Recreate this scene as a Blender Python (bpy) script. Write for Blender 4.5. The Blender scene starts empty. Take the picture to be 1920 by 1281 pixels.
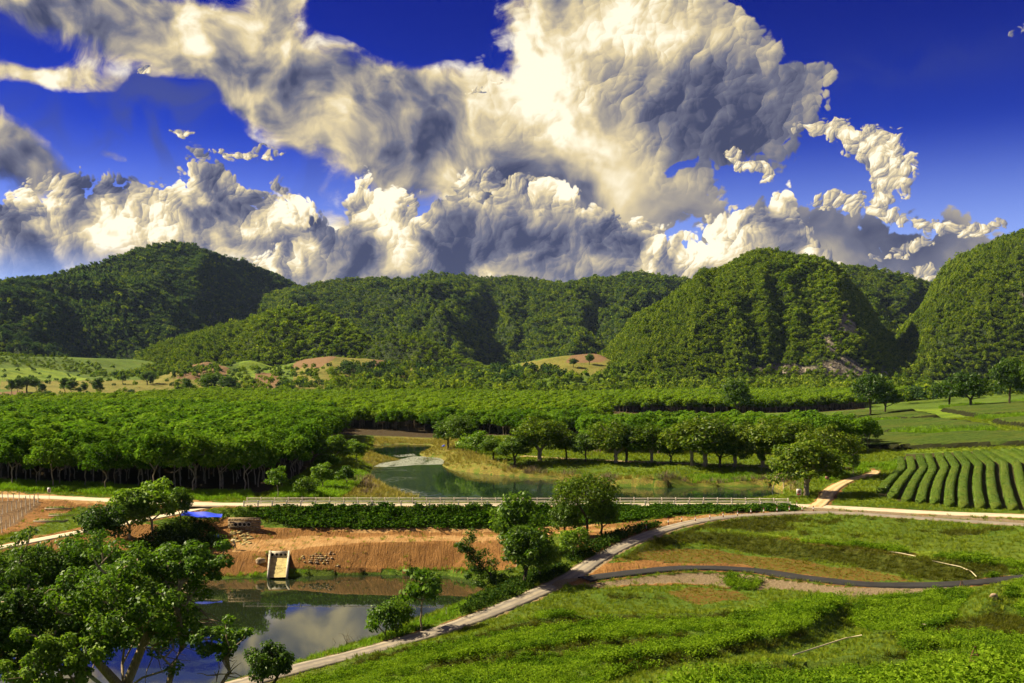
import bpy, math, random
import numpy as np
from mathutils import Vector, Matrix
from mathutils.geometry import delaunay_2d_cdt

scene = bpy.context.scene
COL = scene.collection
R = math.radians

# ------------------------------------------------------------------ camera
CZ = 30.0            # camera height over the near pond (m)
FPX = 35.0 / 36.0 * 1920.0
HY = 712.0           # row of the horizon in the 1920 x 1281 photograph
cam_d = bpy.data.cameras.new("camera")
cam = bpy.data.objects.new("camera", cam_d)
COL.objects.link(cam)
cam.location = (0, 0, CZ)
cam.rotation_euler = (R(90), 0, 0)
cam_d.lens = 35.0
cam_d.sensor_width = 36.0
cam_d.shift_y = (HY - 640.5) / 1920.0
cam_d.clip_start = 0.5
cam_d.clip_end = 120000.0
scene.camera = cam

# ------------------------------------------------------------------ light
SUN_AZ, SUN_EL = 73.0, 40.0        # degrees left of the view direction, elevation
sun_vec = Vector((-math.sin(R(SUN_AZ)) * math.cos(R(SUN_EL)), math.cos(R(SUN_AZ)) * math.cos(R(SUN_EL)), math.sin(R(SUN_EL))))
sun_d = bpy.data.lights.new("sun", 'SUN')
sun_d.energy = 5.0
sun_d.angle = R(0.53)
sun_d.color = (1.0, 0.86, 0.60)
sun = bpy.data.objects.new("sun", sun_d)
COL.objects.link(sun)
sun.rotation_euler = sun_vec.to_track_quat('Z', 'Y').to_euler()
sun.location = (-200, -50, 300)

scene.view_settings.view_transform = 'Standard'
scene.view_settings.look = 'None'
scene.view_settings.exposure = 1.42
scene.view_settings.gamma = 1.0
scene.view_settings.use_curve_mapping = False
scene.cycles.max_bounces = 6
scene.cycles.diffuse_bounces = 3
scene.cycles.glossy_bounces = 2
scene.cycles.transmission_bounces = 3
scene.cycles.transparent_max_bounces = 6
scene.cycles.use_denoising = True
scene.cycles.use_adaptive_sampling = True
scene.cycles.adaptive_threshold = 0.018
scene.cycles.caustics_reflective = False
scene.cycles.caustics_refractive = False


class NB:
    """small helper that writes shader nodes"""
    def __init__(self, tree):
        self.t = tree
        self.n = tree.nodes
        self.l = tree.links

    def node(self, typ, **kw):
        nd = self.n.new(typ)
        for k, v in kw.items():
            setattr(nd, k, v)
        return nd

    def put(self, sock, v):
        if isinstance(v, bpy.types.NodeSocket):
            self.l.new(v, sock)
        elif v is not None:
            if isinstance(v, (tuple, list)) and len(v) == 3 and sock.type == 'RGBA':
                v = (*v, 1.0)
            sock.default_value = v

    def math(self, op, a, b=None, c=None, clamp=False):
        nd = self.node('ShaderNodeMath', operation=op, use_clamp=clamp)
        self.put(nd.inputs[0], a)
        if b is not None:
            self.put(nd.inputs[1], b)
        if c is not None:
            self.put(nd.inputs[2], c)
        return nd.outputs[0]

    def mix(self, f, a, b, typ='MIX'):
        nd = self.node('ShaderNodeMix', data_type='RGBA', blend_type=typ)
        nd.clamp_factor = True
        self.put(nd.inputs[0], f)
        self.put(nd.inputs[6], a)
        self.put(nd.inputs[7], b)
        return nd.outputs[2]

    def noise(self, vec, scale, detail=4.0, rough=0.55, dist=0.0, dim='3D'):
        nd = self.node('ShaderNodeTexNoise', noise_dimensions=dim)
        if vec is not None:
            self.put(nd.inputs['Vector'], vec)
        nd.inputs['Scale'].default_value = scale
        nd.inputs['Detail'].default_value = detail
        nd.inputs['Roughness'].default_value = rough
        nd.inputs['Distortion'].default_value = dist
        return nd.outputs[0]

    def ramp(self, v, lo, hi, smooth=True):
        nd = self.node('ShaderNodeMapRange', interpolation_type='SMOOTHSTEP' if smooth else 'LINEAR')
        nd.clamp = True if not smooth else True
        self.put(nd.inputs['Value'], v)
        self.put(nd.inputs['From Min'], lo)
        self.put(nd.inputs['From Max'], hi)
        return nd.outputs['Result']

    def xyz(self, x, y, z):
        nd = self.node('ShaderNodeCombineXYZ')
        self.put(nd.inputs[0], x)
        self.put(nd.inputs[1], y)
        self.put(nd.inputs[2], z)
        return nd.outputs[0]

    def vmath(self, op, a, b=None):
        nd = self.node('ShaderNodeVectorMath', operation=op)
        self.put(nd.inputs[0], a)
        if b is not None:
            self.put(nd.inputs[1], b)
        return nd.outputs[0]


# ------------------------------------------------------------------ sky
world = bpy.data.worlds.new("World")
scene.world = world
world.use_nodes = True
wt = world.node_tree
wt.nodes.clear()
w = NB(wt)
sky = w.node('ShaderNodeTexSky', sky_type='NISHITA', sun_disc=False)
sky.sun_elevation = R(SUN_EL)
sky.sun_rotation = R(-SUN_AZ)
sky.altitude = 400.0
sky.air_density = 1.0
sky.dust_density = 0.2
sky.ozone_density = 3.0

hs = w.node('ShaderNodeHueSaturation')
hs.inputs['Saturation'].default_value = 1.42
hs.inputs['Hue'].default_value = 0.54
w.l.new(sky.outputs[0], hs.inputs['Color'])
clear = w.mix(1.0, hs.outputs[0], (0.25, 0.37, 0.82), 'MULTIPLY')
tc = w.node('ShaderNodeTexCoord')
sep = w.node('ShaderNodeSeparateXYZ')
w.l.new(tc.outputs['Generated'], sep.inputs[0])
dx, dy, dz = sep.outputs
az = w.math('MULTIPLY', w.math('ARCTAN2', dx, dy), FPX)            # azimuth and elevation in units of 1/1867 rad
hor = w.math('SQRT', w.math('ADD', w.math('MULTIPLY', dx, dx), w.math('MULTIPLY', dy, dy)))
el = w.math('MULTIPLY', w.math('DIVIDE', dz, w.math('MAXIMUM', hor, 0.02)), FPX)
P0 = w.xyz(az, el, 0.0)


def warped(scale, amount, detail=4):
    wn = w.node('ShaderNodeTexNoise', noise_dimensions='2D')
    w.put(wn.inputs['Vector'], P0)
    wn.inputs['Scale'].default_value = scale
    wn.inputs['Detail'].default_value = detail
    wn.inputs['Roughness'].default_value = 0.42
    sc_ = w.vmath('SCALE', w.vmath('SUBTRACT', wn.outputs['Color'], (0.5, 0.5, 0.5)))
    sc_.node.inputs['Scale'].default_value = amount
    return w.vmath('ADD', P0, sc_)


# deeper towards the zenith, paler and more violet near the hills
clear = w.mix(w.ramp(el, 180.0, 760.0), clear, w.mix(1.0, clear, (0.36, 0.38, 0.50), 'MULTIPLY'))
clear = w.mix(w.math('MULTIPLY', w.math('SUBTRACT', 1.0, w.ramp(el, 20.0, 470.0)), 0.72), clear, (4.8, 6.5, 10.4))


def sky_px(px, py):
    return math.atan((px - 960.0) / FPX) * FPX, (HY - py) / math.hypot(1.0, (px - 960) / FPX)


def soft(U, V, px, py, rx, ry, ang, amp):
    """one cloud mass as a tilted gaussian in azimuth / elevation"""
    cx, cy = sky_px(px, py)
    a = R(ang)
    mp = w.node('ShaderNodeMapping', vector_type='TEXTURE')
    mp.inputs['Location'].default_value = (cx, cy, 0)
    mp.inputs['Rotation'].default_value = (0, 0, a)
    mp.inputs['Scale'].default_value = (rx, ry, 1e9)
    w.l.new(U, mp.inputs['Vector'])
    dt = w.node('ShaderNodeVectorMath', operation='DOT_PRODUCT')
    w.l.new(mp.outputs[0], dt.inputs[0])
    w.l.new(mp.outputs[0], dt.inputs[1])
    return w.math('MULTIPLY', w.math('POWER', 0.37, dt.outputs['Value']), amp)


def add_all(vec, lst):
    """sum of cloud masses, added up one by one (keeps few values alive in the shader)"""
    r = None
    for b in lst:
        q = soft(vec, None, *b)
        r = q if r is None else w.math('ADD', r, q)
    return r


def lumps(vec, s0, octs=3, gain=0.55, lac=2.3):
    """heaped domes in several sizes: their height, and how far each place of a dome faces the sun (left and up)"""
    b = lit = None
    tot = 0.0
    for k in range(octs):
        sc_ = s0 * lac ** k
        wt_ = gain ** k
        tot += wt_
        vk = shift(vec, 37.0 * k, 91.0 * k)
        nd = w.node('ShaderNodeTexVoronoi', voronoi_dimensions='2D', feature='F1')
        w.put(nd.inputs['Vector'], vk)
        nd.inputs['Scale'].default_value = sc_
        d = nd.outputs['Distance']
        hb = w.math('MULTIPLY', w.math('SUBTRACT', 1.0, w.math('MULTIPLY', d, d)), wt_)
        dt = w.node('ShaderNodeVectorMath', operation='DOT_PRODUCT')
        w.put(dt.inputs[0], w.vmath('SUBTRACT', vk, nd.outputs['Position']))
        dt.inputs[1].default_value = (-0.80 * sc_ * wt_, 0.60 * sc_ * wt_, 0)
        lk = w.math('MULTIPLY', dt.outputs['Value'], w.math('MAXIMUM', w.math('SUBTRACT', 1.35, w.math('MULTIPLY', w.math('MULTIPLY', d, d), 2.3)), 0.0))     # soft at the seams
        b = hb if b is None else w.math('ADD', b, hb)
        lit = lk if lit is None else w.math('ADD', lit, lk)
    return w.math('DIVIDE', b, tot), w.math('DIVIDE', lit, tot)


def shift(vec, x, y):
    return w.vmath('ADD', vec, (x, y, 0.0))


def profile(pts):
    """outline of a cloud bank: elevation of its top as a function of azimuth"""
    fc = w.node('ShaderNodeFloatCurve')
    cv = fc.mapping.curves[0]
    xs = [(sky_px(px, py)) for px, py in pts]
    U0, U1 = -1000.0, 1000.0
    P_ = [((u - U0) / (U1 - U0), v / 800.0) for u, v in xs]
    cv.points[0].location = P_[0]
    cv.points[1].location = P_[-1]
    for p in P_[1:-1]:
        cv.points.new(*p)
    for p in cv.points:
        p.handle_type = 'AUTO_CLAMPED'
    fc.mapping.use_clip = False
    fc.mapping.update()
    w.put(fc.inputs['Value'], w.ramp(az, U0, U1, False))
    return w.math('MULTIPLY', fc.outputs[0], 800.0)


away = w.math('MAXIMUM', w.ramp(w.math('ABSOLUTE', az), 960.0, 1300.0), w.ramp(el, 740.0, 1000.0))
here = w.math('SUBTRACT', 1.0, away)

# --- thin dark veil in the gaps on the left
vm = w.math('MULTIPLY', add_all(P0, ((330, 190, 260, 75, -22, 1.0), (160, 250, 200, 50, 0, .8), (1700, 120, 200, 40, 0, .3))), w.ramp(w.noise(shift(P0, 50, 70), 0.0075, 5, 0.55, 0.6, '2D'), 0.38, 0.62))
clear = w.mix(w.math('MULTIPLY', vm, 0.62), clear, (0.55, 0.68, 1.7))

# --- high soft cloud: the diagonal veil and the body of the thunderhead
PW = warped(0.006, 110.0, 3)
SOFT = [(120, 10, 260, 60, -8, 1.0), (330, 70, 170, 60, -20, .9), (480, 125, 150, 70, -35, 1.0), (620, 215, 190, 80, -28, 1.0), (520, 20, 60, 110, -55, .8),
        (760, 175, 140, 50, -24, .8), (820, 270, 150, 90, -10, 1.0), (960, 260, 120, 110, 0, .9),
        (1160, 40, 190, 150, -15, 1.3), (1120, 200, 160, 120, 0, 1.2), (1180, 380, 150, 150, 0, 1.0), (1320, 130, 120, 90, -35, 1.0), (1390, 215, 120, 80, -15, .8),
        (1500, 180, 75, 32, 20, .75), (10, 290, 110, 55, -14, 1.0), (60, 135, 110, 30, 8, 1.1), (215, 290, 35, 16, 0, .5), (1600, 440, 190, 60, -10, 1.1), (560, 440, 160, 90, 0, .8), (1820, 500, 160, 40, 0, .6)]
covA = add_all(PW, SOFT)
n_out = w.noise(P0, 0.0020, 4, 0.55, 0.0, '2D')
covA = w.math('ADD', w.math('MULTIPLY', covA, here), w.math('MULTIPLY', w.math('MULTIPLY', away, w.ramp(n_out, 0.46, 0.62)), 1.0))
nA = w.noise(PW, 0.010, 7, 0.58, 0.0, '2D')
nAs = w.noise(shift(PW, -26, 17), 0.010, 3, 0.58, 0.0, '2D')
bA, lA = lumps(warped(0.016, 44.0), 0.015, 3)
broad = w.noise(P0, 0.0046, 3, 0.5, 0.5, '2D')
hcol = w.ramp(w.math('ADD', az, w.math('MULTIPLY', w.math('SUBTRACT', broad, 0.5), 500.0)), -60.0, 130.0)
puffy = w.math('MULTIPLY', hcol, w.ramp(w.math('ADD', el, w.math('MULTIPLY', w.math('SUBTRACT', broad, 0.5), 400.0)), 330.0, 480.0))   # the thunderhead's crown is lumpy, its rain curtain and the veil are not
kill = w.math('SUBTRACT', w.ramp(covA, 0.05, 0.35), 1.0)
dA = w.math('ADD', w.math('ADD', covA, kill), w.math('ADD', w.math('MULTIPLY', w.math('SUBTRACT', nA, 0.5), 1.45), w.math('MULTIPLY', w.math('MULTIPLY', w.math('SUBTRACT', bA, 0.82), 1.25), w.math('ADD', w.math('MULTIPLY', hcol, 0.9), 0.1))))
aA = w.ramp(dA, w.math('SUBTRACT', 0.30, w.math('MULTIPLY', hcol, -0.05)), w.math('SUBTRACT', 0.80, w.math('MULTIPLY', hcol, 0.30)))
rA = w.math('MULTIPLY', w.math('SUBTRACT', nA, nAs), 1.35)
rA = w.math('ADD', w.math('MULTIPLY', rA, w.math('SUBTRACT', 1.0, w.math('MULTIPLY', hcol, 0.65))), w.math('MULTIPLY', w.math('MULTIPLY', lA, 0.72), puffy))
rA = w.math('ADD', rA, w.math('MULTIPLY', w.math('SUBTRACT', broad, 0.47), w.math('SUBTRACT', 1.8, w.math('MULTIPLY', hcol, 0.9))))
glow = add_all(P0, ((1020, 150, 80, 120, 0, .6), (1130, 300, 60, 140, 30, .55), (1180, 50, 170, 80, -15, .45), (1390, 270, 130, 110, 0, -.48), (1270, 190, 80, 60, 0, -.26), (1340, 130, 70, 50, 0, -.15), (1010, 330, 80, 60, 0, -.25),
                                              (600, 60, 60, 120, 30, .3), (300, 100, 150, 60, -20, -.2), (1620, 435, 170, 60, -10, -.45), (20, 300, 120, 60, 0, -.3), (860, 290, 90, 60, 0, -.25)))
litA = w.math('ADD', w.math('ADD', rA, 0.50), glow, clamp=True)


def cloud_colour(lit):
    cr = w.node('ShaderNodeValToRGB')
    e = cr.color_ramp.elements
    e[0].position, e[0].color = 0.0, (0.055, 0.065, 0.135, 1)
    e[1].position, e[1].color = 1.0, (1.10, 1.00, 0.77, 1)
    for pos, c in ((0.28, (0.16, 0.165, 0.235, 1)), (0.52, (0.40, 0.355, 0.30, 1)), (0.76, (0.78, 0.645, 0.38, 1))):
        q = e.new(pos)
        q.color = c
    w.put(cr.inputs[0], lit)
    return cr.outputs[0]


SKY_STRENGTH = 0.052


def over(base, a, lit, gain=1.0):
    c = w.vmath('SCALE', cloud_colour(lit))
    c.node.inputs['Scale'].default_value = 0.41 * gain / SKY_STRENGTH       # cloud radiance, the Nishita sky itself is scaled by the strength below
    return w.mix(a, base, c)


final = over(clear, aA, litA, 0.95)


# --- cumulus banks: crisp heaped outlines, farther one first
def bank(pts, base, seed, s0, amp, dark):
    PWb = shift(warped(0.014 + 0.001 * seed, 52.0), 431.0 * seed, 0)
    b, bl = lumps(PWb, s0, 3, 0.6, 2.5)
    top = profile(pts)
    depth = w.math('SUBTRACT', top, el)
    d = w.math('ADD', w.math('DIVIDE', depth, 40.0), w.math('MULTIPLY', w.math('SUBTRACT', b, 0.82), amp))
    a = w.ramp(d, -0.06, 0.22)
    fade = w.ramp(el, base[0], base[1])
    a = w.math('MULTIPLY', w.math('MULTIPLY', a, fade), here)
    nb_ = w.noise(shift(P0, 97 * seed, 31), 0.0085, 4, 0.5, 0.4, '2D')
    crown = w.math('SUBTRACT', 1.0, w.math('MULTIPLY', w.ramp(w.math('ADD', depth, w.math('MULTIPLY', w.math('SUBTRACT', nb_, 0.5), -260.0)), 10.0, 120.0), 0.62))
    lit = w.math('ADD', w.math('MULTIPLY', w.math('MULTIPLY', bl, 1.3), crown), 0.70 - dark)
    lit = w.math('ADD', lit, w.math('MULTIPLY', w.math('SUBTRACT', nb_, 0.5), 2.7))
    lit = w.math('SUBTRACT', lit, w.math('MULTIPLY', w.ramp(depth, 10.0, 170.0, False), 0.42), clamp=True)
    return a, lit


final = over(final, *bank([(-60, 400), (0, 372), (30, 352), (90, 335), (160, 322), (240, 330), (300, 345), (325, 330), (340, 298), (375, 286), (415, 292), (440, 318), (470, 350), (505, 348), (540, 345), (575, 370), (600, 420), (640, 500),
                    (700, 560), (1960, 560)], (120.0, 250.0), 1, 0.0185, 3.2, 0.02))
final = over(final, *bank([(-60, 560), (440, 560), (470, 490), (510, 460), (560, 425), (610, 390), (650, 380), (668, 335), (692, 322), (715, 335), (745, 345), (775, 372), (800, 372), (850, 330), (900, 318), (960, 330), (1030, 322), (1075, 350), (1120, 380),
                    (1180, 400), (1240, 430), (1290, 440), (1330, 410), (1390, 385), (1440, 370), (1470, 345), (1485, 350), (1500, 400), (1520, 440), (1560, 470), (1640, 560), (1960, 560)], (60.0, 200.0), 2, 0.0175, 3.2, -0.04))

# --- small separate clouds
PS = warped(0.022, 40.0, 2)
SMALL = [(1540, 243, 40, 13, 0, 1.0), (1600, 255, 45, 24, -20, 1.2), (1650, 285, 38, 36, -40, 1.3), (1680, 325, 30, 40, 0, 1.2), (1655, 362, 30, 18, 30, .9), (1610, 372, 22, 12, 0, .6),
         (1380, 295, 30, 15, -35, 1.0), (1425, 320, 28, 15, -25, 1.0), (1705, 468, 30, 12, 20, 1.0), (1645, 482, 18, 7, 5, .8), (1725, 516, 45, 15, 12, 1.0), (1560, 378, 35, 16, -8, 1.0), (1660, 400, 45, 10, -14, 1.0), (1740, 420, 50, 10, -12, 1.0),
         (1820, 432, 50, 14, 2, 1.1), (465, 287, 60, 9, 2, .95), (335, 243, 18, 7, 0, .8), (275, 134, 16, 6, 0, .8), (1905, 62, 16, 6, 30, .8), (905, 160, 60, 12, 20, .45)]
covS = add_all(PS, SMALL)
bS, lS = lumps(PS, 0.042, 3)
dS = w.math('ADD', w.math('ADD', covS, w.math('SUBTRACT', w.ramp(covS, 0.05, 0.3), 1.0)), w.math('MULTIPLY', w.math('SUBTRACT', bS, 0.82), 2.4))
aS = w.math('MULTIPLY', w.ramp(dS, 0.30, 0.55), here)
litS = w.math('ADD', w.math('MULTIPLY', lS, 1.2), w.math('ADD', 0.60, w.math('MULTIPLY', w.math('SUBTRACT', dS, 0.6), 0.2)), clamp=True)

final = over(final, aS, litS)
bg = w.node('ShaderNodeBackground')
w.l.new(final, bg.inputs['Color'])
bg.inputs['Strength'].default_value = SKY_STRENGTH
wo = w.node('ShaderNodeOutputWorld')
w.l.new(bg.outputs[0], wo.inputs[0])
world.cycles.sampling_method = 'MANUAL'
world.cycles.sample_map_resolution = 512

# ------------------------------------------------------------------ helpers
def tag(o, label=None, cat=None, group=None, kind=None):
    if label:
        o["label"] = label
    if cat:
        o["category"] = cat
    if group:
        o["group"] = group
    if kind:
        o["kind"] = kind
    return o


def mesh_np(name, verts, quads=None, tris=None, mats=(), smooth=False):
    """mesh from numpy arrays"""
    verts = np.asarray(verts, dtype=np.float32).reshape(-1, 3)
    me = bpy.data.meshes.new(name)
    nq = 0 if quads is None else len(quads)
    nt = 0 if tris is None else len(tris)
    loops = []
    if nq:
        loops.append(np.asarray(quads, dtype=np.int32).reshape(-1))
    if nt:
        loops.append(np.asarray(tris, dtype=np.int32).reshape(-1))
    lv = np.concatenate(loops) if loops else np.zeros(0, np.int32)
    starts = np.concatenate([np.arange(nq) * 4, nq * 4 + np.arange(nt) * 3]).astype(np.int32)
    tot = np.concatenate([np.full(nq, 4), np.full(nt, 3)]).astype(np.int32)
    me.vertices.add(len(verts))
    me.vertices.foreach_set("co", verts.reshape(-1))
    if len(lv):
        me.loops.add(len(lv))
        me.loops.foreach_set("vertex_index", lv)
        me.polygons.add(nq + nt)
        me.polygons.foreach_set("loop_start", starts)
        me.polygons.foreach_set("loop_total", tot)
        if smooth:
            me.polygons.foreach_set("use_smooth", np.ones(nq + nt, dtype=bool))
    for m in mats:
        me.materials.append(m)
    me.update(calc_edges=True)
    return me


def add(name, me, parent=None, loc=(0, 0, 0), rz=0.0, sc=1.0):
    o = bpy.data.objects.new(name, me)
    COL.objects.link(o)
    o.location = loc
    o.rotation_euler = (0, 0, rz)
    o.scale = (sc, sc, sc) if not isinstance(sc, (tuple, list)) else sc
    if parent is not None:
        o.parent = parent
    return o


class MB:
    """collects vertices and faces"""
    def __init__(self):
        self.v, self.q, self.t, self.n = [], [], [], 0

    def push(self, v, q=None, t=None):
        v = np.asarray(v, float).reshape(-1, 3)
        if q is not None and len(q):
            self.q.append(np.asarray(q, int).reshape(-1, 4) + self.n)
        if t is not None and len(t):
            self.t.append(np.asarray(t, int).reshape(-1, 3) + self.n)
        self.v.append(v)
        self.n += len(v)

    def box(self, c, s, rz=0.0, taper=1.0):
        x, y, z = s[0] / 2, s[1] / 2, s[2] / 2
        v = np.array([(-x, -y, -z), (x, -y, -z), (x, y, -z), (-x, y, -z), (-x * taper, -y * taper, z), (x * taper, -y * taper, z), (x * taper, y * taper, z), (-x * taper, y * taper, z)])
        cs, sn = math.cos(rz), math.sin(rz)
        v = np.stack([v[:, 0] * cs - v[:, 1] * sn, v[:, 0] * sn + v[:, 1] * cs, v[:, 2]], 1) + np.array(c)
        self.push(v, [(3, 2, 1, 0), (4, 5, 6, 7), (0, 1, 5, 4), (1, 2, 6, 5), (2, 3, 7, 6), (3, 0, 4, 7)])

    def tube(self, pts, rad, n=6, cap=True):
        pts = np.asarray(pts, float)
        rad = np.broadcast_to(np.asarray(rad, float), (len(pts),))
        d = np.gradient(pts, axis=0)
        d /= np.linalg.norm(d, axis=1, keepdims=True) + 1e-9
        up = np.where(np.abs(d[:, 2:3]) > 0.9, np.array([[1.0, 0, 0]]), np.array([[0, 0, 1.0]]))
        a = np.cross(d, up)
        a /= np.linalg.norm(a, axis=1, keepdims=True) + 1e-9
        b = np.cross(d, a)
        th = np.linspace(0, 2 * np.pi, n, endpoint=False)
        v = pts[:, None, :] + rad[:, None, None] * (np.cos(th)[None, :, None] * a[:, None, :] + np.sin(th)[None, :, None] * b[:, None, :])
        q = []
        for i in range(len(pts) - 1):
            for k in range(n):
                q.append((i * n + k, i * n + (k + 1) % n, (i + 1) * n + (k + 1) % n, (i + 1) * n + k))
        v = v.reshape(-1, 3)
        t = []
        if cap:
            e = (len(pts) - 1) * n
            t += [(0, k, k + 1) for k in range(1, n - 1)] + [(e, e + k + 1, e + k) for k in range(1, n - 1)]
        self.push(v, q, t)

    def mesh(self, name, mats=(), smooth=False):
        v = np.concatenate(self.v) if self.v else np.zeros((0, 3))
        q = np.concatenate(self.q) if self.q else None
        t = np.concatenate(self.t) if self.t else None
        return mesh_np(name, v, q, t, mats, smooth)


# ---- vectorised noise
_rs = np.random.RandomState(7)
_perm = np.concatenate([_rs.permutation(256)] * 3)
_val = _rs.rand(256) * 2 - 1


def vnoise(x, y, z=None):
    """smooth value noise, -1..1"""
    xi, yi = np.floor(x).astype(int), np.floor(y).astype(int)
    fx, fy = x - xi, y - yi
    fx, fy = fx * fx * (3 - 2 * fx), fy * fy * (3 - 2 * fy)
    xi &= 255
    yi &= 255
    if z is None:
        def g(a, b):
            return _val[_perm[_perm[(xi + a) & 255] + ((yi + b) & 255)]]
        return (g(0, 0) * (1 - fx) + g(1, 0) * fx) * (1 - fy) + (g(0, 1) * (1 - fx) + g(1, 1) * fx) * fy
    zi = np.floor(z).astype(int)
    fz = z - zi
    fz = fz * fz * (3 - 2 * fz)
    zi &= 255

    def g(a, b, c):
        return _val[_perm[_perm[_perm[(xi + a) & 255] + ((yi + b) & 255)] + ((zi + c) & 255)]]
    r = 0
    for c, wz in ((0, 1 - fz), (1, fz)):
        r = r + wz * ((g(0, 0, c) * (1 - fx) + g(1, 0, c) * fx) * (1 - fy) + (g(0, 1, c) * (1 - fx) + g(1, 1, c) * fx) * fy)
    return r


def fbm(x, y, z=None, oct=4, lac=2.03, gain=0.5):
    s, a, tot = 0.0, 1.0, 0.0
    for k in range(oct):
        s = s + a * vnoise(x + 17.3 * k, y + 9.1 * k, None if z is None else z + 5.7 * k)
        tot += a
        a *= gain
        x, y = x * lac, y * lac
        if z is not None:
            z = z * lac
    return s / tot


def WP(px, py, z):
    """ground point of height z seen at that place of the photograph"""
    Y = (CZ - z) * FPX / (py - HY)
    return ((px - 960.0) / FPX * Y, Y, z)


def WY(px, py, Y):
    """point at distance Y"""
    return ((px - 960.0) / FPX * Y, Y, CZ - (py - HY) / FPX * Y)


def icosphere(sub):
    import bmesh
    bm = bmesh.new()
    bmesh.ops.create_icosphere(bm, subdivisions=sub, radius=1.0)
    v = np.array([p.co[:] for p in bm.verts])
    t = np.array([[q.index for q in f.verts] for f in bm.faces])
    bm.free()
    return v, t


# ---- geometry-node scatter for stuff
def scatter_tree(protos):
    ng = bpy.data.node_groups.new("scatter", 'GeometryNodeTree')
    ng.interface.new_socket("Geometry", in_out='INPUT', socket_type='NodeSocketGeometry')
    ng.interface.new_socket("Geometry", in_out='OUTPUT', socket_type='NodeSocketGeometry')
    n, l = ng.nodes, ng.links
    gi, go = n.new('NodeGroupInput'), n.new('NodeGroupOutput')
    join = n.new('GeometryNodeJoinGeometry')
    for p in reversed(protos):
        oi = n.new('GeometryNodeObjectInfo')
        oi.inputs['Object'].default_value = p
        g2 = n.new('GeometryNodeGeometryToInstance')
        l.new(oi.outputs['Geometry'], g2.inputs[0])
        l.new(g2.outputs[0], join.inputs[0])
    iop = n.new('GeometryNodeInstanceOnPoints')
    iop.inputs['Pick Instance'].default_value = True
    l.new(gi.outputs[0], iop.inputs['Points'])
    l.new(join.outputs[0], iop.inputs['Instance'])

    def att(nm, typ):
        a = n.new('GeometryNodeInputNamedAttribute')
        a.data_type = typ
        a.inputs[0].default_value = nm
        return a.outputs[0]
    l.new(att('pick', 'INT'), iop.inputs['Instance Index'])
    l.new(att('rot', 'FLOAT_VECTOR'), iop.inputs['Rotation'])
    l.new(att('sc', 'FLOAT_VECTOR'), iop.inputs['Scale'])
    l.new(iop.outputs[0], go.inputs[0])
    return ng


_trees = {}


def scatter(name, pts, protos, scale, rot=None, pick=None, label=None, cat=None, seed=0, parent=None, kind='stuff'):
    """one object that draws a copy of a prototype mesh at every point"""
    pts = np.asarray(pts, np.float32)
    n = len(pts)
    rs = np.random.RandomState(seed)
    me = bpy.data.meshes.new(name)
    me.vertices.add(n)
    me.vertices.foreach_set("co", pts.reshape(-1))
    if rot is None:
        rot = np.zeros((n, 3), np.float32)
        rot[:, 2] = rs.rand(n) * 6.283
    scale = np.asarray(scale, np.float32)
    if scale.ndim == 0:
        scale = np.full(n, scale, np.float32)
    if scale.ndim == 1:
        scale = np.repeat(scale[:, None], 3, 1)
    if pick is None:
        pick = rs.randint(0, len(protos), n)
    a = me.attributes.new("pick", 'INT', 'POINT')
    a.data.foreach_set("value", np.asarray(pick, np.int32))
    a = me.attributes.new("rot", 'FLOAT_VECTOR', 'POINT')
    a.data.foreach_set("vector", np.asarray(rot, np.float32).reshape(-1))
    a = me.attributes.new("sc", 'FLOAT_VECTOR', 'POINT')
    a.data.foreach_set("vector", np.ascontiguousarray(scale, np.float32).reshape(-1))
    o = add(name, me, parent)
    key = tuple(p.name for p in protos)
    if key not in _trees:
        _trees[key] = scatter_tree(protos)
    m = o.modifiers.new("scatter", 'NODES')
    m.node_group = _trees[key]
    tag(o, label, cat, None, kind)
    return o


def proto(name, me):
    """a mesh kept out of the scene, only for scatter()"""
    return bpy.data.objects.new(name, me)


def material(name, build, disp=None):
    m = bpy.data.materials.new(name)
    m.use_nodes = True
    m.node_tree.nodes.clear()
    nb = NB(m.node_tree)
    out = nb.node('ShaderNodeOutputMaterial')
    sh = build(nb)
    nb.l.new(sh, out.inputs['Surface'])
    return m


def principled(nb, col, rough=0.8, normal=None, spec=0.3, **kw):
    p = nb.node('ShaderNodeBsdfPrincipled')
    nb.put(p.inputs['Base Color'], col)
    nb.put(p.inputs['Roughness'], rough)
    p.inputs['Specular IOR Level'].default_value = spec
    if normal is not None:
        nb.l.new(normal, p.inputs['Normal'])
    for k, v in kw.items():
        nb.put(p.inputs[k], v)
    return p.outputs[0]


def bump(nb, h, strength=0.5, dist=0.1):
    b = nb.node('ShaderNodeBump')
    b.inputs['Strength'].default_value = strength
    b.inputs['Distance'].default_value = dist
    nb.put(b.inputs['Height'], h)
    return b.outputs[0]

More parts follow.
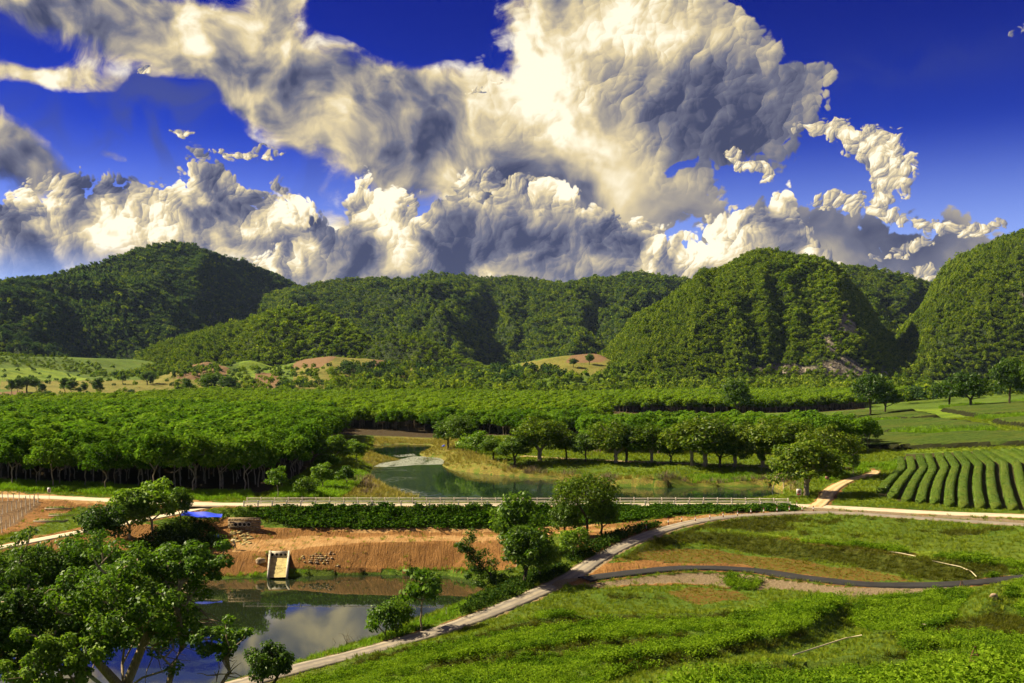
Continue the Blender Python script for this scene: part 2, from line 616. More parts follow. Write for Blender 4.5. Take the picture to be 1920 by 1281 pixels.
# ------------------------------------------------------------------ leaves, trunks, trees
def leaf_material(name, dark, mid, light, trans=0.30, gloss=0.06):
    def f(nb):
        geo = nb.node('ShaderNodeNewGeometry')
        oi = nb.node('ShaderNodeObjectInfo')
        r = nb.math('ADD', nb.math('MULTIPLY', geo.outputs['Random Per Island'], 0.62), nb.math('MULTIPLY', oi.outputs['Random'], 0.38))
        cr = nb.node('ShaderNodeValToRGB')
        e = cr.color_ramp.elements
        e[0].position, e[0].color = 0.12, (*dark, 1)
        e[1].position, e[1].color = 0.92, (*light, 1)
        q = e.new(0.5)
        q.color = (*mid, 1)
        nb.put(cr.inputs[0], r)
        d = nb.node('ShaderNodeBsdfDiffuse')
        nb.l.new(cr.outputs[0], d.inputs['Color'])
        t = nb.node('ShaderNodeBsdfTranslucent')
        nb.put(t.inputs['Color'], nb.mix(1.0, cr.outputs[0], (1.25, 1.35, 0.6), 'MULTIPLY'))
        m = nb.node('ShaderNodeMixShader')
        m.inputs[0].default_value = trans
        nb.l.new(d.outputs[0], m.inputs[1])
        nb.l.new(t.outputs[0], m.inputs[2])
        if gloss <= 0:
            return m.outputs[0]
        g = nb.node('ShaderNodeBsdfGlossy')
        g.inputs['Roughness'].default_value = 0.45
        g.inputs['Color'].default_value = (0.8, 0.85, 0.8, 1)
        m2 = nb.node('ShaderNodeMixShader')
        m2.inputs[0].default_value = gloss
        nb.l.new(m.outputs[0], m2.inputs[1])
        nb.l.new(g.outputs[0], m2.inputs[2])
        return m2.outputs[0]
    return material(name, f)


def bark_material(name, a, b):
    def f(nb):
        geo = nb.node('ShaderNodeTexCoord').outputs['Object']
        mp = nb.node('ShaderNodeMapping')
        mp.inputs['Scale'].default_value = (3, 3, 0.6)
        nb.l.new(geo, mp.inputs[0])
        n = nb.noise(mp.outputs[0], 2.5, 5, 0.6)
        return principled(nb, nb.mix(nb.ramp(n, 0.3, 0.7), a, b), 0.9, bump(nb, n, 0.6, 0.05), 0.1)
    return material(name, f)


M_leaf_forest = leaf_material("forest_leaves", (0.034, 0.074, 0.006), (0.115, 0.172, 0.012), (0.245, 0.285, 0.026), 0.40, 0.0)
M_leaf_far = leaf_material("distant_forest_leaves", (0.018, 0.044, 0.018), (0.042, 0.082, 0.026), (0.105, 0.150, 0.036), 0.40, 0.0)  # darker and bluer, distant shade put into the leaf colour
M_leaf_lime = leaf_material("bamboo_leaves", (0.043, 0.085, 0.007), (0.122, 0.183, 0.017), (0.244, 0.293, 0.037), 0.40, 0.0)
M_leaf_rubber = leaf_material("rubber_leaves", (0.030, 0.078, 0.007), (0.080, 0.162, 0.013), (0.165, 0.260, 0.024), 0.40, 0.0)
M_leaf_pale = leaf_material("pale_rubber_leaves", (0.050, 0.100, 0.008), (0.120, 0.200, 0.014), (0.210, 0.290, 0.026), 0.40, 0.0)
M_leaf_dark = leaf_material("dark_evergreen_leaves", (0.018, 0.048, 0.005), (0.050, 0.102, 0.009), (0.122, 0.192, 0.016), 0.40, 0.015)
M_leaf_mid = leaf_material("broad_leaves", (0.028, 0.072, 0.005), (0.086, 0.166, 0.010), (0.190, 0.285, 0.024), 0.40, 0.015)
M_leaf_olive = leaf_material("olive_leaves", (0.028, 0.062, 0.005), (0.080, 0.132, 0.010), (0.178, 0.220, 0.020), 0.40, 0.01)
M_bark = bark_material("bark_grey", (0.16, 0.125, 0.080), (0.34, 0.27, 0.17))
M_bark_pale = bark_material("bark_pale", (0.15, 0.115, 0.075), (0.30, 0.24, 0.16))
M_bark_dark = bark_material("bark_dark", (0.03, 0.024, 0.016), (0.09, 0.07, 0.045))


def unit_dirs(rs, n):
    d = rs.normal(size=(n, 3))
    return d / (np.linalg.norm(d, axis=1, keepdims=True) + 1e-9)


def leaf_faces(rs, centers, radii, per, size, droop=0.0, up=0.5, shell=0.55, aspect=0.5):
    """diamond leaves through the volume of many ellipsoid clumps -> verts, quads"""
    centers, radii = np.asarray(centers, float), np.asarray(radii, float)
    per = np.broadcast_to(np.asarray(per, int), (len(centers),))
    ci = np.repeat(np.arange(len(centers)), per)
    n = len(ci)
    d = unit_dirs(rs, n)
    r = shell + (1 - shell) * rs.rand(n) ** 0.6
    r = np.where(rs.rand(n) < 0.15, r * rs.rand(n), r)
    p = centers[ci] + d * radii[ci] * r[:, None]
    nrm = d * 0.7 + np.array([-0.12, 0, up]) + rs.normal(0, 0.45, (n, 3))
    nrm /= np.linalg.norm(nrm, axis=1, keepdims=True) + 1e-9
    ax = d + rs.normal(0, 0.6, (n, 3)) + np.array([0, 0, -droop])
    ax -= nrm * np.sum(ax * nrm, 1, keepdims=True)
    ax /= np.linalg.norm(ax, axis=1, keepdims=True) + 1e-9
    sd = np.cross(nrm, ax)
    s = size * rs.uniform(0.65, 1.35, n)[:, None]
    v = np.stack([p - ax * s * 0.5, p + sd * s * aspect * 0.5 + ax * s * 0.05, p + ax * s * 0.5 - nrm * s * 0.12, p - sd * s * aspect * 0.5 + ax * s * 0.05], 1).reshape(-1, 3)
    q = np.arange(n * 4).reshape(-1, 4)
    return v, q


def crown_clumps(rs, n, rx, rz, cz, flat=0.0, spread=0.25, rmin=0.22, rmax=0.42, hollow=0.35, low=-0.25):
    """clump centres filling an uneven crown (ellipsoid, flattened below)"""
    d = unit_dirs(rs, n * 3)
    d[:, 2] = np.where(d[:, 2] < low, -d[:, 2], d[:, 2])
    # keep them apart
    keep = [0]
    thr = 1.75 / math.sqrt(n)
    for i in range(1, len(d)):
        if len(keep) >= n:
            break
        if np.min(np.linalg.norm(d[keep] - d[i], axis=1)) > thr:
            keep.append(i)
    d = d[keep]
    m = len(d)
    lump = 1 + spread * rs.normal(0, 1, m)
    rr = (hollow + (1 - hollow) * rs.rand(m) ** 0.45) * np.clip(lump, 0.5, 1.5) * 0.82
    c = d * rr[:, None] * np.array([rx, rx, rz])
    c[:, 2] = np.where(c[:, 2] < 0, c[:, 2] * (1 - flat), c[:, 2]) + cz
    s = rs.uniform(rmin, rmax, m) * rx
    return c, np.stack([s, s, s * 0.72], 1)


def grow_branches(rs, clumps, trunk_pts, r0, sides=6, wiggle=0.12, minr=0.02):
    """joins every clump to the trunk or to a clump nearer the trunk, pipe-model thickness"""
    nodes = [np.array(p, float) for p in trunk_pts]
    parent = [-1] + list(range(len(nodes) - 1))
    path = [0.0]
    for i in range(1, len(nodes)):
        path.append(path[-1] + np.linalg.norm(nodes[i] - nodes[i - 1]))
    top = nodes[-1]
    order = np.argsort([np.linalg.norm(c - nodes[-1]) for c in clumps])
    first_ok = max(1, len(nodes) - 3)
    for k in order:
        c = clumps[k]
        best, bi = 1e9, first_ok
        for i in range(first_ok, len(nodes)):
            dv = c - nodes[i]
            L = np.linalg.norm(dv)
            cost = L + 0.35 * path[i] + (0.6 * L if dv[2] < 0 and i < len(trunk_pts) else 0)
            if cost < best:
                best, bi = cost, i
        L = np.linalg.norm(c - nodes[bi])
        # one intermediate joint so limbs bend
        mid = nodes[bi] * 0.5 + c * 0.5 + rs.normal(0, wiggle, 3) * L + np.array([0, 0, 0.08 * L])
        nodes.append(mid)
        parent.append(bi)
        path.append(path[bi] + L / 2)
        nodes.append(np.array(c, float))
        parent.append(len(nodes) - 2)
        path.append(path[bi] + L)
    n = len(nodes)
    w_ = np.zeros(n)
    for i in range(n - 1, 0, -1):
        if w_[i] == 0:
            w_[i] = 1.0
        w_[parent[i]] += w_[i]
    rad = r0 * np.maximum((w_ / w_[0]) ** 0.45, minr / r0)
    mb = MB()
    k = len(trunk_pts)
    tr = [r0 * (1.28 if i == 0 else 1.0) * (max(w_[i] / w_[0], 0.05)) ** 0.45 for i in range(k)]
    mb.tube(np.array(nodes[:k]), tr, sides + 2)
    for i in range(k, n):
        p = parent[i]
        ra = min(rad[p], rad[i] * 1.25)
        mb.tube(np.array([nodes[p], nodes[i]]), [ra, rad[i]], sides if rad[i] > 0.06 else 4, cap=False)
    return mb


def tree_meshes(name, seed, height, rx, rz, clumps, per, leaf, mat, bark, trunk_h=0.4, r0=0.2, lean=(0, 0), flat=0.3, droop=0.1, rmin=0.22, rmax=0.40, spread=0.22, hollow=0.35, forks=None, aspect=0.5, shell=0.5, low=-0.25, up=0.5):
    """trunk mesh and crown mesh of one tree, base at the origin"""
    rs = np.random.RandomState(seed)
    cz = height - rz
    c, s = crown_clumps(rs, clumps, rx, rz, cz, flat, spread, rmin, rmax, hollow, low)
    c[:, 0] += lean[0]
    c[:, 1] += lean[1]
    th = height * trunk_h
    m = 5
    tp = []
    for i in range(m):
        t = i / (m - 1)
        tp.append((lean[0] * 0.7 * t ** 1.5 + rs.normal(0, 0.02) * th * (i > 0), lean[1] * 0.7 * t ** 1.5 + rs.normal(0, 0.02) * th * (i > 0), -0.25 * (i == 0) + th * t))
    mb = grow_branches(rs, c, tp, r0)
    tm = mb.mesh(name + "_trunk", [bark], True)
    vol = s[:, 0] ** 2
    pr = np.maximum(4, (per * len(c) * vol / vol.sum())).astype(int)
    v, q = leaf_faces(rs, c, s, pr, leaf, droop, up, shell, aspect)
    cm = mesh_np(name + "_crown", v, q, None, [mat])
    return tm, cm


def single_tree_mesh(name, *a, **k):
    """trunk and crown in one mesh, for scattered masses"""
    tm, cm = tree_meshes(name, *a, **k)
    tv_ = np.array([v.co[:] for v in tm.vertices])
    me = MB()
    cvv = np.empty(len(cm.vertices) * 3)
    cm.vertices.foreach_get("co", cvv)
    q1 = [list(p.vertices) for p in tm.polygons if len(p.vertices) == 4]
    me.push(tv_, q1)
    me.push(cvv.reshape(-1, 3), np.arange(len(cm.vertices)).reshape(-1, 4))
    out = me.mesh(name, [tm.materials[0], cm.materials[0]])
    idx_ = np.ones(len(out.polygons), np.int32)
    idx_[:len(q1)] = 0
    out.polygons.foreach_set("material_index", idx_)
    return out


def canopy_mesh(name, seed, n_clump, per, leaf, mat, rx=4.5, rz=3.6, height=8.0):
    """crown only, for forest seen from kilometres away"""
    rs = np.random.RandomState(seed)
    c, s = crown_clumps(rs, n_clump, rx, rz, height - rz, 0.2, 0.25, 0.38, 0.62, 0.3)
    v, q = leaf_faces(rs, c, s, per, leaf, 0.0, 0.6, 0.7, 0.7)
    return mesh_np(name, v, q, None, [mat])


def place_tree(name, pos, meshes, label, cat='tree', group=None, rz=None, sc=1.0, seed=0):
    """thing: an Empty at the foot with trunk and crown"""
    rs = np.random.RandomState(seed + int(abs(pos[0]) * 13 + pos[1] * 7) % 9973)
    e = bpy.data.objects.new(name, None)
    COL.objects.link(e)
    e.location = pos
    e.rotation_euler = (0, 0, rs.rand() * 6.283 if rz is None else rz)
    e.scale = (sc, sc, sc) if not isinstance(sc, tuple) else sc
    e.empty_display_size = 0.5
    for nm, me in zip(("trunk", "crown"), meshes):
        o = bpy.data.objects.new(nm, me)
        COL.objects.link(o)
        o.parent = e
    tag(e, label, cat, group)
    return e

# ------------------------------------------------------------------ ground: surveyed break lines -> triangulated height
LINES = []          # each a list of (X, Y, Z)


def line(pts, zs):
    """break line through places of the photograph, with the ground height at each"""
    if not isinstance(zs, (list, tuple)):
        zs = [zs] * len(pts)
    LINES.append([WP(p[0], p[1], z) for p, z in zip(pts, zs)])


ZF = 4.0     # far pond level
ZN = -2.5    # near pond level


def lineY(pts):
    """break line through places of the photograph, with their distance"""
    LINES.append([WY(*p) for p in pts])


def low(px, z):
    """the near slope falls towards the pond on the left"""
    return z - 2.6 * min(1.0, max(0.0, (1250 - px) / 480.0))


def line_low(pts, zs):
    line(pts, [low(p[0], z) for p, z in zip(pts, zs)])


# camera hill (stands behind and below the frame)
LINES.append([(-900, -150, 30), (-200, -150, 29), (0, -150, 28.4), (200, -150, 29), (900, -150, 34)])
LINES.append([(-900, 0, 18), (-200, 0, 21), (-60, 0, 25.5), (0, 0, 27.9), (60, 0, 28.0), (200, 0, 29), (900, 0, 36)])
LINES.append([(-400, 40, 4), (-120, 40, 8), (-50, 40, 11), (0, 42, 14.0), (25, 42, 15.6), (60, 42, 17.0), (140, 42, 20), (400, 42, 24)])
LINES.append([(-300, 66, 0.2), (-80, 66, -0.6), (-45, 66, 0.0), (-25, 68, 2.6), (0, 66, 6.0), (20, 62, 9.4), (34, 58, 11.4), (60, 56, 13.5), (140, 56, 16), (400, 60, 18)])
# near pond rim
POND1 = [(430, 1283), (480, 1265), (545, 1243), (640, 1212), (690, 1195), (780, 1160), (850, 1132), (900, 1112), (916, 1101), (890, 1088), (840, 1079), (700, 1077), (560, 1080), (430, 1085), (310, 1089)]
p1w = [WP(x, y, ZN) for x, y in POND1] + [(x, y, ZN) for x, y in ((-50, 148), (-43, 135), (-46, 123), (-58, 115), (-74, 110), (-76, 99), (-56, 94), (-40, 97))]
LINES.append(p1w + [p1w[0]])
# floor of the near pond
cx_ = np.mean([p[0] for p in p1w])
cy_ = np.mean([p[1] for p in p1w])
LINES.append([(cx_ + (p[0] - cx_) * 0.82, cy_ + (p[1] - cy_) * 0.8, ZN - 1.6) for p in p1w])
# paved path up from the lower left
PATH = [(300, 1325, -1.8), (450, 1283, -1.8), (560, 1253, -1.7), (700, 1218, -1.3), (850, 1174, -.4), (970, 1128, .8), (1065, 1084, 2.1), (1120, 1049, 3.2), (1190, 1013, 4.6), (1270, 986, 5.3), (1360, 970, 5.8), (1500, 961.5, 6.2), (1600, 963, 6.3), (1760, 974, 6.45), (1920, 984, 6.5), (2150, 1000, 6.6)]


def offset_px(path, d):
    """the path as 3-D points, moved sideways by d metres"""
    P_ = np.array([WP(x, y, z) for x, y, z in path])
    t = np.gradient(P_[:, :2], axis=0)
    t /= np.linalg.norm(t, axis=1, keepdims=True)
    n = np.stack([t[:, 1], -t[:, 0]], 1)
    P_[:, :2] += n * d
    return P_


for d_ in (-1.9, 1.9):
    LINES.append([tuple(p) for p in offset_px(PATH, d_)])
# bund between path and pond
line([(560, 1240), (700, 1195), (790, 1163), (860, 1138), (930, 1110)], [-2.0, -1.8, -1.3, -.8, -.2])
# embankment between the ponds
lineY([(330, 1075, 163), (440, 1066, 165.5), (560, 1062, 166), (700, 1060, 166), (850, 1062, 165), (930, 1070, 162)])
lineY([(300, 1046, 166), (440, 1037, 169), (540, 1033, 170), (640, 1018, 171), (760, 1016, 171), (900, 1014, 171), (1000, 1010, 170), (1085, 1002, 168)])
lineY([(330, 1030, 170), (440, 1016, 176), (560, 1008, 178), (700, 1004, 178), (860, 1004, 178), (1000, 1000, 177.5), (1100, 993, 174), (1160, 990, 170)])
lineY([(400, 1000, 178), (480, 998, 179), (540, 995, 179.5), (600, 991, 180), (700, 992, 180), (860, 991, 180), (1000, 990, 180), (1160, 981, 176), (1270, 970, 176.5), (1400, 960, 179)])
lineY([(370, 962, 186), (455, 950.5, 187.5), (700, 951, 187), (1000, 951.5, 186.5), (1200, 951.5, 186), (1350, 951, 186), (1480, 953, 184)])
# dam road (crest)
ROAD = [(-420, 917, 6.3), (-100, 927, 6.3), (100, 933, 6.3), (250, 940, 6.3), (380, 945, 6.3), (455, 946, 6.35), (700, 946, 6.4), (1000, 946.5, 6.4), (1250, 946.5, 6.4), (1480, 948, 6.4), (1600, 953, 6.5), (1760, 962, 6.6), (1920, 968, 6.7), (2150, 979, 6.8)]
for d_ in (-2.3, 2.3):
    LINES.append([tuple(p) for p in offset_px(ROAD, d_)])
# lane branching off to the lower left
LANE = [(400, 949, 6.0), (330, 963, 5.1), (250, 979, 4.4), (150, 998, 3.65), (60, 1015, 3.1), (-100, 1047, 1.9), (-400, 1100, 0.8)]
for d_ in (-1.7, 1.7):
    LINES.append([tuple(p) for p in offset_px(LANE[1:], d_)])
lineY([(250, 1030, 168), (330, 1000, 176), (420, 975, 184), (440, 985, 180)])
lineY([(60, 1060, 157), (180, 1040, 164), (250, 1032, 167)])
LINES.append([(-120, 100, .6), (-85, 125, .3), (-62, 140, 0.2), (-58, 158, -.6)])
# fields left of the ponds
lineY([(-200, 950, 195), (0, 962, 190), (150, 958, 192), (300, 950, 193)])
# far pond
POND2 = [(800, 941), (785, 932), (745, 922), (705, 904), (690, 890), (698, 876), (716, 868), (748, 864), (715, 857), (697, 849), (697, 836), (746, 833), (812, 835), (806, 843), (786, 850), (790, 856), (827, 859), (836, 866), (829, 873), (842, 880), (892, 887), (996, 896), (1080, 901), (1133, 910), (1233, 915), (1447, 911), (1472, 922), (1465, 938), (1300, 942), (1000, 942)]
p2w = [WP(x, y, ZF) for x, y in POND2]
LINES.append(p2w + [p2w[0]])
line([(640, 935), (660, 915), (655, 890), (665, 868), (660, 850), (668, 835), (735, 824), (830, 826), (845, 845), (860, 858), (880, 866), (960, 876), (1060, 884), (1160, 890), (1300, 893), (1440, 890), (1500, 905), (1497, 930)], [5.6, 5.8, 6.2, 6.4, 6.6, 6.7, 6.8, 6.9, 6.5, 6.4, 6.4, 6.6, 6.8, 6.9, 6.9, 6.8, 6.5, 6.3])
# plantation plain
line([(-150, 905), (0, 908), (215, 918), (380, 932), (470, 932), (600, 925)], [6.7, 6.7, 6.6, 6.5, 6.4, 6.2])
for Y_, z_ in ((240, 6.9), (330, 7.1), (470, 7.4), (650, 8.0)):
    LINES.append([(x * Y_, Y_, z_ + (0.0 if x < .3 else (x - .3) * 22 * min(1, max(0, (Y_ - 200) / 300)))) for x in np.linspace(-1.3, -.36, 5)])
line([(880, 855), (1000, 864), (1250, 870), (1490, 880)], [7.1, 7.1, 7.2, 7.2])
line([(560, 830), (640, 800), (900, 800), (1200, 815), (1450, 830)], [7.2, 7.3, 7.4, 7.6, 7.8])
line([(700, 772), (1000, 772), (1350, 778), (1560, 775)], [7.9, 8.0, 8.4, 9.5])
# tea slopes on the right
line([(1500, 900), (1560, 900), (1630, 895), (1700, 925), (1800, 948), (1920, 960), (2100, 970)], [6.7, 6.8, 6.9, 6.9, 6.9, 7.0, 7.1])
line([(1590, 865), (1680, 878), (1780, 876), (1920, 868), (2200, 862)], [7.2, 8.0, 8.6, 9.6, 11.5])
line([(1570, 848), (1680, 855), (1780, 853), (1920, 846), (2200, 835)], [7.6, 8.8, 9.6, 10.6, 13])
line([(1570, 815), (1700, 813), (1920, 812), (2250, 800)], [8.4, 10.4, 12.5, 15])
line([(1560, 792), (1700, 788), (1920, 788), (2300, 775)], [9.0, 12, 15, 19])
line([(1570, 775), (1720, 770), (1850, 762), (1920, 757), (2300, 745)], [9.5, 13.0, 16.5, 18.0, 23])
# terraces below the upper road
line([(1250, 1003), (1300, 996), (1440, 998), (1513, 1010), (1613, 1020), (1713, 1030), (1813, 1038), (1920, 1050), (2100, 1070)], [4.6, 4.6, 4.2, 4.1, 4.1, 4.1, 4.2, 4.5, 5.2])
line([(1215, 1018), (1280, 1004), (1400, 1012), (1513, 1030), (1613, 1037), (1713, 1053), (1780, 1060), (1835, 1078), (1860, 1085)], [4.2, 4.2, 3.9, 3.8, 3.8, 3.9, 4.0, 4.0, 3.8])
line([(1195, 1040), (1280, 1024), (1400, 1037), (1513, 1051), (1613, 1067), (1713, 1087), (1790, 1094)], [3.6, 3.4, 2.5, 2.4, 2.3, 2.3, 2.6])
BLACK = [(1078, 1090, 2.2), (1150, 1079, 2.5), (1280, 1066, 2.7), (1400, 1069, 2.45), (1500, 1083, 2.2), (1620, 1096, 2.1), (1720, 1098, 2.3), (1800, 1095, 2.7), (1870, 1089, 3.2), (1960, 1080, 3.9)]
for d_, dz_ in ((-1.9, 0.16), (1.9, -0.16)):
    q_ = offset_px(BLACK, d_)
    q_[:, 2] += dz_
    LINES.append([tuple(p) for p in q_[1:]])
line([(1090, 1110), (1180, 1102), (1280, 1098), (1400, 1099), (1500, 1104), (1570, 1116), (1650, 1116), (1730, 1106)], [1.7, 1.8, 1.7, 1.5, 1.5, 1.5, 1.6, 1.9])
line_low([(1030, 1140), (1150, 1135), (1280, 1140), (1440, 1140)], [2.3, 1.9, 1.7, 1.6])
line_low([(1020, 1150), (1150, 1152), (1280, 1152), (1400, 1150), (1500, 1136), (1580, 1128)], [2.7, 2.5, 2.4, 2.2, 2.0, 1.9])
line_low([(700, 1262), (880, 1205), (1000, 1165), (1100, 1158)], [1.9, 2.4, 2.7, 2.6])
line_low([(900, 1215), (1100, 1195), (1300, 1190), (1420, 1185)], [2.8, 3.3, 3.5, 3.4])
line_low([(560, 1275), (700, 1270), (900, 1250), (1100, 1240), (1300, 1232)], [1.5, 2.2, 3.2, 4.0, 4.2])
line_low([(560, 1300), (800, 1300), (1100, 1290), (1300, 1283), (1500, 1283), (1700, 1283), (1920, 1283)], [2.0, 3.4, 4.9, 5.6, 6.1, 6.9, 8.4])
# bare grass bund running down the middle of the slope, mound at the right edge
line([(1300, 1248), (1420, 1222), (1510, 1186), (1560, 1150), (1590, 1132)], [4.8, 5.0, 4.6, 3.6, 2.7])
line([(1500, 1240), (1580, 1205), (1610, 1180), (1590, 1155)], [4.4, 3.9, 3.4, 2.6])
line([(1600, 1225), (1640, 1205), (1690, 1215), (1720, 1240)], [5.0, 5.6, 5.4, 5.2])
line([(1640, 1130), (1760, 1112), (1800, 1105)], [2.0, 2.3, 2.5])
line([(1640, 1185), (1760, 1180), (1795, 1165), (1800, 1140), (1830, 1112)], [3.5, 3.7, 3.5, 3.2, 2.8])
line([(1800, 1180), (1850, 1135), (1880, 1100), (1900, 1086)], [4.3, 5.5, 5.4, 4.9])
line([(1860, 1190), (1900, 1140), (1935, 1115), (1980, 1090)], [4.6, 5.4, 5.4, 5.2])
line([(1720, 1200), (1800, 1195), (1880, 1200), (1940, 1200)], [4.2, 4.5, 4.9, 5.4])
line([(1700, 1240), (1800, 1240), (1930, 1245)], [5.2, 5.8, 7.0])
LINES.append([(60, 118, 5.0), (72, 112, 6.2), (95, 108, 8), (160, 110, 11), (400, 120, 16)])
LINES.append([(90, 138, 5.8), (110, 132, 7), (160, 135, 9), (400, 150, 14)])
# far plain and foothills
FAR = [(700, [(-900, 8), (-500, 9), (-300, 8.5), (0, 8.2), (200, 8.6), (360, 20), (520, 26), (900, 30)]),
       (900, [(-1200, 14), (-640, 14), (-400, 10), (0, 9), (300, 10), (460, 15), (640, 24), (1200, 34)]),
       (1150, [(-1500, 40), (-620, 26), (-420, 23), (-230, 20), (0, 12), (200, 12), (420, 14), (520, 20), (640, 22), (1500, 40)])]
for Y_, xs_ in FAR:
    LINES.append([(x, Y_, z) for x, z in xs_])
LINES.append([WY(px, py, 1400) for px, py in ((-300, 660), (0, 668), (100, 690), (200, 708), (300, 706), (345, 690), (385, 680), (430, 690), (470, 676), (520, 690), (560, 680), (620, 668), (700, 676), (760, 690), (850, 700), (950, 690), (1040, 668), (1120, 662), (1170, 690), (1300, 700), (1500, 704), (1700, 706), (1900, 706), (2300, 700))])
LINES.append([(x, 1700, z) for x, z in ((-1700, 90), (-500, 60), (0, 55), (300, 60), (900, 50), (1700, 60))])
for Y_ in (2600, 4200, 8000):
    LINES.append([(x, Y_, 40) for x in (-1.4 * Y_, 0, 1.4 * Y_)])
LINES.append([(-20000, -400, 30), (20000, -400, 30), (20000, 16000, 40), (-20000, 16000, 40), (-20000, -400, 30)])

pts_, zs_, edges_ = [], [], []
for L in LINES:
    L2 = []
    for a_, b_ in zip(L[:-1], L[1:]):                       # subdivide so the net keeps to the lines
        n_ = int(min(8, max(1, math.hypot(b_[0] - a_[0], b_[1] - a_[1]) // 8))) if a_[1] < 400 else 1
        for k in range(n_):
            L2.append([a_[i] + (b_[i] - a_[i]) * k / n_ for i in range(3)])
    L2.append(list(L[-1]))
    i0 = len(pts_)
    for p in L2:
        pts_.append(Vector((p[0], p[1])))
        zs_.append(p[2])
    edges_ += [(i0 + k, i0 + k + 1) for k in range(len(L2) - 1)]
cv, ce, cf, ov, oe, of_ = delaunay_2d_cdt(pts_, edges_, [], 0, 1e-4)
tv = np.array([(v.x, v.y) for v in cv])
tz = np.zeros(len(cv))
todo = []
for i, o_ in enumerate(ov):
    if len(o_):
        tz[i] = np.mean([zs_[k] for k in o_])
    else:
        todo.append(i)
src = np.array([(p.x, p.y) for p in pts_])
srz = np.array(zs_)
for i in todo:                                              # where two lines cross: mean of the nearest points
    d_ = np.hypot(src[:, 0] - tv[i, 0], src[:, 1] - tv[i, 1])
    k = np.argsort(d_)[:4]
    tz[i] = np.sum(srz[k] / (d_[k] + .1)) / np.sum(1 / (d_[k] + .1))
tf = np.array([f for f in cf if len(f) == 3])


def tin_height(X, Y):
    """linear interpolation on the net, for grids given as 2-D arrays of rows of constant Y"""
    Z = np.full(X.shape, np.nan)
    rowY = Y[:, 0]
    for f in tf:
        (x0, y0), (x1, y1), (x2, y2) = tv[f]
        det = (y1 - y2) * (x0 - x2) + (x2 - x1) * (y0 - y2)
        if abs(det) < 1e-9:
            continue
        r0, r1 = np.searchsorted(rowY, [min(y0, y1, y2) - 1e-6, max(y0, y1, y2) + 1e-6])
        if r1 <= r0:
            continue
        xa, xb = min(x0, x1, x2), max(x0, x1, x2)
        cs = (X[r0:r1] >= xa - 1e-6) & (X[r0:r1] <= xb + 1e-6)
        cols = np.nonzero(cs.any(0))[0]
        if not len(cols):
            continue
        c0, c1 = cols[0], cols[-1] + 1
        xx, yy = X[r0:r1, c0:c1], Y[r0:r1, c0:c1]
        a = ((y1 - y2) * (xx - x2) + (x2 - x1) * (yy - y2)) / det
        b = ((y2 - y0) * (xx - x2) + (x0 - x2) * (yy - y2)) / det
        c = 1 - a - b
        m = (a >= -1e-6) & (b >= -1e-6) & (c >= -1e-6)
        sub = Z[r0:r1, c0:c1]
        sub[m] = (a * tz[f[0]] + b * tz[f[1]] + c * tz[f[2]])[m]
    Z[np.isnan(Z)] = 30.0
    return Z


rowsY = np.concatenate([np.linspace(-300, 40, 18)[:-1], np.arange(40, 60, 1.0), np.arange(60, 215, 0.5), 215 * 1.009 ** np.arange(0, 124)])
rowsY = np.concatenate([rowsY, np.arange(rowsY[-1] + 4, 1560, 4.0)])
rowsY = np.concatenate([rowsY, np.geomspace(1570, 14000, 46)])
tcol = np.sign(np.linspace(-1, 1, 541)) * (np.abs(np.linspace(-1, 1, 541)) ** 1.0)
GU = np.concatenate([[-2.2, -1.5, -1.05, -0.8], np.linspace(-0.66, 0.66, 560), [0.8, 1.05, 1.5, 2.2]])      # X / (Y + 12): the sheet widens with distance
GY, GXu = np.meshgrid(rowsY, GU, indexing='ij')
GX = GXu * (np.maximum(GY, 0) + 14.0)
GX[GY < 0] = GXu[GY < 0] * (14.0 + 0.6 * np.abs(GY[GY < 0]))
GZ = tin_height(GX, GY)


def blur_rows(Z, n):
    for _ in range(n):
        Z2 = Z.copy()
        Z2[1:-1] = (Z[:-2] + 2 * Z[1:-1] + Z[2:]) / 4
        Z3 = Z2.copy()
        Z3[:, 1:-1] = (Z2[:, :-2] + 2 * Z2[:, 1:-1] + Z2[:, 2:]) / 4
        Z = Z3
    return Z


GZ = blur_rows(GZ, 2)


def in_poly(px, py, poly):
    """even-odd test for arrays"""
    r = np.zeros(px.shape, bool)
    n = len(poly)
    for i in range(n):
        x0, y0 = poly[i][:2]
        x1, y1 = poly[(i + 1) % n][:2]
        c = ((y0 > py) != (y1 > py)) & (px < (x1 - x0) * (py - y0) / ((y1 - y0) if y1 != y0 else 1e-9) + x0)
        r ^= c
    return r


def dist_path(X, Y, P_):
    d = np.full(X.shape, 1e9)
    for a, b in zip(P_[:-1], P_[1:]):
        ax, ay, bx, by = a[0], a[1], b[0], b[1]
        L2 = (bx - ax) ** 2 + (by - ay) ** 2 + 1e-9
        t = np.clip(((X - ax) * (bx - ax) + (Y - ay) * (by - ay)) / L2, 0, 1)
        d = np.minimum(d, np.hypot(X - ax - t * (bx - ax), Y - ay - t * (by - ay)))
    return d


def smooth_path(path, step=1.5):
    """dense 3-D centre line (Catmull-Rom) of a path given by places in the photograph"""
    P_ = np.array([WP(*p) for p in path])
    P_ = np.vstack([2 * P_[0] - P_[1], P_, 2 * P_[-1] - P_[-2]])
    out = []
    for i in range(1, len(P_) - 2):
        p0, p1, p2, p3 = P_[i - 1:i + 3]
        n = max(2, int(np.linalg.norm(p2 - p1) / step))
        for k in range(n):
            t = k / n
            out.append(0.5 * ((2 * p1) + (-p0 + p2) * t + (2 * p0 - 5 * p1 + 4 * p2 - p3) * t * t + (-p0 + 3 * p1 - 3 * p2 + p3) * t ** 3))
    out.append(P_[-2])
    return np.array(out)


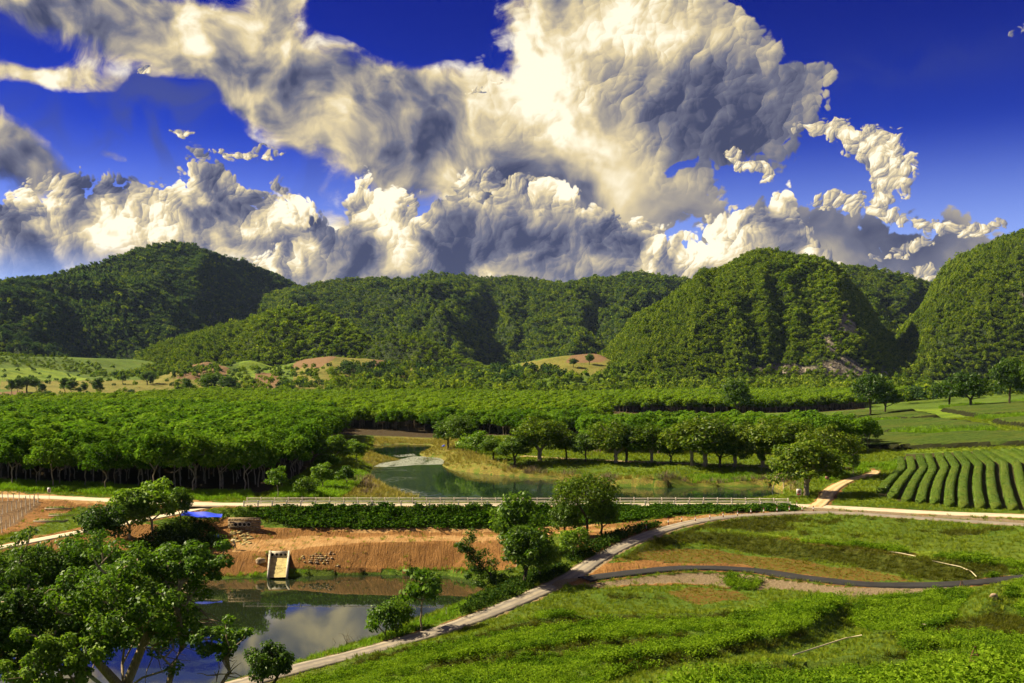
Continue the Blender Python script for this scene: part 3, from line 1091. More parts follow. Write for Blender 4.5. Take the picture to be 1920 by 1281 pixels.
TRACK = [(1530, 951, 6.45), (1545, 938, 6.5), (1560, 918, 6.7), (1592, 901, 6.8), (1635, 889, 6.9), (1638, 883, 7.0), (1605, 880.5, 7.1), (1560, 880, 7.1), (1490, 879, 7.15), (1370, 873, 7.15), (1250, 868.5, 7.15), (1100, 862, 7.15), (980, 855, 7.1)]
C_path, C_road, C_lane, C_black, C_track = (smooth_path(p) for p in (PATH, ROAD, LANE, BLACK, TRACK))
near = GY < 420


def flatten_to(C, half, soft_):
    """level the ground to the height of a road's centre line"""
    global GZ
    sel = near & (GX > C[:, 0].min() - 15) & (GX < C[:, 0].max() + 15) & (GY > C[:, 1].min() - 15) & (GY < C[:, 1].max() + 15)
    X, Y = GX[sel], GY[sel]
    best = np.full(X.shape, 1e9)
    zb = np.zeros(X.shape)
    for p in C:
        d = np.hypot(X - p[0], Y - p[1])
        m = d < best
        best[m] = d[m]
        zb[m] = p[2]
    wgt = np.clip((half + soft_ - best) / soft_, 0, 1)
    wgt = wgt * wgt * (3 - 2 * wgt)
    GZ[sel] = GZ[sel] * (1 - wgt) + (zb - 0.05) * wgt


D_path, D_road, D_lane, D_black, D_track = (np.where(near, dist_path(GX, GY, c[::3]), 1e9) for c in (C_path, C_road, C_lane, C_black, C_track))
D_roads = np.minimum.reduce([D_path, D_road, D_lane, D_track, D_black])
# earth banks that step the near slope (crest lines); the side towards the camera is the steep one
BANKS = [([(1225, 1016, 0), (1280, 1005, 0), (1400, 1012, 0), (1513, 1029, 0), (1613, 1036, 0), (1713, 1052, 0), (1780, 1059, 0), (1830, 1078, 0)], 0.55),
         ([(540, 1268, 0), (700, 1240, 0), (860, 1206, 0), (1000, 1178, 0), (1180, 1168, 0), (1330, 1166, 0), (1440, 1152, 0)], 0.95),
         ([(680, 1284, 0), (860, 1256, 0), (1040, 1230, 0), (1200, 1214, 0), (1330, 1196, 0), (1440, 1180, 0)], 1.0),
         ([(980, 1284, 0), (1160, 1260, 0), (1300, 1240, 0), (1420, 1216, 0), (1510, 1184, 0), (1560, 1150, 0), (1590, 1134, 0)], 0.9),
         ([(1380, 1278, 0), (1500, 1258, 0), (1620, 1244, 0), (1760, 1234, 0), (1940, 1238, 0)], 0.8),
         ([(1625, 1202, 0), (1700, 1194, 0), (1800, 1190, 0), (1900, 1186, 0)], 0.8), ([(1600, 1148, 0), (1700, 1140, 0), (1790, 1134, 0)], 0.55),
         ([(1805, 1182, 0), (1850, 1138, 0), (1885, 1100, 0)], 0.7), ([(1100, 1122, 0), (1250, 1122, 0), (1400, 1126, 0)], 0.45)]


def sheet_point(px, py):
    Ys = np.linspace(50, 180, 700)
    xs = (px - 960) / FPX * Ys
    r = np.clip(np.searchsorted(rowsY, Ys) - 1, 0, len(rowsY) - 2)
    c = np.clip(np.searchsorted(GU, xs / (Ys + 14.0)) - 1, 0, len(GU) - 2)
    hit = np.nonzero(CZ - (py - HY) / FPX * Ys <= GZ[r, c])[0]
    k = hit[0] if len(hit) else 0
    return xs[k], Ys[k]


for crest, hgt in BANKS:
    C_ = np.array([sheet_point(a, b) for a, b, _ in crest])
    t_ = np.linspace(0, len(C_) - 1, 60)
    C_ = np.stack([np.interp(t_, np.arange(len(C_)), C_[:, k]) for k in (0, 1)], 1)
    for _ in range(6):
        C_[1:-1] = (C_[:-2] + 2 * C_[1:-1] + C_[2:]) / 4
    sel = (GX > C_[:, 0].min() - 8) & (GX < C_[:, 0].max() + 8) & (GY > C_[:, 1].min() - 9) & (GY < C_[:, 1].max() + 9)
    xs_, ys_ = GX[sel], GY[sel]
    best = np.full(xs_.shape, 1e9)
    sg = np.zeros(xs_.shape)
    endf = np.ones(xs_.shape)
    for k in range(len(C_)):
        d_ = np.hypot(xs_ - C_[k, 0], ys_ - C_[k, 1])
        mm = d_ < best
        best[mm] = d_[mm]
        sg[mm] = np.sign(ys_ - C_[k, 1])[mm]
        endf[mm] = min(1.0, k / 8.0, (len(C_) - 1 - k) / 8.0)
    wv = 1 + 0.35 * fbm(xs_ / 5, ys_ / 5, oct=2)
    prof_ = np.where(sg < 0, np.exp(-(best / 1.15) ** 2), np.exp(-(best / 3.4) ** 2))
    GZ[sel] += hgt * wv * endf * prof_ * np.clip((D_path[sel] - 2.0) / 2.5, 0, 1)
# natural unevenness, kept off the roads and out of the ponds
rough_w = np.clip((D_roads - 2.2) / 3.0, 0, 1)
GZ += rough_w * np.where(GY < 700, 0.16 * fbm(GX / 6.0, GY / 6.0, oct=3) + 0.10 * fbm(GX / 1.6, GY / 1.6, oct=3), 3.0 * fbm(GX / 90.0, GY / 90.0, oct=4) * np.clip((GY - 700) / 500, 0, 1))
for C, h in ((C_road, 2.4), (C_path, 1.5), (C_lane, 1.7), (C_track, 1.4), (C_black, 1.6)):
    flatten_to(C, h, 2.2)


for poly_, lev_ in ((p1w, ZN), (p2w, ZF)):                 # pond beds
    m_ = in_poly(GX, GY, poly_) & near
    dd_ = dist_path(GX[m_], GY[m_], poly_ + [poly_[0]])
    GZ[m_] = np.minimum(GZ[m_], lev_ - 0.03 - np.clip(dd_ * 0.35, 0, 1.8))


def ground_z(x, y):
    """height of the ground sheet at (x, y), bilinear"""
    x, y = np.atleast_1d(np.asarray(x, float)), np.atleast_1d(np.asarray(y, float))
    r = np.clip(np.searchsorted(rowsY, y) - 1, 0, len(rowsY) - 2)
    fr = np.clip((y - rowsY[r]) / (rowsY[r + 1] - rowsY[r]), 0, 1)

    def at(row):
        wd = np.where(rowsY[row] < 0, 14.0 + 0.6 * np.abs(rowsY[row]), rowsY[row] + 14.0)
        u = x / wd
        c = np.clip(np.searchsorted(GU, u) - 1, 0, len(GU) - 2)
        fc = np.clip((u - GU[c]) / (GU[c + 1] - GU[c]), 0, 1)
        return GZ[row, c] * (1 - fc) + GZ[row, c + 1] * fc
    return at(r) * (1 - fr) + at(r + 1) * fr


def on_ground(px, py, z0=6.5):
    """the ground point seen at a place of the photograph (walks the sight line down to the sheet)"""
    Ys = np.geomspace(45, 2500, 1500)
    xs = (px - 960) / FPX * Ys
    zs = CZ - (py - HY) / FPX * Ys
    gz = ground_z(xs, Ys)
    hit = np.nonzero(zs <= gz)[0]
    if not len(hit):
        return WP(px, max(py, HY + 8), z0)
    k = hit[0]
    return (float(xs[k]), float(Ys[k]), float(gz[k]))


# channel of the lower culvert, cut into the earth slope
CUL = on_ground(523, 1036)
_k = CUL[1] / FPX
_t = np.clip((CUL[1] - GY) / 7.5, -0.1, 1.05)
_m = (np.abs(GX - CUL[0] - np.clip(_t, 0, 1) * 1.5) < 17 * _k + 0.25) & (GY < CUL[1] + 0.6) & (GY > CUL[1] - 7.8)
GZ[_m] = np.minimum(GZ[_m], (CUL[2] - 2.45 + 1.65 - np.clip(_t, 0, 1) * 2.0 - 0.25)[_m])

# ------------------------------------------------------------------ land cover (what grows or lies where)
PXG = 960 + FPX * GX / np.maximum(GY, 20)
PYG = HY + FPX * (CZ - GZ) / np.maximum(GY, 20)
jx = 9.0 * fbm(GX / 5.0, GY / 5.0, oct=3) * np.clip(160 / np.maximum(GY, 30), .35, 1.5)
jy = 5.0 * fbm(GX / 4.0 + 40, GY / 4.0, oct=3) * np.clip(160 / np.maximum(GY, 30), .35, 1.5)
QX, QY = PXG + jx, PYG + jy


def zone(poly):
    return in_poly(QX, QY, poly) & (GY > 30)


DIRT = np.zeros(GX.shape)
for poly in ([(330, 1050), (380, 1000), (360, 975), (430, 968), (480, 985), (560, 990), (640, 990), (760, 992), (900, 990), (1010, 990), (1160, 980), (1290, 968), (1400, 957), (1470, 957), (1430, 964), (1330, 973), (1240, 990), (1180, 1008), (1110, 1040), (1040, 1000), (960, 1070), (800, 1068), (560, 1068), (440, 1080), (300, 1080)],
             [(-80, 925), (0, 922), (240, 937), (400, 941), (400, 950), (250, 955), (150, 950), (60, 990), (-80, 1030)],
             [(60, 1005), (180, 985), (300, 985), (280, 1030), (100, 1040)],
             [(1130, 1060), (1160, 1052), (1290, 1055), (1400, 1059), (1420, 1066), (1280, 1066), (1150, 1080), (1090, 1088)],
             [(1075, 1097), (1150, 1090), (1280, 1074), (1400, 1078), (1500, 1092), (1620, 1103), (1720, 1103), (1830, 1096), (1760, 1108), (1640, 1119), (1570, 1117), (1500, 1110), (1400, 1102), (1280, 1100), (1140, 1103)],
             [(1520, 950), (1640, 958), (1760, 966), (1920, 975), (1920, 982), (1700, 968), (1560, 962), (1480, 958)],
             [(1500, 870), (1570, 858), (1590, 864), (1520, 876)]):
    DIRT = np.maximum(DIRT, zone(poly))
for D, h in ((D_path, 1.2), (D_road, 2.2), (D_lane, 1.8), (D_track, 1.2), (D_black, 1.2)):
    DIRT = np.maximum(DIRT, np.clip((h + 1.1 + 0.8 * fbm(GX / 2, GY / 2) - D) / 0.9, 0, 1) * (GY < 420))
# red rusty turf on the terraces
RUST = np.zeros(GX.shape)
for poly in ([(1140, 1050), (1200, 1030), (1290, 1026), (1400, 1040), (1510, 1054), (1610, 1068), (1720, 1090), (1600, 1092), (1500, 1078), (1400, 1062), (1280, 1058)],
             [(1450, 1005), (1600, 1022), (1720, 1036), (1720, 1046), (1600, 1034), (1460, 1014)], [(1250, 1108), (1330, 1104), (1380, 1108), (1400, 1126), (1300, 1134)]):
    RUST = np.maximum(RUST, zone(poly))
# dry straw-coloured growth along the water and on the far fields
DRY = np.zeros(GX.shape)
for poly in ([(640, 905), (700, 890), (800, 935), (640, 935)], [(690, 846), (760, 855), (760, 868), (700, 878), (670, 862)], [(700, 815), (860, 815), (850, 850), (790, 858), (700, 836)],
             [(800, 840), (860, 842), (1000, 885), (1140, 895), (1300, 898), (1480, 900), (1500, 925), (1430, 916), (1140, 914), (1000, 900), (830, 884)],
             [(0, 715), (330, 712), (330, 736), (150, 742), (0, 730)], [(290, 700), (350, 690), (520, 730), (300, 735)], [(540, 735), (560, 680), (640, 668), (760, 672), (800, 700), (640, 735)], [(950, 700), (980, 680), (1100, 660), (1150, 675), (1130, 705)]):
    DRY = np.maximum(DRY, zone(poly))
# ploughed brown fields on the foothills and the vine field
BROWN = np.zeros(GX.shape)
for poly in ([(330, 712), (350, 685), (385, 676), (430, 690), (420, 712)], [(-20, 738), (40, 732), (110, 752), (-20, 756)], [(545, 690), (560, 672), (640, 664), (600, 690)], [(690, 690), (700, 668), (790, 668), (760, 690)], [(1060, 680), (1080, 658), (1160, 652), (1130, 680)], [(470, 728), (480, 700), (520, 698), (530, 728)],
             [(-100, 940), (70, 938), (78, 945), (30, 985), (-60, 1010), (-120, 1010)], [(110, 740), (260, 738), (330, 735), (330, 742), (110, 748)]):
    BROWN = np.maximum(BROWN, zone(poly))
LUSH = np.zeros(GX.shape)
for poly in ([(-60, 690), (90, 690), (170, 712), (0, 724)], [(430, 715), (450, 680), (480, 672), (530, 690), (520, 712)], [(1660, 722), (1800, 716), (1920, 716), (1920, 732), (1660, 736)], [(1250, 1003), (1440, 1000), (1613, 1022), (1713, 1032), (1813, 1040), (1780, 1058), (1613, 1036), (1513, 1028), (1400, 1010), (1280, 1004)], [(1570, 850), (1560, 776), (1720, 768), (1920, 752), (2100, 745), (2100, 846)]):
    LUSH = np.maximum(LUSH, zone(poly))

# steep terrace faces carry long olive grass, the plantation floor fallen leaves darkened for canopy shade, road shoulders gravel
dZ = np.gradient(blur_rows(GZ, 3), axis=0) / np.maximum(np.gradient(GY, axis=0), .1)
STEEP = np.clip((dZ - np.where(PYG > 1105, .22, .145)) / 0.05, 0, 1) * (GY < 185) * (GY > 50) * ((PXG > 1130) | (PYG > 1140)) * (PXG > 540) * (PYG > 958) * (D_path > 2.5)
STEEP = np.maximum(STEEP, zone([(1795, 1182), (1850, 1150), (1920, 1160), (1960, 1200), (1880, 1205)]))
PALE = np.zeros(GX.shape)       # bright trodden ledge and chalky upper bank
for poly in ([(440, 1014), (560, 1008), (700, 1006), (860, 1006), (1000, 1002), (1100, 995), (1180, 988), (1300, 968), (1440, 958), (1440, 962), (1300, 974), (1200, 992), (1085, 1002), (900, 1014), (640, 1018), (540, 1032), (430, 1036)],
             [(640, 990), (1000, 989), (1150, 982), (1000, 997), (700, 1000), (620, 996)], [(-80, 925), (0, 922), (240, 937), (400, 941), (400, 950), (250, 947), (100, 940)]):
    PALE = np.maximum(PALE, zone(poly))
GRAVEL = np.zeros(GX.shape)
for poly in ([(1075, 1097), (1150, 1090), (1280, 1074), (1400, 1078), (1500, 1092), (1620, 1103), (1720, 1103), (1830, 1096), (1760, 1108), (1640, 1119), (1570, 1117), (1500, 1110), (1400, 1102), (1280, 1096), (1140, 1101)],
             [(1520, 950), (1640, 958), (1760, 966), (1920, 975), (1990, 985), (1920, 984), (1700, 970), (1560, 962), (1480, 958)]):
    GRAVEL = np.maximum(GRAVEL, zone(poly))
GRAVEL = np.maximum(GRAVEL, np.clip((2.2 - D_path) / .5, 0, 1))
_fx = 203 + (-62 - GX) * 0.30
SHADE_FLOOR = ((GX < -52 - 0.09 * np.maximum(GY - 240, 0)) & (GY > _fx - 1) & (GY < 640)).astype(float)
SHADE_FLOOR = np.maximum(SHADE_FLOOR, 0.85 * in_poly(PXG, PYG, [(1646, 928), (1690, 885), (1680, 853), (1990, 840), (1990, 958), (1800, 950), (1700, 944)]))  # dark soil between the tea hedges, deepened for the shade of the gaps
SHADE_FLOOR = np.maximum(SHADE_FLOOR, in_poly(GX, GY, [(22, 300), (112, 294), (112, 380), (30, 378)]))
SHADE_FLOOR = np.maximum(SHADE_FLOOR, (GY > 425) & (GX < 60) & (GX > -330) & (GY < 960))
SHADE_FLOOR = np.maximum(SHADE_FLOOR, (GY > 640) & (GX > 60) & (GX < 330) & (GY < 1000) & (PXG < 1620))
nr, nc = GX.shape
idx = np.arange(nr * nc).reshape(nr, nc)
quads = np.stack([idx[:-1, :-1], idx[:-1, 1:], idx[1:, 1:], idx[1:, :-1]], -1).reshape(-1, 4)


def zone_col(nb):
    def att(n):
        a = nb.node('ShaderNodeAttribute', attribute_name=n)
        return a.outputs['Fac']
    geo = nb.node('ShaderNodeNewGeometry').outputs['Position']
    n0 = nb.noise(geo, 0.35, 5, 0.6)
    n1 = nb.noise(geo, 2.2, 6, 0.65)
    n2 = nb.noise(geo, 0.05, 4, 0.55)
    n3 = nb.noise(geo, 6.0, 4, 0.7)
    grass = nb.mix(nb.ramp(n0, 0.35, 0.65), (0.048, 0.100, 0.008), (0.090, 0.150, 0.012))
    grass = nb.mix(nb.ramp(n1, 0.42, 0.70), grass, (0.130, 0.175, 0.020))
    grass = nb.mix(nb.math('MULTIPLY', nb.ramp(n2, 0.45, 0.62), 0.5), grass, (0.110, 0.140, 0.016))

    def edge(a, lo=0.35, hi=0.65):
        v = nb.math('ADD', a, nb.math('MULTIPLY', nb.math('SUBTRACT', n1, 0.5), 0.7))
        return nb.ramp(v, lo, hi)
    lush = nb.mix(nb.ramp(nb.math('ADD', nb.math('MULTIPLY', n1, .5), nb.math('MULTIPLY', n2, .5)), .38, .62), (0.085, 0.150, 0.010), (0.185, 0.245, 0.018))
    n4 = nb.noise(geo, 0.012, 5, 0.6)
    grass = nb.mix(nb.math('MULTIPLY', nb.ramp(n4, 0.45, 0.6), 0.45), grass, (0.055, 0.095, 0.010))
    col = nb.mix(edge(att('lush')), grass, lush)
    dry = nb.mix(nb.ramp(n1, 0.35, 0.65), (0.130, 0.098, 0.024), (0.240, 0.200, 0.040))
    dry = nb.mix(nb.ramp(n0, 0.42, 0.62), dry, (0.110, 0.135, 0.018))
    col = nb.mix(edge(att('dry')), col, dry)
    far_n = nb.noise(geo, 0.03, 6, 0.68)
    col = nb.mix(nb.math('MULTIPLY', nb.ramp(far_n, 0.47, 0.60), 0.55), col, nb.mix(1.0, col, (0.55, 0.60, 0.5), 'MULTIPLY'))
    rust = nb.mix(nb.ramp(n1, 0.40, 0.62), (0.150, 0.072, 0.016), (0.100, 0.125, 0.014))
    col = nb.mix(edge(att('rust')), col, rust)
    steep = nb.mix(nb.ramp(n1, 0.35, 0.68), (0.024, 0.034, 0.004), (0.074, 0.080, 0.010))
    col = nb.mix(nb.math('MULTIPLY', edge(att('steep')), 0.9), col, steep)
    col = nb.mix(att('shade_floor'), col, nb.mix(n1, (0.030, 0.022, 0.010), (0.070, 0.048, 0.022)))  # very dark brown, canopy and hedge-gap shade put into the floor colour
    brown = nb.mix(nb.ramp(n1, 0.3, 0.7), (0.12, 0.068, 0.030), (0.20, 0.125, 0.060))
    dirt = nb.mix(nb.ramp(n0, 0.3, 0.7), (0.165, 0.074, 0.020), (0.265, 0.130, 0.040))
    dirt = nb.mix(nb.ramp(n3, 0.45, 0.75), dirt, (0.33, 0.18, 0.060))
    dirt = nb.mix(nb.math('MULTIPLY', nb.ramp(n1, 0.56, 0.72), 0.75), dirt, (0.17, 0.082, 0.024))
    n5 = nb.noise(geo, 0.16, 4, 0.6)
    dirt = nb.mix(nb.math('MULTIPLY', nb.ramp(n5, 0.5, 0.66), 0.6), dirt, (0.15, 0.075, 0.022))
    dirt = nb.mix(nb.math('MULTIPLY', edge(att('pale')), 0.85), dirt, nb.mix(nb.ramp(n0, .3, .7), (0.33, 0.175, 0.058), (0.42, 0.26, 0.11)))
    gravel = nb.mix(nb.ramp(n3, 0.35, 0.65), (0.15, 0.108, 0.058), (0.28, 0.215, 0.13))
    dirt = nb.mix(nb.ramp(att('gravel'), 0.3, 0.7), dirt, gravel)
    col = nb.mix(edge(att('dirt'), 0.3, 0.6), col, dirt)
    col = nb.mix(edge(att('brown')), col, brown)
    mp = nb.node('ShaderNodeMapping')
    mp.inputs['Scale'].default_value = (1.0, 0.16, 0.16)
    mp.inputs['Rotation'].default_value = (0, 0, 0.35)
    nb.l.new(geo, mp.inputs[0])
    rill = nb.noise(mp.outputs[0], 1.3, 5, 0.65, 1.2)
    h = nb.math('ADD', nb.math('MULTIPLY', n1, 0.6), nb.math('MULTIPLY', n3, 0.4))
    h = nb.math('ADD', h, nb.math('MULTIPLY', nb.math('MULTIPLY', nb.math('MULTIPLY', rill, nb.math('SUBTRACT', 1.0, att('gravel'))), att('dirt')), 1.1))
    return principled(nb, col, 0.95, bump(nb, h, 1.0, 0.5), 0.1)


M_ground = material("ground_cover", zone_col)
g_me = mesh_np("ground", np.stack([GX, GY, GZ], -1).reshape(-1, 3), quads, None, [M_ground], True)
for nm, arr in (("dirt", DIRT), ("rust", RUST), ("dry", DRY), ("brown", BROWN), ("lush", LUSH), ("steep", STEEP), ("gravel", GRAVEL), ("shade_floor", SHADE_FLOOR), ("pale", PALE)):
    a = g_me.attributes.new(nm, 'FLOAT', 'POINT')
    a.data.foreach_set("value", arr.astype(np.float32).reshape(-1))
ground = add("ground", g_me)
tag(ground, kind='structure')


# ------------------------------------------------------------------ water
def water_mat(deep, rip=1.0, ior=1.9):
    def f(nb):
        geo = nb.node('ShaderNodeNewGeometry').outputs['Position']
        mp = nb.node('ShaderNodeMapping')
        mp.inputs['Scale'].default_value = (1.0, 0.35, 1.0)
        nb.l.new(geo, mp.inputs[0])
        n = nb.noise(mp.outputs[0], 1.1, 3, 0.5)
        patch = nb.ramp(nb.noise(geo, 0.06, 3, 0.5), 0.42, 0.66)
        p = nb.node('ShaderNodeBsdfPrincipled')
        nb.put(p.inputs['Base Color'], deep)
        p.inputs['Roughness'].default_value = 0.025
        p.inputs['IOR'].default_value = ior
        p.inputs['Specular IOR Level'].default_value = 1.0
        b = nb.node('ShaderNodeBump')
        b.inputs['Distance'].default_value = 0.02 * max(1.0, rip)
        nb.put(b.inputs['Strength'], nb.math('ADD', nb.math('MULTIPLY', patch, 0.10 * min(rip, 4)), 0.03 * min(rip, 4)))
        nb.put(b.inputs['Height'], n)
        nb.l.new(b.outputs[0], p.inputs['Normal'])
        return p.outputs[0]
    return f


def sheet(name, poly, z, mat):
    import bmesh
    bm = bmesh.new()
    bm.faces.new([bm.verts.new((x, y, z)) for x, y in poly])
    bmesh.ops.triangulate(bm, faces=bm.faces[:])
    me = bpy.data.meshes.new(name)
    bm.to_mesh(me)
    bm.free()
    me.materials.append(mat)
    if me.polygons[0].normal.z < 0:
        me.flip_normals()
    return add(name, me)


def grow(poly, cx, cy, k):
    P_ = np.array([(p[0], p[1]) for p in poly])
    t = np.roll(P_, -1, 0) - np.roll(P_, 1, 0)
    n = np.stack([t[:, 1], -t[:, 0]], 1)
    n /= np.linalg.norm(n, axis=1, keepdims=True) + 1e-9
    area = 0.5 * np.sum(P_[:, 0] * np.roll(P_[:, 1], -1) - np.roll(P_[:, 0], -1) * P_[:, 1])
    return P_ + n * k * (1 if area > 0 else -1)


M_water = material("pond_water", water_mat((0.012, 0.018, 0.008), 0.6))
M_water2 = material("pond_water_far", water_mat((0.010, 0.024, 0.012), 7.0))
w1 = sheet("pond_water", grow(p1w, 0, 0, 1.5), ZN, M_water)
tag(w1, kind='structure')
w2 = sheet("pond_water", grow(p2w, 0, 0, 2.0), ZF, M_water2)
tag(w2, kind='structure')

# ------------------------------------------------------------------ hills and the forest on them
def hill_mat(nb):
    geo = nb.node('ShaderNodeNewGeometry').outputs['Position']
    n = nb.noise(geo, 0.03, 6, 0.6)
    n2 = nb.noise(geo, 0.22, 6, 0.65)
    mp = nb.node('ShaderNodeMapping')
    mp.inputs['Scale'].default_value = (1, 1, 0.22)
    nb.l.new(geo, mp.inputs[0])
    n3 = nb.noise(mp.outputs[0], 0.12, 5, 0.65)
    col = nb.mix(nb.ramp(n2, 0.35, 0.65), (0.012, 0.026, 0.006), (0.045, 0.065, 0.014))
    rk = nb.node('ShaderNodeAttribute', attribute_name='rock').outputs['Fac']
    rock = nb.mix(nb.ramp(n3, 0.38, 0.60), (0.085, 0.070, 0.055), (0.30, 0.255, 0.19))
    rock = nb.mix(nb.ramp(n, 0.45, 0.65), rock, (0.12, 0.10, 0.10))
    col = nb.mix(nb.ramp(rk, 0.3, 0.6), col, rock)
    return principled(nb, col, 0.95, bump(nb, nb.math('ADD', n2, nb.math('MULTIPLY', n3, 2.0)), 1.0, 5.0), 0.1)


M_hill = material("hill_ground", hill_mat)


def hill(ridge, Yr, Yb, zb, shape, spur, spur_len, seed, nu=240, nt=70, back=0.5, slant=0.0, rock=None, tilt=0.0, depth=None):
    """a hill whose crest follows the given skyline at distance Yr and whose foot lies at distance Yb"""
    rp = np.array(ridge, float)
    u = np.linspace(rp[0, 0], rp[-1, 0], nu)
    py = np.interp(u, rp[:, 0], rp[:, 1])
    k = np.array([1, 2, 3, 2, 1.0])
    py = np.convolve(np.pad(py, 2, 'edge'), k / k.sum(), 'valid')
    Yr_u = Yr + tilt * (u - u.mean())
    t = np.concatenate([np.linspace(0, 1, nt), 1 + np.linspace(0, back, 18)[1:]])
    U_, T_ = np.meshgrid(u, t, indexing='ij')
    Yb_u = np.full(nu, float(Yb)) if depth is None else Yr_u - depth
    Yy = Yb_u[:, None] + (Yr_u - Yb_u)[:, None] * T_
    zr = CZ + (HY - py) / FPX * Yr_u - 5.0
    Tc = np.minimum(T_, 1)
    if shape == 'dome':
        S = np.sin(np.pi / 2 * Tc) ** 0.85
    elif shape == 'ridge':
        S = np.sin(np.pi / 2 * Tc) ** 1.05
    else:
        S = 0.75 * Tc + 0.25 * Tc * Tc
    S = S * np.where(T_ > 1, np.cos(np.clip((T_ - 1) / back, 0, 1) * np.pi / 2) * 0.6 + 0.4, 1)
    Z = zb + (zr[:, None] - zb) * S
    X = (U_ - 960) / FPX * Yy
    # spurs and gullies run down from the crest
    wob = fbm(X / 300 + seed * 3.1, Yy / 300, oct=3)
    s_ = (U_ + slant * (1 - T_)) / spur_len + 0.55 * wob + seed * 5.3
    r1_ = 1 - np.abs(vnoise(s_ * 1.6, 0.9 * T_ + seed)) * 2.0
    r2_ = 1 - np.abs(vnoise(s_ * 3.9 + 11, 2.2 * T_ + seed * 2 + wob)) * 2.0
    rid = 0.62 + 0.42 * r1_ + 0.16 * r2_
    rid = rid - rid.mean() + 0.62
    bell = np.sin(np.pi * np.clip(Tc, 0, 1)) ** 0.8
    Z += spur * (rid - 0.62) * bell * np.clip((zr[:, None] - zb) / 150, 0.1, 1.2)
    Z += (0.22 * spur + 7) * fbm(X / 80 + seed, Yy / 80, Z / 80, oct=4) * bell
    me_v = np.stack([X, Yy, Z], -1)
    n0, n1 = U_.shape
    ii = np.arange(n0 * n1).reshape(n0, n1)
    q = np.stack([ii[:-1, :-1], ii[1:, :-1], ii[1:, 1:], ii[:-1, 1:]], -1).reshape(-1, 4)
    me = mesh_np("hill", me_v.reshape(-1, 3), q, None, [M_hill], True)
    PX = 960 + FPX * X / Yy
    PY = HY + FPX * (CZ - Z) / Yy
    rk = np.zeros(U_.shape)
    if rock is not None:
        for (x, y, rx, ry, amp) in rock:
            jx_ = 14 * fbm(X / 20, Z / 20, oct=3)
            rk = np.maximum(rk, amp * np.exp(-(((PX + jx_ - x) / rx) ** 2 + ((PY - y) / ry) ** 2)) + 0.25 * fbm(X / 14, Z / 14, oct=3))
        rk = np.clip(rk, 0, 1)
    a = me.attributes.new("rock", 'FLOAT', 'POINT')
    a.data.foreach_set("value", rk.astype(np.float32).reshape(-1))
    o = add("hill", me)
    tag(o, kind='structure')
    return o, X, Yy, Z, rk


def sample_grid(X, Y, Z, n, rs, wgt=None, tmax=None):
    """random points on a grid surface, by area"""
    A = np.stack([X, Y, Z], -1)
    a, b, c = A[:-1, :-1], A[1:, :-1], A[:-1, 1:]
    ar = np.linalg.norm(np.cross(b - a, c - a), axis=-1)
    if wgt is not None:
        ar = ar * wgt[:-1, :-1]
    ar = ar.reshape(-1)
    k = rs.choice(len(ar), n, p=ar / ar.sum())
    i, j = np.unravel_index(k, (X.shape[0] - 1, X.shape[1] - 1))
    f, g = rs.rand(n)[:, None], rs.rand(n)[:, None]
    p = A[i, j] * (1 - f) * (1 - g) + A[i + 1, j] * f * (1 - g) + A[i, j + 1] * (1 - f) * g + A[i + 1, j + 1] * f * g
    return p, i, j


CAN = [proto("canopy_%d" % i, canopy_mesh("canopy_%d" % i, 50 + i, [7, 9, 6, 8, 5][i], [17, 15, 18, 15, 22][i], 1.9, [M_leaf_forest, M_leaf_forest, M_leaf_forest, M_leaf_lime, M_leaf_far][i], [4.6, 5.2, 4.0, 3.6, 4.8][i], [3.6, 3.2, 4.4, 4.6, 3.8][i], [8, 8, 10, 10, 8.5][i])) for i in range(5)]


def forest(H, n, label, seed, size=1.0, lime=0.12, far=0.0, bare=True):
    o, X, Y, Z, rk = H
    rs = np.random.RandomState(seed)
    wg = np.ones(X.shape)
    back_cols = np.arange(X.shape[1]) > 74
    wg[:, back_cols] = 0.0
    if bare:
        wg *= np.clip(1.25 - 1.7 * rk, 0.14, 1)
    p, i, j = sample_grid(X, Y, Z, n, rs, wg)
    ln = fbm(p[:, 0] / 120 + seed, p[:, 1] / 120, p[:, 2] / 120, oct=3)
    r = rs.rand(n)
    pick = rs.randint(0, 3, n)
    pick = np.where(r < lime + 0.25 * np.clip(ln, 0, 1), 3, pick)
    pick = np.where(rs.rand(n) < far, 4, pick)
    sc = size * 0.74 * np.clip(rs.lognormal(-0.10, 0.28, n), 0.4, 1.8) * (1 + 0.3 * ln)
    sc = np.where(rs.rand(n) < 0.03, sc * 1.5, sc)
    s3 = np.stack([sc, sc, sc * rs.uniform(0.85, 1.3, n)], 1)
    p[:, 2] -= 1.0 * sc
    return scatter("forest", p, CAN, s3, None, pick, label=label, cat='forest', seed=seed)


H1 = hill([(-420, 600), (-250, 565), (-100, 545), (0, 525), (60, 521), (130, 505), (200, 488), (250, 470), (290, 456), (330, 453), (370, 460), (410, 476), (460, 489), (500, 507), (540, 524), (575, 542), (620, 575), (680, 630), (720, 690)], 2600, 1500, 35, 'cone', 110, 200, 1, 260, 76, slant=-260, tilt=1.35, depth=780)
forest(H1, 38000, "dark blue green forest over the tall left mountain", 1, 1.25, 0.02, 0.85)
H2 = hill([(440, 600), (500, 555), (560, 537), (600, 529), (640, 523), (700, 521), (760, 524), (820, 512), (860, 512), (900, 519), (950, 519), (1000, 523), (1060, 533), (1100, 525), (1150, 521), (1190, 513), (1230, 515), (1290, 523), (1350, 540), (1420, 570), (1500, 640)], 2900, 1650, 30, 'cone', 150, 210, 2, 260, 76, slant=70, depth=980)
forest(H2, 36000, "even green forest over the long middle ridge", 2, 1.3, 0.08, 0.35)
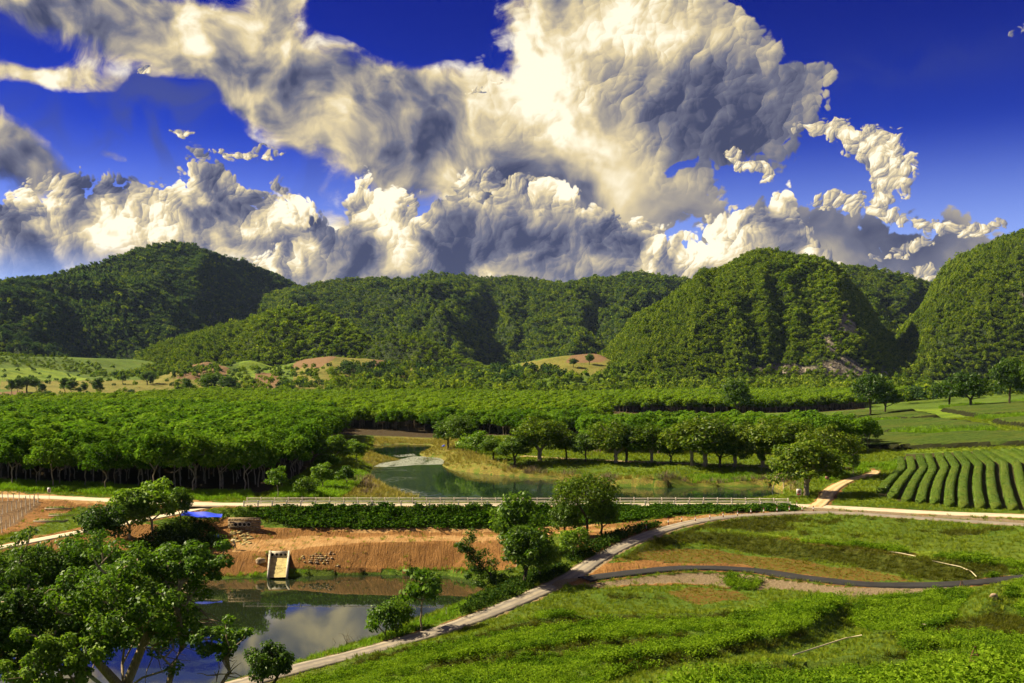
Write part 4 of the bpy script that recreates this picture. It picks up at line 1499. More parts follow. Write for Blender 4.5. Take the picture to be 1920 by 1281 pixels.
H3 = hill([(1440, 600), (1500, 515), (1540, 497), (1590, 496), (1640, 503), (1700, 516), (1740, 528), (1800, 545), (1900, 560)], 2300, 1700, 45, 'cone', 60, 100, 3, 140, 60)
forest(H3, 10000, "green forest over the saddle hill between the two right hills", 3, 1.15, 0.12, 0.2)
H5 = hill([(1560, 712), (1640, 690), (1690, 640), (1725, 585), (1748, 540), (1770, 505), (1800, 482), (1850, 460), (1890, 446), (1920, 434), (2000, 405), (2150, 385), (2350, 430), (2500, 520)], 1750, 1280, 30, 'dome', 45, 170, 5, 220, 70, tilt=-0.35, rock=[(1925, 560, 30, 40, .5)])
forest(H5, 22000, "sunlit green forest over the hill at the right edge", 5, 0.95, 0.2)
H6 = hill([(200, 712), (240, 690), (270, 662), (320, 642), (400, 616), (450, 606), (500, 592), (560, 584), (600, 588), (640, 604), (680, 630), (710, 660), (740, 700)], 1850, 1400, 30, 'dome', 40, 110, 6, 160, 50, tilt=-0.5)
forest(H6, 12000, "bright green wooded hill in front of the tall left mountain", 6, 1.0, 0.25)
H4 = hill([(1040, 712), (1120, 676), (1150, 644), (1190, 604), (1240, 568), (1290, 532), (1330, 511), (1370, 491), (1400, 473), (1430, 463), (1455, 469), (1490, 479), (1530, 481), (1560, 492), (1590, 520), (1620, 558), (1650, 604), (1680, 650), (1700, 690), (1725, 714)], 1620, 1230, 18, 'ridge', 42, 190, 4, 240, 76, tilt=-0.35,
          rock=[(1585, 605, 22, 28, .9), (1560, 640, 20, 30, .7), (1580, 690, 40, 22, 1.0), (1470, 695, 70, 14, .95), (1620, 700, 30, 14, .8), (1545, 560, 8, 12, .6), (1650, 705, 25, 12, .8), (1400, 692, 20, 8, .6)])
forest(H4, 22000, "thick green forest on the steep hill with a bare cliff", 4, 0.82, 0.16)
H7 = hill([(620, 712), (645, 690), (660, 664), (690, 643), (730, 630), (780, 630), (820, 646), (850, 662), (900, 682), (960, 704)], 1560, 1370, 25, 'dome', 12, 60, 7, 110, 36)
forest(H7, 1600, "bamboo thicket on the small knoll below the middle ridge", 7, 0.8, 0.6)

# ------------------------------------------------------------------ roads and paths
def road_mat(name, a, b, speck, rut=None):
    def f(nb):
        geo = nb.node('ShaderNodeNewGeometry').outputs['Position']
        n = nb.noise(geo, 0.7, 6, 0.6)
        n2 = nb.noise(geo, 9.0, 4, 0.7)
        n3 = nb.noise(geo, 0.13, 3, 0.5)
        col = nb.mix(nb.ramp(n, 0.3, 0.7), a, b)
        col = nb.mix(nb.math('MULTIPLY', nb.ramp(n2, 0.5, 0.75), 0.5), col, speck)
        col = nb.mix(nb.math('MULTIPLY', nb.ramp(n3, 0.5, 0.65), 0.35), col, speck)
        if rut is not None:
            uv = nb.node('ShaderNodeAttribute', attribute_name='across').outputs['Fac']
            d = nb.math('ABSOLUTE', nb.math('SUBTRACT', nb.math('ABSOLUTE', uv), 0.45))
            m = nb.math('SUBTRACT', 1.0, nb.ramp(nb.math('ADD', d, nb.math('MULTIPLY', nb.math('SUBTRACT', n, 0.5), 0.35)), 0.05, 0.30))
            col = nb.mix(nb.math('MULTIPLY', m, 0.7), col, rut)
        return principled(nb, col, 0.9, bump(nb, n2, 0.5, 0.03), 0.2)
    return material(name, f)


M_paved = road_mat("worn_asphalt", (0.17, 0.145, 0.115), (0.26, 0.225, 0.17), (0.34, 0.28, 0.19), (0.13, 0.115, 0.10))
M_conc = road_mat("pale_road", (0.38, 0.32, 0.22), (0.50, 0.42, 0.29), (0.30, 0.24, 0.15), (0.55, 0.47, 0.34))
M_black = road_mat("fresh_asphalt", (0.016, 0.015, 0.015), (0.026, 0.025, 0.025), (0.035, 0.033, 0.032))
M_track = road_mat("sandy_track", (0.34, 0.23, 0.10), (0.46, 0.33, 0.16), (0.30, 0.19, 0.075), (0.54, 0.41, 0.23))


def ribbon(name, C, width, mat, lift=0.05, taper=None):
    t = np.gradient(C[:, :2], axis=0)
    t /= np.linalg.norm(t, axis=1, keepdims=True)
    n = np.stack([t[:, 1], -t[:, 0]], 1)
    offs = np.array([-1.02, -1.0, -0.6, -0.2, 0.2, 0.6, 1.0, 1.02])
    hs_ = np.array([-0.25, 0, 0.02, 0.03, 0.03, 0.02, 0, -0.25]) + lift
    ed = 0.30 * fbm(C[:, 0] / 3.5, C[:, 1] / 3.5, oct=4)
    V = []
    for k, (o_, h_) in enumerate(zip(offs, hs_)):
        wd = width / 2 * o_ + (ed * np.sign(o_) if abs(o_) > 0.9 else 0)
        x, y = C[:, 0] + n[:, 0] * wd, C[:, 1] + n[:, 1] * wd
        V.append(np.stack([x, y, C[:, 2] + h_], 1))
    V = np.stack(V, 1)
    m, k = V.shape[:2]
    ii = np.arange(m * k).reshape(m, k)
    q = np.stack([ii[:-1, :-1], ii[:-1, 1:], ii[1:, 1:], ii[1:, :-1]], -1).reshape(-1, 4)
    me = mesh_np(name, V.reshape(-1, 3), q[:, ::-1], None, [mat], True)
    a = me.attributes.new("across", 'FLOAT', 'POINT')
    a.data.foreach_set("value", np.tile(offs, m).astype(np.float32))
    o = add(name, me)
    return tag(o, kind='structure')


# the new asphalt lies on its own levelled bed
flat_z = ground_z(C_black[:, 0], C_black[:, 1])
ribbon("road", C_road, 4.4, M_conc, 0.03)
ribbon("path", C_path, 2.9, M_paved, 0.05)
ribbon("lane", C_lane, 3.0, M_conc, 0.07)
ribbon("track", C_track, 2.8, M_track, 0.04)
ribbon("asphalt_path", C_black[1:], 3.0, M_black, 0.12)

# ------------------------------------------------------------------ rubber plantations
RUB = [tree_meshes("rubber_%d" % i, 200 + i, [9.8, 9.2, 10.4, 9.5][i], [4.0, 3.7, 4.2, 3.9][i], [3.5, 3.3, 3.8, 3.4][i], 34, 70, 0.70, M_leaf_rubber, M_bark_pale, 0.34, 0.12, [(0.3, 0), (-0.2, 0.2), (0.5, -.2), (0, .3)][i], 0.0, 0.3, 0.22, 0.38, 0.15, 0.45, low=-0.5, up=0.9) for i in range(4)]
RUBF = [proto("rubber_far_%d" % i, single_tree_mesh("rubber_far_%d" % i, 230 + i, [9.6, 9.2, 9.9][i], 4.3, 3.3, 20, 36, 1.15, M_leaf_rubber, M_bark_pale, 0.36, 0.12, (0, 0), 0.0, 0.3, 0.26, 0.42, 0.12, 0.45, low=-0.4, up=1.3)) for i in range(3)]
RUBP = [proto("rubber_pale_%d" % i, single_tree_mesh("rubber_pale_%d" % i, 240 + i, [9.4, 9.0, 9.8][i], 4.3, 3.2, 20, 36, 1.15, M_leaf_pale, M_bark_pale, 0.36, 0.12, (0, 0), 0.0, 0.3, 0.26, 0.42, 0.12, 0.45, low=-0.4, up=1.3)) for i in range(3)]
rs_ = np.random.RandomState(3)


def rows_in(poly, step, jit, rot=0.12):
    P_ = np.array(poly, float)
    x0, y0 = P_.min(0) - 20
    x1, y1 = P_.max(0) + 20
    c, s = math.cos(rot), math.sin(rot)
    L = max(x1 - x0, y1 - y0) * 1.3
    a = np.arange(-L, L, step)
    A, B = np.meshgrid(a, np.arange(-L, L, step * 0.92))
    A = A.ravel() + rs_.normal(0, jit, A.size)
    B = B.ravel() + rs_.normal(0, jit, B.size)
    X = A * c - B * s + (x0 + x1) / 2
    Y = A * s + B * c + (y0 + y1) / 2
    m = in_poly(X, Y, poly)
    X, Y = X[m], Y[m]
    return np.stack([X, Y, ground_z(X, Y)], 1)


def yfront(x):
    return 203 + (-62 - x) * 0.30


PL1 = [(-230, yfront(-230) - 2), (-115, yfront(-115)), (-62, 203), (-53, 206), (-52, 240), (-58, 320), (-72, 420), (-92, 500), (-130, 530), (-300, 540), (-420, 500)]
PL2 = [(-82, 462), (-60, 452), (-30, 442), (-8, 430), (8, 400), (30, 400), (45, 470), (55, 620), (70, 940), (-300, 960), (-360, 700), (-320, 575), (-140, 562), (-108, 530)]
PL2B = [(22, 308), (60, 300), (92, 296), (112, 300), (112, 350), (90, 380), (30, 372)]
PL3 = [(72, 660), (150, 640), (235, 655), (240, 700), (320, 760), (340, 1000), (70, 980), (64, 700)]
pA, pB, pC, pD = rows_in(PL1, 6.0, 0.8), rows_in(PL2, 5.6, 0.9), rows_in(PL2B, 6.0, 0.8), rows_in(PL3, 5.6, 0.9)


def plantation(pts, n_single, label_one, group, label_rest, seed, key, far=None, grow_=1.0):
    rs = np.random.RandomState(seed)
    order = np.argsort(key(pts))
    pts = pts[order]
    for k in range(min(n_single, len(pts))):
        place_tree("rubber_tree", tuple(pts[k] - np.array([0, 0, 0.05])), RUB[rs.randint(4)], label_one, 'tree', group, rs.rand() * 6.28, grow_ * rs.uniform(0.76, 1.18))
    rest = pts[n_single:]
    if len(rest):
        s = grow_ * rs.uniform(0.78, 1.18, len(rest))
        scatter("rubber_plantation", rest, far or RUBF, s, label=label_rest, cat='plantation', seed=seed)


def front_key(p):
    # trees at the rim of the block come first
    d = np.minimum(p[:, 1] - yfront(p[:, 0]), (-52 - p[:, 0] - 0.09 * (p[:, 1] - 240)) * 1.3 + 4)
    d = np.where(p[:, 0] < -0.56 * p[:, 1], 999, d)
    return d + 0.02 * p[:, 1]


plantation(pA, 150, "rubber tree with thin pale trunk at the rim of the left plantation block", "rubber trees along the rim of the left block", "dense canopy of the rubber plantation block left of the ponds", 11, front_key, None, 1.14)
plantation(pB, 90, "rubber tree at the front rim of the plantation behind the far pond", "rubber trees along the rim of the middle block", "broad rubber plantation canopy behind the far pond", 12, lambda p: p[:, 1] + np.abs(p[:, 0] + 30) * 0.1, RUBP)
plantation(pC, 60, "rubber tree in the grove behind the bank trees of the far pond", "rubber trees in the grove behind the bank", "rubber grove canopy behind the bank trees", 13, lambda p: p[:, 1])
plantation(pD, 0, "", "", "flat topped rubber plantation below the steep hill", 14, lambda p: p[:, 1], RUBP)


# ------------------------------------------------------------------ belts of wood on the plain
def belt(poly_px, n, Y0, Y1, label, seed, size, protos, picks=None):
    rs = np.random.RandomState(seed)
    P_ = []
    Y = rs.uniform(Y0, Y1, n * 6)
    px = rs.uniform(min(p[0] for p in poly_px), max(p[0] for p in poly_px), n * 6)
    X = (px - 960) / FPX * Y
    Z = ground_z(X, Y)
    py = HY + FPX * (CZ - Z) / Y
    m = in_poly(px, py, poly_px)
    X, Y, Z = X[m][:n], Y[m][:n], Z[m][:n]
    k = len(X)
    if not k:
        return
    s = size * rs.uniform(0.6, 1.2, k)
    pk = None if picks is None else np.array(picks)[rs.randint(0, len(picks), k)]
    scatter("woodland", np.stack([X, Y, Z - 0.5], 1), protos, np.stack([s, s, s * rs.uniform(.9, 1.4, k)], 1), None, pk, label=label, cat='woodland', seed=seed)


belt([(620, 690), (1000, 690), (1750, 700), (1750, 748), (620, 748)], 900, 1010, 1230, "belt of tall mixed wood behind the rubber canopy", 31, 1.25, CAN, [0, 1, 3, 3, 2])
belt([(640, 690), (860, 700), (1060, 700), (1060, 735), (640, 735)], 260, 1230, 1420, "dark tree clump between the small tilled fields", 32, 1.4, CAN, [4, 0, 4])
belt([(1130, 690), (1700, 690), (1700, 730), (1130, 730)], 260, 1150, 1290, "lime green bamboo at the foot of the steep hill", 33, 1.1, CAN, [3, 3, 0])
belt([(0, 735), (640, 725), (640, 760), (0, 770)], 420, 640, 900, "scrub between the left rubber block and the far fields", 34, 0.75, CAN, [4, 0, 3])
belt([(330, 690), (660, 690), (640, 740), (330, 740)], 240, 1000, 1400, "scattered bushes between the tilled knolls", 35, 0.9, CAN, [0, 3, 4])
belt([(-60, 650), (140, 660), (200, 705), (60, 690), (-60, 680)], 330, 1150, 1480, "rows of young bushes on the left hillside field", 36, 0.5, CAN, [3, 3, 0])
belt([(140, 690), (420, 690), (420, 712), (140, 712)], 90, 1150, 1480, "lime green scrub in the valley mouth of the left mountain", 37, 0.9, CAN, [3, 3, 4])
belt([(-60, 690), (330, 690), (560, 700), (560, 742), (-60, 748)], 110, 860, 1350, "small scattered trees over the far yellow fields", 39, 0.7, CAN, [0, 4, 4, 3])
belt([(1640, 728), (1980, 715), (1980, 760), (1700, 762)], 240, 660, 960, "dark wood behind the upper tea slopes", 38, 1.0, CAN, [4, 0, 0, 4])

# ------------------------------------------------------------------ single trees
TM = {}


def kind(name, *a, **k):
    TM[name] = [tree_meshes("%s_%d" % (name, i), 300 + 17 * len(TM) + i, *a, **k) for i in range(2)]


kind("round", 10.0, 4.8, 4.2, 46, 105, 0.60, M_leaf_dark, M_bark_dark, 0.24, 0.28, (0, 0), 0.05, 0.1, 0.24, 0.40, 0.2, 0.35, low=-0.55)
kind("olive", 10.0, 5.2, 4.6, 58, 100, 0.56, M_leaf_olive, M_bark, 0.22, 0.34, (0, 0), 0.0, 0.1, 0.21, 0.36, 0.16, 0.4, low=-0.55)
kind("leafy", 8.0, 3.3, 3.6, 36, 95, 0.52, M_leaf_mid, M_bark, 0.25, 0.15, (0, 0), 0.0, 0.3, 0.26, 0.42, 0.22, 0.3, low=-0.5)
kind("umbrella", 11.0, 6.6, 3.6, 70, 85, 0.50, M_leaf_olive, M_bark_dark, 0.34, 0.24, (0, 0), 0.35, 0.1, 0.17, 0.30, 0.18, 0.45)
kind("bush", 3.4, 2.2, 1.75, 20, 95, 0.38, M_leaf_mid, M_bark, 0.12, 0.10, (0, 0), 0.0, 0.1, 0.34, 0.52, 0.2, 0.35)
kind("dark_bush", 3.4, 2.3, 1.75, 20, 95, 0.36, M_leaf_dark, M_bark_dark, 0.12, 0.10, (0, 0), 0.0, 0.1, 0.34, 0.52, 0.2, 0.35)
kind("young", 5.5, 1.8, 2.2, 17, 60, 0.44, M_leaf_mid, M_bark_pale, 0.36, 0.07, (0, 0), 0.0, 0.3, 0.28, 0.46, 0.25, 0.3)
kind("slender", 12.0, 2.8, 5.0, 26, 60, 0.80, M_leaf_dark, M_bark, 0.2, 0.2, (0, 0), 0.0, 0.1, 0.36, 0.58, 0.25, 0.25, low=-0.7)
NAT_H = {"round": 10.0, "olive": 10.0, "leafy": 8.0, "umbrella": 11.0, "bush": 3.4, "dark_bush": 3.4, "young": 5.5, "slender": 12.0}


def tree_at(k, px, py_base, py_top, label, wide=1.0, var=0, group=None, rz=None, name=None, cat='tree'):
    x, y, z = on_ground(px, py_base)
    h = (py_base - py_top) * y / FPX
    s = h / NAT_H[k]
    nm = name or {"round": "round_tree", "olive": "broad_tree", "leafy": "leafy_tree", "umbrella": "umbrella_tree", "bush": "shrub", "dark_bush": "shrub", "young": "young_tree", "slender": "field_tree"}[k]
    return place_tree(nm, (x, y, z - 0.05), TM[k][var], label, cat if 'bush' not in k else 'shrub', group, rz, (s * wide, s * wide, s))


# by the lane, left
tree_at("leafy", 285, 1004, 897, "tall bright leafy tree between the lane and the blue awning", 1.15, 0)
tree_at("leafy", 338, 985, 915, "small leafy tree right beside the blue awning", 0.75, 1)
tree_at("leafy", 243, 1012, 918, "leafy tree second to the left of the blue awning", 1.2, 1)
tree_at("round", 190, 1040, 943, "dense round tree leaning over the lane at the left", 1.1, 0)
# left bank of the far pond
tree_at("young", 521, 934, 874, "young tree with a bright crown behind the fence end", 1.2, 0)
tree_at("leafy", 605, 918, 866, "bushy tree on the left bank behind the fence", 1.1, 0)
tree_at("dark_bush", 575, 930, 893, "dark shrub behind the white fence, left bank", 0.9, 0)
tree_at("leafy", 650, 912, 873, "small leafy tree at the tip of the left bank", 1.1, 1)
tree_at("leafy", 630, 868, 815, "leafy tree by the upper left shore of the far pond", 1.3, 1)
tree_at("leafy", 668, 866, 822, "leafy tree nearest the shore on the upper left bank", 1.1, 0)
tree_at("bush", 610, 880, 850, "shrub between plantation rim and left pond bank", 1.3, 0)
tree_at("bush", 560, 915, 890, "shrub at the plantation corner behind the fence", 1.2, 1)
# between ledge and path, centre
tree_at("round", 985, 1100, 985, "big bright bushy tree between the red slope and the path", 1.05, 1)
tree_at("leafy", 1012, 1088, 1000, "leafy lower tree leaning to the path beside the big bushy one", 1.2, 0)
tree_at("leafy", 970, 1062, 922, "slim taller tree behind the big bushy one", 0.85, 1)
tree_at("leafy", 1075, 1052, 985, "small bright tree right of the big bushy one", 1.1, 0)
tree_at("umbrella", 1100, 1012, 887, "spreading flat topped tree beside the upper path", 0.92, 0)
tree_at("round", 1128, 1008, 930, "dark companion tree under the flat topped one", 0.95, 1)
tree_at("round", 1060, 1020, 935, "dark tree tucked behind the flat topped one", 0.8, 0)
# pond edge
tree_at("young", 790, 1184, 1062, "young tree with large leaves at the near pond edge", 1.15, 0)
tree_at("bush", 722, 1196, 1128, "leafy sapling bush at the near pond edge", 0.75, 1)
tree_at("bush", 745, 1186, 1118, "second leafy sapling right beside the pond bush", 0.6, 0)
# bank of the far pond
BANKT = "trees along the bank of the far pond"
for k, px, b, t, wd, v, lab in (
        ("round", 840, 842, 782, 1.0, 0, "leftmost dark tree on the bank of the far pond"),
        ("round", 868, 845, 790, 1.0, 1, "dark tree second from the left on the far bank"),
        ("bush", 893, 852, 818, 1.1, 0, "pale round shrub among the dark bank trees"),
        ("round", 925, 862, 818, 1.2, 0, "low round bank tree right of the pale shrub"),
        ("round", 965, 872, 820, 1.1, 1, "drooping bank tree that reaches down the slope"),
        ("olive", 1012, 864, 788, 1.0, 0, "wide bank tree with a thick forked trunk"),
        ("round", 1062, 862, 806, 0.9, 0, "slim bank tree right of the wide forked one"),
        ("round", 1098, 866, 812, 1.0, 1, "leaning bank tree over the straw coloured path"),
        ("olive", 1155, 868, 792, 0.95, 1, "tall bank tree with bare lower trunk near the middle"),
        ("round", 1175, 867, 800, 0.9, 0, "thin trunked bank tree touching the tall one"),
        ("olive", 1222, 868, 800, 0.9, 0, "bank tree above the fallen branches"),
        ("round", 1258, 870, 812, 0.9, 1, "small bank tree right of the fallen branches"),
        ("olive", 1297, 873, 790, 1.0, 1, "thick dark bank tree, first of four close ones"),
        ("olive", 1322, 875, 786, 0.95, 0, "vase shaped bank tree, second of four close ones"),
        ("olive", 1350, 876, 796, 0.9, 1, "bank tree, third of four close ones"),
        ("olive", 1378, 875, 798, 0.95, 0, "bank tree, fourth of four close ones"),
        ("olive", 1430, 876, 795, 1.0, 1, "bank tree behind the two slender staked saplings"),
        ("olive", 1470, 878, 790, 1.0, 0, "bank tree left behind the large lone tree")):
    q_ = math.sin(px * 1.7)
    tree_at('round' if (k == 'olive' and q_ > .35) else k, px, b + 1, t - 4 + 7 * q_, lab, wd * (1.22 + .16 * math.sin(px * 2.9) if 'bush' not in k else 1.0), v, BANKT)
tree_at("olive", 1512, 930, 820, "large lone yellow green tree beside the sandy track", 1.3, 0, rz=0.4)
tree_at("olive", 1555, 900, 797, "broad tree behind the large lone tree by the track", 1.1, 1)
tree_at("leafy", 1600, 888, 843, "small upright tree at the bend of the sandy track", 0.75, 0)
tree_at("young", 1395, 882, 838, "slender staked sapling on the far bank, left one", 0.6, 0)
tree_at("young", 1428, 884, 842, "slender staked sapling on the far bank, right one", 0.6, 1)
# dark single trees before the hills
tree_at("round", 1383, 782, 711, "tall dark tree standing alone in the flat canopy", 0.85, 1)
tree_at("round", 1632, 782, 697, "dark tree at the left corner of the tea slopes", 0.85, 0)
tree_at("round", 1660, 778, 715, "smaller dark tree beside the corner of the tea slopes", 0.9, 1)
tree_at("round", 1893, 762, 668, "tall black tree against the right hill", 0.7, 0)
tree_at("round", 1928, 760, 680, "second black tree against the right hill at the picture edge", 0.8, 1)
tree_at("round", 1820, 765, 700, "dark spreading tree behind the tea slopes", 1.3, 1)
tree_at("round", 1780, 764, 712, "low dark tree left of the spreading one", 1.2, 0)
# field trees on the left
FT = "trees on the yellow fields below the left mountain"
for k, (px, b, t, wd, kk, lab) in enumerate((
        (22, 741, 708, 1.2, "slender", "dark field tree nearest the left edge"), (33, 742, 703, 0.8, "slender", "tall narrow dark field tree by the left edge"), (50, 736, 705, 1.6, "round", "pale round field tree near the left edge"),
        (68, 734, 708, 1.3, "slender", "dark field tree behind the pale round one"), (79, 742, 716, 1.2, "slender", "field tree at the brown field corner"), (92, 752, 733, 1.3, "round", "dark round bush on the yellow field"),
        (122, 740, 705, 1.4, "slender", "pale tall field tree before the bright meadow"), (134, 743, 708, 1.3, "slender", "black field tree with spreading crown"), (149, 742, 724, 0.9, "slender", "little field tree next to the spreading one"),
        (157, 741, 715, 1.0, "slender", "slim grey green field tree"), (183, 743, 704, 1.3, "slender", "tall black field tree standing apart"), (230, 721, 698, 1.3, "slender", "dark field tree on the crest of the yellow field"),
        (246, 745, 729, 1.0, "round", "small dark field bush by the hedge line"), (276, 722, 696, 1.3, "round", "round grey green tree at the valley mouth"), (283, 723, 700, 1.0, "slender", "dark narrow tree at the valley mouth"),
        (326, 716, 690, 0.7, "slender", "black tree beside the brown dome field"), (350, 737, 706, 1.2, "slender", "tree in front of the brown dome field"), (332, 740, 720, 1.0, "slender", "small tree under the brown dome field"),
        (400, 735, 698, 1.6, "round", "large round tree right of the brown dome field"), (428, 738, 706, 1.3, "round", "second round tree right of the brown dome field"),
        (325, 768, 742, 0.6, "slender", "narrow cypress like tree in the rubber canopy"), (268, 770, 750, 2.4, "olive", "yellowish umbrella tree rising from the rubber canopy"),
        (124, 766, 748, 0.5, "slender", "thin dark column tree behind the left canopy"), (684, 703, 690, 1.3, "round", "dark bush alone on the tilled slope"), (1075, 690, 672, 1.0, "round", "dark tree beside the tilled clearing"),
        (1105, 684, 664, 1.0, "round", "tree casting its shadow on the yellow clearing"))):
    tree_at(kk, px, b, t, lab, wd, k % 2, FT)
x_, y_, z_ = WY(1115, 522, 2880)
place_tree("ridge_tree", (x_, y_, z_ - 3), TM["slender"][0], "lone tree sticking up on the middle ridge", 'tree', None, 0, (2.2, 2.2, 1.5))


# ------------------------------------------------------------------ big trees close to the camera, lower left
def big_tree(name, px, Y, py_top, crown_px, label, seed, clumps, per, leaf, mat, bark, r0, trunk_h, flat=0.2, lean=(0, 0), rz_k=0.62, bare=0, hollow=0.3, rmin=0.15, rmax=0.26, zb=None):
    x = (px - 960) / FPX * Y
    z = float(ground_z(x, Y)[0]) if zb is None else zb
    top = CZ - (py_top - HY) / FPX * Y
    h = top - z
    rx = crown_px / FPX * Y / 2
    m = tree_meshes(name, seed, h, rx, min(rx * rz_k, h * 0.48), clumps, per, leaf, mat, bark, trunk_h, r0, lean, flat, 0.25, rmin, rmax, 0.25, hollow, low=-0.55)
    e = place_tree(name, (x, Y, z), m, label, 'tree', None, 0.0)
    if bare:                                            # dead twigs that stick out of the crown
        rs = np.random.RandomState(seed)
        mb = MB()
        for k in range(bare):
            a = rs.uniform(-2.8, 0.2)
            p = np.array([lean[0] * .7 + math.cos(a) * rx * 0.35, lean[1] + math.sin(a) * rx * 0.35, h * rs.uniform(0.45, 0.72)])
            d = np.array([math.cos(a), math.sin(a), rs.uniform(-.2, .4)])
            for b_ in range(5):
                q = [p]
                dd = d + rs.normal(0, 0.45, 3)
                for s in range(4):
                    dd = dd + rs.normal(0, 0.3, 3)
                    q.append(q[-1] + dd / np.linalg.norm(dd) * rx * 0.16)
                mb.tube(np.array(q), np.linspace(0.07, 0.015, 5), 4, False)
        o = bpy.data.objects.new("bare_twigs", mb.mesh("bare_twigs", [M_bark_pale], True))
        COL.objects.link(o)
        o.parent = e
    return e


big_tree("broad_tree", 222, 88, 1035, 330, "largest tree at the lower left, thick forked grey limbs over the pond", 901, 130, 150, 0.40, M_leaf_mid, M_bark, 0.50, 0.22, 0.0, (0.6, 0), 0.80, 4, 0.45, 0.10, 0.20)
big_tree("broad_tree", 20, 84, 1075, 250, "dark tree filling the lower left corner", 902, 95, 150, 0.40, M_leaf_dark, M_bark, 0.42, 0.26, 0.0, (0, 0), 0.95, 1, 0.4, 0.11, 0.21)
big_tree("broad_tree", 160, 121, 988, 200, "dense tree behind the largest one, in front of the lane", 903, 64, 150, 0.44, M_leaf_mid, M_bark, 0.34, 0.26, 0.0, (0, 0), 0.85)
big_tree("broad_tree", 40, 119, 1004, 210, "round dark tree at the left edge below the lane", 904, 64, 150, 0.44, M_leaf_dark, M_bark, 0.36, 0.26, 0.0, (0, 0), 0.9)
big_tree("leaning_tree", 305, 90, 1022, 175, "leaning tree whose crown hangs right over the pond", 905, 46, 150, 0.38, M_leaf_mid, M_bark_pale, 0.28, 0.42, 0.2, (1.9, 0.8), 0.45, 4, 0.35, 0.12, 0.22)
big_tree("small_tree", 405, 84, 1160, 120, "open low tree with bare twigs at the bottom left of the pond", 906, 26, 80, 0.36, M_leaf_mid, M_bark_pale, 0.15, 0.35, 0.0, (0.4, 0), 0.85, 3)
big_tree("shrub", 508, 82, 1207, 88, "dark dense shrub at the bottom edge beside the path", 907, 24, 190, 0.30, M_leaf_dark, M_bark_dark, 0.14, 0.2, 0.0, (0, 0), 1.0, 0, 0.2, 0.3, 0.5)
big_tree("broad_tree", 100, 78, 1180, 180, "low leafy tree at the very bottom left", 908, 50, 150, 0.38, M_leaf_mid, M_bark, 0.26, 0.3, 0.0, (0, 0), 0.9, 1, 0.35, 0.11, 0.22)


# leaning shrub tree on the pond bank: three lobes up a bent stem
def lobed_tree():
    rs = np.random.RandomState(77)
    x, y, z = on_ground(935, 1106)
    k = y / FPX
    lob = [((-62, 95), 24), ((-48, 78), 22), ((-72, 82), 18), ((-50, 48), 30), ((-35, 62), 26), ((-25, 40), 30), ((-5, 26), 28), ((8, 34), 24), ((-12, 12), 20), ((-58, 38), 20), ((-30, 20), 24)]
    c, s = [], []
    for (dx_, dz_), r in lob:
        for q in range(4):
            o_ = rs.normal(0, 0.35, 3) * r * k
            c.append(np.array([dx_ * k, rs.uniform(-.3, .3) * r * k, dz_ * k]) + o_)
            s.append(r * k * rs.uniform(.35, .55))
    c, s = np.array(c), np.array(s)
    tp = [(0, 0, -0.2), (-0.4, 0, 1.0), (-1.2, 0, 2.2), (-2.4, 0, 3.4), (-3.2, 0, 4.6)]
    mb = grow_branches(rs, c, tp, 0.16)
    v, q = leaf_faces(rs, c, np.stack([s, s, s * .8], 1), 110, 0.34, 0.1)
    place_tree("leaning_shrub", (x, y, z), (mb.mesh("leaning_trunk", [M_bark_dark], True), mesh_np("leaning_crown", v, q, None, [M_leaf_dark])), "dark lobed shrub tree leaning left over the near pond", 'tree', None, 0.0)


lobed_tree()

# ------------------------------------------------------------------ built things
def plain(name, col, rough=0.7, spec=0.3, var=0.25, scale=3.0):
    def f(nb):
        geo = nb.node('ShaderNodeNewGeometry').outputs['Position']
        n = nb.noise(geo, scale, 5, 0.6)
        c2 = tuple(c * (1 - var) for c in col)
        return principled(nb, nb.mix(nb.ramp(n, 0.3, 0.7), c2, col), rough, bump(nb, n, 0.3, 0.02), spec)
    return material(name, f)


M_fence = plain("weathered_concrete_white", (0.72, 0.65, 0.50), 0.85, 0.2, 0.3, 4.0)
M_concrete = plain("culvert_concrete", (0.52, 0.47, 0.36), 0.9, 0.2, 0.35, 1.5)
M_mouth_shade = plain("pipe_inside", (0.02, 0.018, 0.016), 0.95, 0.1)
M_stone = plain("sandbag_stone", (0.30, 0.22, 0.13), 0.95, 0.1, 0.5, 2.0)
M_yellowstone = plain("stained_apron", (0.46, 0.37, 0.16), 0.9, 0.1, 0.45, 1.2)
M_tarp = plain("blue_tarpaulin", (0.02, 0.07, 0.85), 0.45, 0.4, 0.25, 1.5)
M_red = plain("bollard_red", (0.22, 0.03, 0.015), 0.7)
M_white = plain("painted_white", (0.75, 0.72, 0.66), 0.7, 0.3, 0.12)
M_wood = plain("grey_wood_post", (0.40, 0.33, 0.22), 0.9, 0.1, 0.4, 6)
M_dwood = plain("dark_wood", (0.08, 0.05, 0.03), 0.9, 0.1, 0.4, 6)
M_rust = plain("rusty_steel", (0.16, 0.07, 0.035), 0.8)
M_pipe = plain("black_pipe", (0.018, 0.015, 0.015), 0.5)
M_bamboo = plain("pale_bamboo", (0.55, 0.47, 0.28), 0.6, 0.3, 0.3, 3)
M_signred = plain("sign_red", (0.50, 0.05, 0.04), 0.5)
M_signblk = plain("sign_black", (0.03, 0.03, 0.03), 0.5)
M_rose = plain("faded_rose_board", (0.36, 0.16, 0.13), 0.7)


def thing(name, loc, label, cat, group=None, rz=0.0):
    e = bpy.data.objects.new(name, None)
    COL.objects.link(e)
    e.location = loc
    e.rotation_euler = (0, 0, rz)
    e.empty_display_size = 0.5
    return tag(e, label, cat, group)


